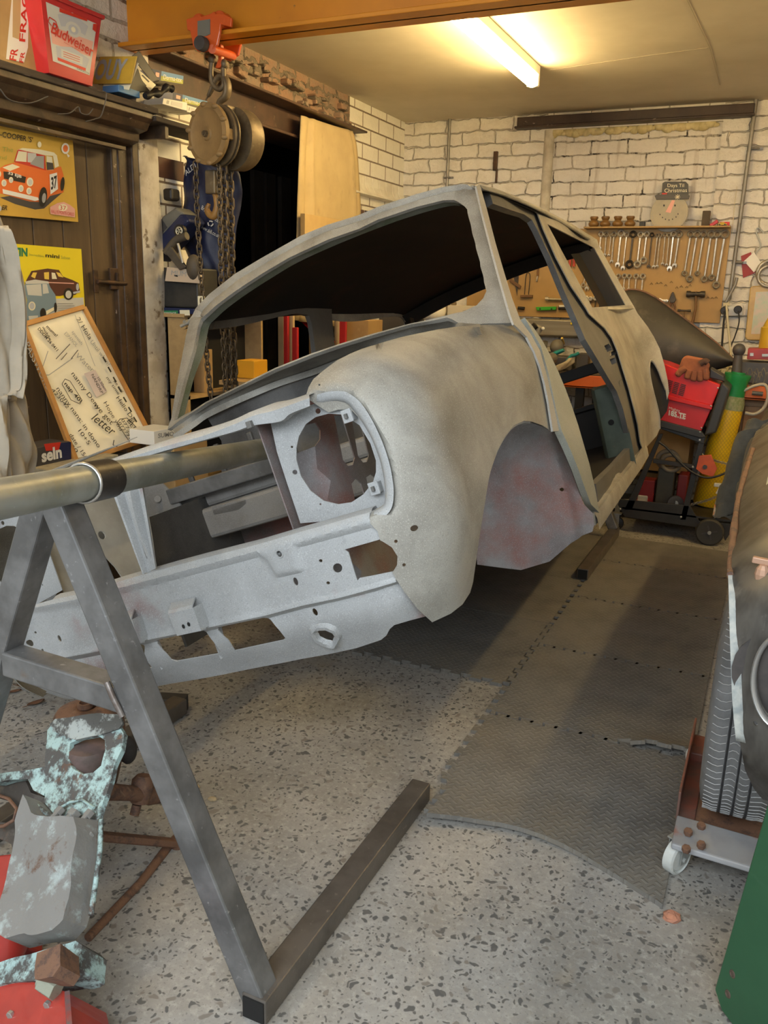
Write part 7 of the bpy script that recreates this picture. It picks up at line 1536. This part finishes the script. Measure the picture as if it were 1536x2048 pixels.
# long metal trunking on the wall behind the bench
a, b = at(1040, 641, Y=5.74), at(1300, 672, Y=5.74); M_alu = mat('brushed_aluminium_strip', (.36, .33, .27), (.26, .24, .19), 5, rough=.42, metal=.6, stretch=(.2, 4, 8))
tz, lz = at(1100, 638, Y=5.74)[2], at(1100, 673, Y=5.74)[2]
o = MB().box(((a[0] + b[0]) / 2 - .2, 5.77, (tz + lz) / 2), (b[0] - a[0] + .4, .055, tz - lz)).build('metal_trunking', M_alu, bevel=.012, seg=3); tag(o, 'long shiny metal trunking fixed to the wall just below the tool board', 'trunking')
o = MB().box(at(1156, 646, Y=5.735), (.10, .008, .014), rotm('Y', -6)).build('yellow_pencil', K['lemon'], bevel=.002); tag(o, 'yellow marker stuck along the shiny metal trunking', 'marker')
c = at(1075, 720, Y=5.25)
q0 = at(1112, 712, Y=5.33); o = MB().box((q0[0] - .06, 5.38, (BZ + q0[2]) / 2), (.34, .16, q0[2] - BZ - .002)).build('tool_case', K['dark'], bevel=.006); tag(o, 'low dark tool case on the bench under the grey respirator', 'case')
t = thing('respirator', 'grey half-mask respirator lying on the bench', 'respirator', at(1108, 700, Y=5.35)); m1 = at(1114, 694, Z=q0[2] + .046)
MB().ball(m1, (.045, .05, .05), 16, 10).build('face_piece', mat('grey_silicone', (.16, .145, .12), rough=.5), t, smooth=80); MB().cyl(m1 + [-.10, 0, .0], m1 + [-.07, .01, -.005], .04, n=18).build('filter', mat('dark_filter', (.07, .065, .055), rough=.6), t, bevel=.004)
MB().tube(catmull([m1 + np.array(p) for p in ((-.07, -.03, -.03), (-.03, -.06, -.035), (.02, -.05, -.03))], 5), .008, 8).build('strap', K['black'], t)
t = thing('angle_grinder', 'pale grey tool with black handle standing at the bench edge behind the pillar', 'power tool', at(1066, 690, Y=5.3)); MB().tube([np.array([at(1060, 700, Y=5.34)[0], 5.34, q0[2] + .02]), at(1070, 668, Y=5.33), at(1078, 652, Y=5.33)], [.032, .028, .034], 14).build('tool_body', mat('pale_grey_casing', (.40, .38, .32), (.34, .32, .27), 9, rough=.5), t, smooth=60); MB().tube([at(1062, 660, Y=5.29), at(1072, 650, Y=5.29)], .022, 10).build('tool_handle', K['black'], t); MB().ball(at(1086, 657, Y=5.3), .011).build('tool_button', K['white'], t)
M_teal = mat('teal_plastic', (.02, .24, .24), (.015, .19, .19), 8, rough=.35)
o = MB().tube([at(1096, 716, Y=5.22), at(1112, 706, Y=5.22), at(1128, 700, Y=5.22)], [.018, .03, .022], 12, sq=.5).build('power_drill', M_teal, smooth=60); tag(o, 'teal power tool body lying on the bench', 'power tool')
o = MB().tube(catmull([at(*p, Y=5.2) for p in ((1134, 722), (1142, 712), (1150, 710), (1158, 706))], 5), .010, 8).build('teal_lead', M_teal, smooth=60); tag(o, 'teal coiled lead on the bench right of the teal tool', 'lead')
o = MB().cyl(at(1092, 728, Y=5.2), at(1108, 718, Y=5.2), .024, n=16).build('glue_tube', mat('olive_tube', (.20, .17, .09), rough=.5), bevel=.003); tag(o, 'fat olive tube lying on the bench edge', 'tube')
mb = MB()
for k in range(5): mb.tube(catmull([at(1098 + k * 4, 742 - k * 2, Y=5.17) + [0, 0, .0], at(1120 + k * 3, 738 - k * 3, Y=5.17), at(1136 + k, 730 - k * 3, Y=5.2), at(1148, 722 - k * 2, Y=5.22)], 5), .011, 8)
o = mb.build('rope_coil', mat('pale_rag_rope', (.40, .34, .24), (.32, .27, .19), 20, rough=.9), smooth=60); tag(o, 'bundle of pale twisted rag at the bench edge', 'rag')
for k, (x0, x1, y0, y1, Y, m, lab) in enumerate(((1152, 1176, 708, 740, 5.3, K['dark'], 'dark square tin on the bench beside the door post'), (1176, 1196, 706, 742, 5.35, M_card, 'small cardboard box on the bench half behind the door post'))):
    c, s_ = wby(x0, y0, x1, y1, Y, .12); z1 = max(c[2] + s_[2] / 2, BZ + .06); o = MB().box((c[0], c[1], (BZ + z1) / 2 + .001), (s_[0], s_[1], z1 - BZ)).build('bench_tin' if k == 0 else 'bench_carton', m, bevel=.003); tag(o, lab, 'box')
o = MB().bar(at(1124, 676, Y=5.66), at(1137, 716, Z=BZ + .007), .012, .012).build('yellow_rule', K['yellow']); tag(o, 'yellow folding rule leaning below the metal trunking', 'rule')
# boxes seen through the windscreen and rear window
for (x0, x1, y0, y1, Y, d, m, nm, lab) in ((894, 962, 612, 660, 5.30, .2, mat('pale_print_carton', (.55, .51, .44), rough=.6), 'mask_carton', 'pale printed carton on the bench seen through the rear window'), (966, 990, 602, 650, 5.36, .15, K['white'], 'white_carton', 'white carton end right of the pale printed one'),
      (876, 902, 604, 660, 5.42, .1, M_dullchrome, 'grey_canister', 'grey canister left of the pale printed carton'), (756, 826, 628, 700, 5.45, .2, K['dark'], 'parts_crate', 'dark crate of parts framed by the far car window')):
    c, s_ = wby(x0, y0, x1, y1, Y, d); z1 = c[2] + s_[2] / 2; o = MB().box((c[0], c[1], (BZ + z1) / 2 + .001), (s_[0], s_[1], z1 - BZ)).build(nm, m, bevel=.003); tag(o, lab, 'box')
F = Flat(onY(5.2995)); mc = [ob_ for ob_ in COL.objects if ob_.name == 'mask_carton'][0]; F.line('grey', [(925, 622), (948, 617)], 1.5).line('grey', [(925, 627), (945, 622)], 1).ell('dark', 905, 640, 4, 3); F.build('carton_print', mc)
o = MB().ball(at(866, 622, Y=5.3), (.09, .09, .075), 18, 10).build('white_helmet', K['white'], smooth=80); tag(o, 'white rounded helmet on the bench seen under the roof edge', 'helmet')
cb2 = at(1200, 790, Y=5.12)
o = MB().box((at(1195, 735, Y=5.12)[0] + .3, 5.5, .5), (.5, .35, .45)).build('under_bench_box', M_card); tag(o, 'brown cardboard box on the lower shelf of the workbench', 'box')
# right part of the bench: drawers and clutter
dw = thing('drawer_cabinet', 'brown wooden drawer cabinet under the orange bench', 'cabinet', (.12, 5.42, 0)); x0_, x1_ = at(1478, 860, Y=5.24)[0], .55
MB().box(((x0_ + x1_) / 2, 5.42, .40), (x1_ - x0_, .34, .74)).build('cabinet_body', mat('brown_drawer_wood', (.26, .14, .05), (.21, .11, .04), 8, rough=.45, stretch=(1, 1, 6)), dw, bevel=.003)
for k in range(4):
    q = MB().box(((x0_ + x1_) / 2, 5.242, .12 + k * .175), (x1_ - x0_ - .03, .016, .15)).build('drawer', mat('brown_drawer_front', (.30, .165, .06), (.25, .13, .048), 8, rough=.4, stretch=(1, 1, 6)), dw, bevel=.003); MB().ball((x0_ + .14, 5.222, .12 + k * .175), (.02, .014, .014)).build('knob', M_hick, q, smooth=70)
t = thing('red_toolbox', 'small red metal box with a clasp on the bench right end', 'toolbox', at(1515, 720, Y=5.3)); pp([(1496, 697), (1570, 697), (1570, 720), (1494, 719)], 5.22, .16).build('box_body', mat('red_box_paint', (.34, .03, .025), (.28, .025, .02), 8, rough=.4), t, bevel=.004)
pp([(1500, 706), (1507, 706), (1507, 712), (1500, 712)], 5.212, .008).build('clasp', M_zinc, t); pp([(1524, 708), (1540, 708), (1540, 713), (1524, 713)], 5.212, .008).build('clasp', M_zinc, t)
o = MB().box((at(1530, 740, Y=5.3)[0], 5.3, (BZ + at(1515, 722, Y=5.3)[2]) / 2), (.30, .22, at(1515, 722, Y=5.3)[2] - BZ - .004)).build('grey_tray', K['dark'], bevel=.003); tag(o, 'dark tray under the red metal box on the bench', 'tray')
b = at(1524, 697, Y=5.3); rr = .055; y1_ = at(1530, 655, Y=5.3)[2]; zt_ = at(1535, 622, Y=5.3)[2]; zbm = at(1524, 697, Y=5.3)[2] + .002
o = MB().lathe([(rr, 0), (rr, y1_ - zbm), (rr * .85, y1_ - zbm + .004), (.012, zt_ - zbm), (0, zt_ - zbm)], (b[0] + .035, 5.32, zbm), n=24).build('yellow_bottle', mat('mustard_bottle', (.52, .33, .03), (.45, .28, .025), 5, rough=.35), smooth=40); tag(o, 'mustard yellow bottle with a conical top on the red metal box', 'bottle')
vz = at(1478, 700, Y=5.1); t = thing('mallet', 'black ball-headed lever standing at the bench beside the green bottle cap', 'lever', at(1478, 770, Y=5.1)); MB().ball(vz + [0, 0, .0], (.034, .034, .036), 16, 10).build('ball_knob', K['dark'], t, smooth=80); MB().tube([vz, at(1474, 735, Y=5.1), at(1470, 775, Y=5.1)], [.02, .026, .034], 12).build('lever_stem', K['dark'], t, smooth=60)
mb = MB()
for k in range(7): mb.tube(catmull([at(1484 + k * 7, 768 - (k % 3) * 6, Y=5.2) + [0, 0, -.01], at(1492 + k * 7, 744 - (k % 2) * 8, Y=5.2), at(1502 + k * 6, 760 - (k % 3) * 5, Y=5.2)], 5), .012, 8, sq=.5)
o = mb.build('strap_heap', mat('grey_webbing', (.22, .195, .145), (.15, .13, .10), 20, rough=.8), smooth=60); tag(o, 'tangled heap of grey webbing straps on the bench', 'straps')
t = thing('hose_clamp', 'pale hose loop with connector hanging off the bench front', 'hose', at(1510, 815, Y=5.08)); MB().tube(catmull([at(*p, Y=5.07) for p in ((1486, 782), (1508, 772), (1530, 770), (1536, 790), (1528, 815), (1510, 828), (1490, 826))], 6), .009, 10).build('hose', mat('grey_hose', (.34, .31, .26), rough=.5), t, smooth=60); MB().cyl(at(1504, 786, Y=5.05), at(1526, 788, Y=5.05), .012, n=12).build('connector', K['dark'], t)
# ---- loose black wing behind the bare car
Mbw = mat('black_primed_wing', (.035, .032, .028), (.055, .05, .042), 3.5, rough=.52, layers=(((.10, .09, .075), 9, .58, .76),))
wg = thing('loose_wing', 'loose black car wing propped on the bench behind the bare shell', 'car wing', at(1350, 745, Y=5.0))
up_px = [(1234, 596), (1248, 582), (1268, 579), (1292, 585), (1322, 602), (1360, 630), (1400, 660), (1438, 690), (1466, 718)]
lo_px = [(1262, 760), (1290, 770), (1310, 775), (1330, 772), (1352, 764), (1376, 756), (1404, 748), (1436, 738), (1470, 728)]
U_ = catmull([np.array(p, float) for p in up_px], 5); L_ = catmull([np.array(p, float) for p in lo_px], 5); rows = []
for k in range(15):
    v = k / 14; rows.append([np.maximum(at(*(u * (1 - v) + l * v), Y=5.34 - .26 * math.sin(math.pi * (.12 + .62 * v)) * (1 - .55 * i / len(U_)) + .05 * v), [-9, 0, BZ + .003]) for i, (u, l) in enumerate(zip(U_, L_))])
MB().grid(rows).build('wing_skin', Mbw, wg, smooth=70, thick=.003)
MB().tube([r + np.array([0, -.004, 0]) for r in rows[0]], .006, 8).build('rusty_edge', M_rust, wg, smooth=60)
# ---- welder on its trolley, gas bottle
YT = 4.80
M_tro = mat('black_powder_coat', (.022, .021, .020), (.030, .028, .026), 9, rough=.45)
tr_ = thing('welder_trolley', 'black two-tier welding trolley with big rear wheels', 'trolley', at(1350, 1050, Y=YT) * [1, 1, 0] + [0, .15, 0])
pp([(1236, 1010), (1238, 998), (1380, 1012), (1398, 1042), (1462, 1048), (1465, 1060), (1450, 1082), (1444, 1062), (1360, 1050), (1250, 1034)], YT, .012).build('base_rail', M_tro, tr_, bevel=.002)
zf = at(1300, 1012, Y=YT)[2]; xa_, xb_ = at(1245, 1010, Y=YT)[0], at(1462, 1050, Y=YT)[0]
MB().box(((xa_ + xb_) / 2, YT + .20, zf - .03), (xb_ - xa_, .40, .01)).build('base_tray', M_tro, tr_)
for dy in (0, .33): pp([(1400, 872), (1412, 872), (1372, 1040), (1360, 1040)], YT + dy, .02).build('post', M_tro, tr_, bevel=.002)
for dy in (0, .33): pp([(1318, 868), (1326, 868), (1264, 1020), (1248, 1020)], YT + dy, .02).build('post', M_tro, tr_, bevel=.002)
pp([(1316, 856), (1318, 850), (1410, 874), (1408, 888), (1400, 886)], YT - .004, .36).build('top_tray', M_tro, tr_, bevel=.003)
pp([(1306, 918), (1390, 930), (1388, 938), (1306, 926)], YT + .0, .02).build('mid_rail', M_tro, tr_, bevel=.002)
for (x, y) in ((1399, 880), (1386, 934), (1362, 1034), (1240, 1018), (1228, 1014)): MB().ball(at(x, y, Y=YT - .006), (.007, .004, .007), 10, 6).build('screw', M_zinc, tr_, smooth=70)
for dy in (-.02, .36):
    c = at(1420, 1058, Y=YT + dy); c[2] = .074; w_ = MB().lathe([(.0, -.016), (.045, -.014), (.05, -.018), (.066, -.02), (.074, -.010), (.074, .010), (.066, .02), (0, .016)], c, (0, -1, 0), 32).build('wheel', mat('black_rubber_wheel', (.04, .037, .033), rough=.6), tr_, smooth=35)
    MB().cyl(c + [0, -.028, 0], c, .010, n=12).build('hub_cap', M_zinc, w_, bevel=.001)
    k = MB()
    for a in range(4): th = math.pi * a / 2 + .3; k.bar(c + [0, -.0165, 0], c + np.array([.042 * math.cos(th), -.0165, .042 * math.sin(th)]), .008, .004, (0, 1, 0))
    k.build('wheel_rib', K['dark'], w_)
for dy in (.0, .30):
    c = at(1236, 1035, Y=YT + .06 + dy); c[2] = .036; w_ = MB().lathe([(0, -.012), (.03, -.012), (.036, -.008), (.036, .008), (.03, .012), (0, .012)], c, (0, -1, 0), 20).build('caster', K['black'], tr_, smooth=40)
    MB().box(c + [-.005, -.018, .025], (.03, .003, .06)).box(c + [-.005, 0, .058], (.05, .05, .006)).build('caster_fork', M_zinc, w_, bevel=.001)
# welder
wd = thing('welder', 'red and black welding machine sloping on top of the trolley', 'welder', at(1360, 866, Y=YT + .1))
M_wred = mat('bright_red_panel', (.60, .02, .02), (.52, .016, .016), 5, rough=.3, coat=.2); M_wblk = mat('black_moulded_end', (.03, .029, .027), rough=.45)
YW = YT - .02
pp([(1300, 720), (1330, 728), (1441, 770), (1424, 812), (1296, 782)], YW + .012, .24).build('upper_panel', M_wred, wd, bevel=.006)
pp([(1296, 784), (1424, 814), (1402, 863), (1290, 832)], YW + .018, .24).build('lower_panel', mat('darker_red_panel', (.46, .02, .025), rough=.35), wd, bevel=.004)
pp([(1296, 781), (1425, 811), (1423, 820), (1295, 790)], YW + .006, .02).build('ridge', M_wred, wd, bevel=.003)
pp([(1426, 816), (1441, 770), (1445, 764), (1460, 778), (1432, 866), (1408, 872)], YW + .004, .25).build('rear_moulding', M_wblk, wd, bevel=.010, seg=3)
pp([(1288, 832), (1402, 862), (1412, 874), (1400, 876), (1286, 845)], YW + .004, .25).build('bottom_moulding', M_wblk, wd, bevel=.004)
pp([(1420, 736), (1448, 752), (1450, 764), (1418, 756)], YW + .06, .12).build('carry_handle', M_wblk, wd, bevel=.006)
mb = MB()
for k in range(3):
    for j in range(7): x, y = 1338 + k * 13 - j * .9 - 2, 760 + k * 4.0 + j * 3.4; mb.bar(at(x, y, Y=YW + .010), at(x + 10, y + 3, Y=YW + .010), .003, .0035)
mb.build('vent_slots', K['black'], wd)
F = Flat(onY(YW + .0165)); F.text('pale', 'Mighty', (1338, 818), (1360, 824), (1338, 813)).text('pale', '185 TE', (1337, 830), (1371, 838), (1338, 820), bold=.04).text('pale', 'TURBO', (1344, 833), (1370, 840), (1344, 829)); F.build('brand_letters', wd)
for (x, y) in ((1436, 776), (1422, 812), (1403, 856), (1400, 864)): MB().ball(at(x, y, Y=YW + .004), (.005, .003, .005), 8, 5).build('screw', M_zinc, wd, smooth=70)
# leather gloves on the welder
gl = thing('work_gloves', 'rust coloured leather work gloves lying on the welder', 'gloves', at(1385, 755, Y=YW + .05)); M_lea = mat('rusty_suede', (.30, .10, .045), (.22, .075, .04), 12, rough=.85, bump=(60, .4), layers=(((.12, .07, .055), 14, .60, .74),))
gp_ = lambda x, y, dy=0: at(x, y, Y=YW + .02 + dy)
pp([(1364, 716), (1372, 711), (1408, 718), (1420, 730), (1414, 746), (1385, 748), (1356, 740)], YW + .0, .045).build('palm', M_lea, gl, bevel=.018, seg=3)
for pts in (((1372, 735), (1360, 744), (1354, 752)), ((1380, 740), (1376, 750), (1374, 758)), ((1390, 742), (1388, 754), (1386, 762)), ((1400, 742), (1400, 754), (1400, 763)), ((1410, 738), (1412, 750), (1412, 760))):
    MB().tube(catmull([gp_(*p, -.012) for p in pts], 5), [.018, .019, .019, .019, .019, .018, .018, .018, .017, .016, .011], 10).build('finger', M_lea, gl, smooth=70)
MB().tube(catmull([gp_(*p, -.02) for p in ((1400, 728), (1410, 722), (1416, 726))], 5), .016, 10).build('thumb', mat('dark_stained_leather', (.07, .035, .025), rough=.8), gl, smooth=70)
# gas bottle
gb = thing('gas_bottle', 'yellow gas bottle with green collar chained upright behind the trolley', 'gas bottle', at(1410, 1028, Y=YT + .17))
g_b, g_t = at(1408, 1032, Y=YT + .29), at(1464, 798, Y=YT + .29); g_b[2] = max(g_b[2], zf - .02); ax = _nrm(g_t - g_b); Lg = np.linalg.norm(g_t - g_b); Rg = .072
def m_gas():
    m, nt, b = _base('yellow_bottle_in_net', .35); L = nt.links; v = _coord(nt, 'Object')
    wv = []
    for ang in (.62, -.62):
        r = nt.nodes.new('ShaderNodeVectorRotate'); r.rotation_type = 'Y_AXIS'; r.inputs['Angle'].default_value = ang; L.new(v, r.inputs['Vector'])
        w_ = nt.nodes.new('ShaderNodeTexWave'); w_.inputs['Scale'].default_value = 22; w_.wave_profile = 'SIN'; L.new(r.outputs[0], w_.inputs['Vector']); wv.append(w_.outputs['Fac'])
    mx = nt.nodes.new('ShaderNodeMath'); mx.operation = 'MAXIMUM'; L.new(wv[0], mx.inputs[0]); L.new(wv[1], mx.inputs[1])
    L.new(_ramp(nt, mx.outputs[0], (.62, .40, .005), (.42, .28, .02), .82, .95), b.inputs['Base Color']); return m
MB().lathe([(0, 0), (Rg * .9, 0), (Rg, .01), (Rg, Lg - .07), (Rg * .97, Lg - .05)], g_b, ax, 32).build('bottle_body', m_gas(), gb, smooth=40)
MB().lathe([(Rg * 1.01, Lg - .055), (Rg * .99, Lg - .02), (Rg * .86, Lg + .02)], g_b, ax, 32).build('net_sleeve', mat('grey_green_netting', (.26, .27, .16), (.16, .20, .08), 60, rough=.6), gb, smooth=40)
MB().lathe([(Rg * .84, Lg + .015), (Rg * .82, Lg + .06), (Rg * .86, Lg + .10), (Rg * .96, Lg + .125), (Rg * .96, Lg + .14), (Rg * .5, Lg + .142), (Rg * .5, Lg + .15), (0, Lg + .15)], g_b, ax, 32).build('green_collar', mat('green_plastic_collar', (.01, .20, .055), (.008, .16, .045), 6, rough=.35), gb, smooth=35)
M_lchain = mat('bright_small_chain', (.42, .38, .30), rough=.35, metal=.7)
def smallchain(px, Y, lab):
    P = catmull([at(*p, Y=Y) for p in px], 10); mb = MB()
    for i in range(0, len(P) - 1, 2):
        d = _nrm(P[i + 1] - P[i]); S, U, D = frame(d, (0, 1, 0)); w_ = S if (i // 2) % 2 else _nrm(S + U); mb.tube([P[i] + D * .012 * math.cos(t) + w_ * .006 * math.sin(t) for t in [2 * math.pi * k / 8 for k in range(8)]], .0018, 5, closed=True)
    o = mb.build('safety_chain', M_lchain, smooth=60); tag(o, lab, 'chain')
smallchain([(1400, 908), (1420, 918), (1440, 924), (1464, 930)], YT + .085, 'upper bright chain looped round the yellow bottle')
smallchain([(1372, 1012), (1394, 1006), (1416, 1000), (1436, 992)], YT + .085, 'lower bright chain looped round the yellow bottle')
o = pp([(1398, 912), (1422, 910), (1434, 938), (1426, 954), (1404, 948), (1392, 938)], YT - .03, .018); o = o.build('welding_magnet', mat('orange_magnet', (.56, .10, .03), (.46, .08, .03), 20, rough=.45), bevel=.002); tag(o, 'orange arrow-shaped welding magnet stuck on the trolley post', 'magnet')
MB().cyl(at(1410, 934, Y=YT - .032), at(1410, 934, Y=YT - .028), .012, n=16).build('magnet_hole', K['black'], o)
cable([(1318, 884), (1334, 896), (1360, 924), (1384, 944), (1410, 955), (1436, 952), (1462, 940)], YT - .045, .006, K['black'], 'black welding cable sagging across the trolley front')
# things on the trolley's lower deck
ZT = zf - .024
def onT(nm, x0, x1, y0, Y, d, m, lab, cat):
    c, s_ = wby(x0, y0, x1, y0 + 10, Y, d); z1 = c[2] + s_[2] / 2; o = MB().box((c[0], c[1], (ZT + z1) / 2), (s_[0], d, z1 - ZT)).build(nm, m, bevel=.006); tag(o, lab, cat)
onT('red_petrol_can', 1276, 1310, 960, YT + .10, .10, mat('dark_red_can', (.20, .012, .012), rough=.4), 'dark red can low on the trolley deck at its caster end', 'can')
onT('olive_canister', 1316, 1350, 938, YT + .09, .12, mat('olive_drab', (.05, .045, .03), (.035, .03, .022), 10, rough=.5), 'tall olive canister in the middle of the trolley deck', 'canister')
onT('red_crate', 1356, 1376, 950, YT + .14, .12, mat('deep_red_crate', (.16, .012, .012), rough=.5), 'deep red crate behind the trolley post', 'crate')
o = MB().torus(at(1336, 920, Y=YT + .10), (0, 1, .3), .055, .014, 24, 8).torus(at(1342, 926, Y=YT + .08), (0, 1, .3), .05, .012, 24, 8).build('hose_coil', mat('grey_brown_hose', (.15, .13, .10), rough=.6), smooth=60); tag(o, 'grey coiled welding hose hung under the welder', 'hose')
c = at(1350, 1010, Y=YT + .05); c[2] = ZT + .045; t = thing('spare_wheel', 'small spare trolley wheel lying behind the base rail', 'wheel', c - [0, 0, .04]); MB().lathe([(.018, -.012), (.03, -.014), (.044, -.012), (.044, .012), (.03, .014), (.018, .012)], c, (.3, -1, 0), 24).build('tyre', K['dark'], t, smooth=40); MB().cyl(c - [0, .012, 0], c + [0, .012, 0], .018, n=12).build('hub', M_zinc, t)
o = MB().box((at(1264, 1006, Y=YT + .06)[0], YT + .08, ZT + .012), (.10, .08, .022), rotm('Z', 20)).build('paper_scrap', K['pale'], bevel=.002); tag(o, 'crumpled pale paper on the trolley deck', 'paper')
o = MB().box((at(1285, 1000, Y=YT + .1)[0], YT + .12, ZT + .03), (.06, .05, .06)).build('glass_jar', mat('dusty_clear_jar', (.5, .48, .42), rough=.15, metal=.2), bevel=.01); tag(o, 'small shiny jar on the trolley deck beside the paper', 'jar')
# spray bottle
sb = thing('spray_bottle', 'white trigger spray bottle leaning on the yellow bottle foot', 'spray bottle', at(1434, 1036, Y=YT + .02)); s0_, s1_ = at(1432, 1042, Y=YT + .02), at(1448, 972, Y=YT + .02); s0_[2] = max(s0_[2], zf - .02); axs = _nrm(s1_ - s0_); Ls = np.linalg.norm(s1_ - s0_)
M_sw = mat('white_bottle_plastic', (.68, .66, .58), rough=.4)
MB().lathe([(.028, 0), (.034, .005), (.036, Ls * .45), (.030, Ls * .58), (.014, Ls * .68), (.013, Ls * .85), (0, Ls * .86)], s0_, axs, 24, sy=.7).build('bottle', M_sw, sb, smooth=50)
MB().box(s0_ + axs * Ls * .25 + [0, -.026, 0], (.045, .003, .06)).build('bottle_label', mat('orange_label', (.65, .22, .04), (.7, .6, .45), 40, rough=.5), sb)
k = s0_ + axs * Ls * .92; MB().box(k, (.03, .026, .03)).box(k + [-.012, 0, .016], (.075, .022, .020)).build('spray_head', M_sw, sb, bevel=.004); MB().bar(k + [-.018, 0, .0], k + [-.03, 0, -.034], .008, .014).build('trigger', M_sw, sb, bevel=.002)
# ---- grey trousers hanging over the parked car
ct_ = thing('hanging_trousers', 'dark grey trousers draped over the flank of the parked car', 'clothing', at(1480, 1040, Y=3.5)); M_den = mat('faded_grey_denim', (.125, .115, .092), (.085, .078, .062), 9, rough=.9, bump=(50, .4))
def clothtube(px, Y, r, nm):
    P = catmull([at(*p, Y=Y) for p in px], 6); n = len(P); R_ = np.interp(np.linspace(0, 1, n), np.linspace(0, 1, len(r)), r); mb = MB(); S = np.array([1., 0, 0]); rows = []
    for i, p in enumerate(P): rows.append([p + np.array([R_[i] * (1 + .10 * math.sin(3 * t + i * .5)) * math.cos(t), .6 * R_[i] * math.sin(t), .012 * math.sin(2 * t + i)]) for t in [2 * math.pi * j / 20 for j in range(20)]])
    mb.grid(rows, True); mb.build(nm, M_den, ct_, smooth=80)
clothtube([(1530, 842), (1512, 868), (1488, 920), (1470, 970), (1458, 1010), (1448, 1036)], 3.5, [.055, .06, .055, .055, .05, .045, .04], 'trouser_leg')
clothtube([(1560, 850), (1536, 880), (1514, 930), (1500, 965), (1488, 1000)], 3.42, [.05, .055, .05, .042, .03], 'trouser_leg')
clothtube([(1548, 900), (1526, 950), (1508, 990), (1494, 1020), (1482, 1040)], 3.60, [.07, .07, .06, .05, .03], 'waist_folds')
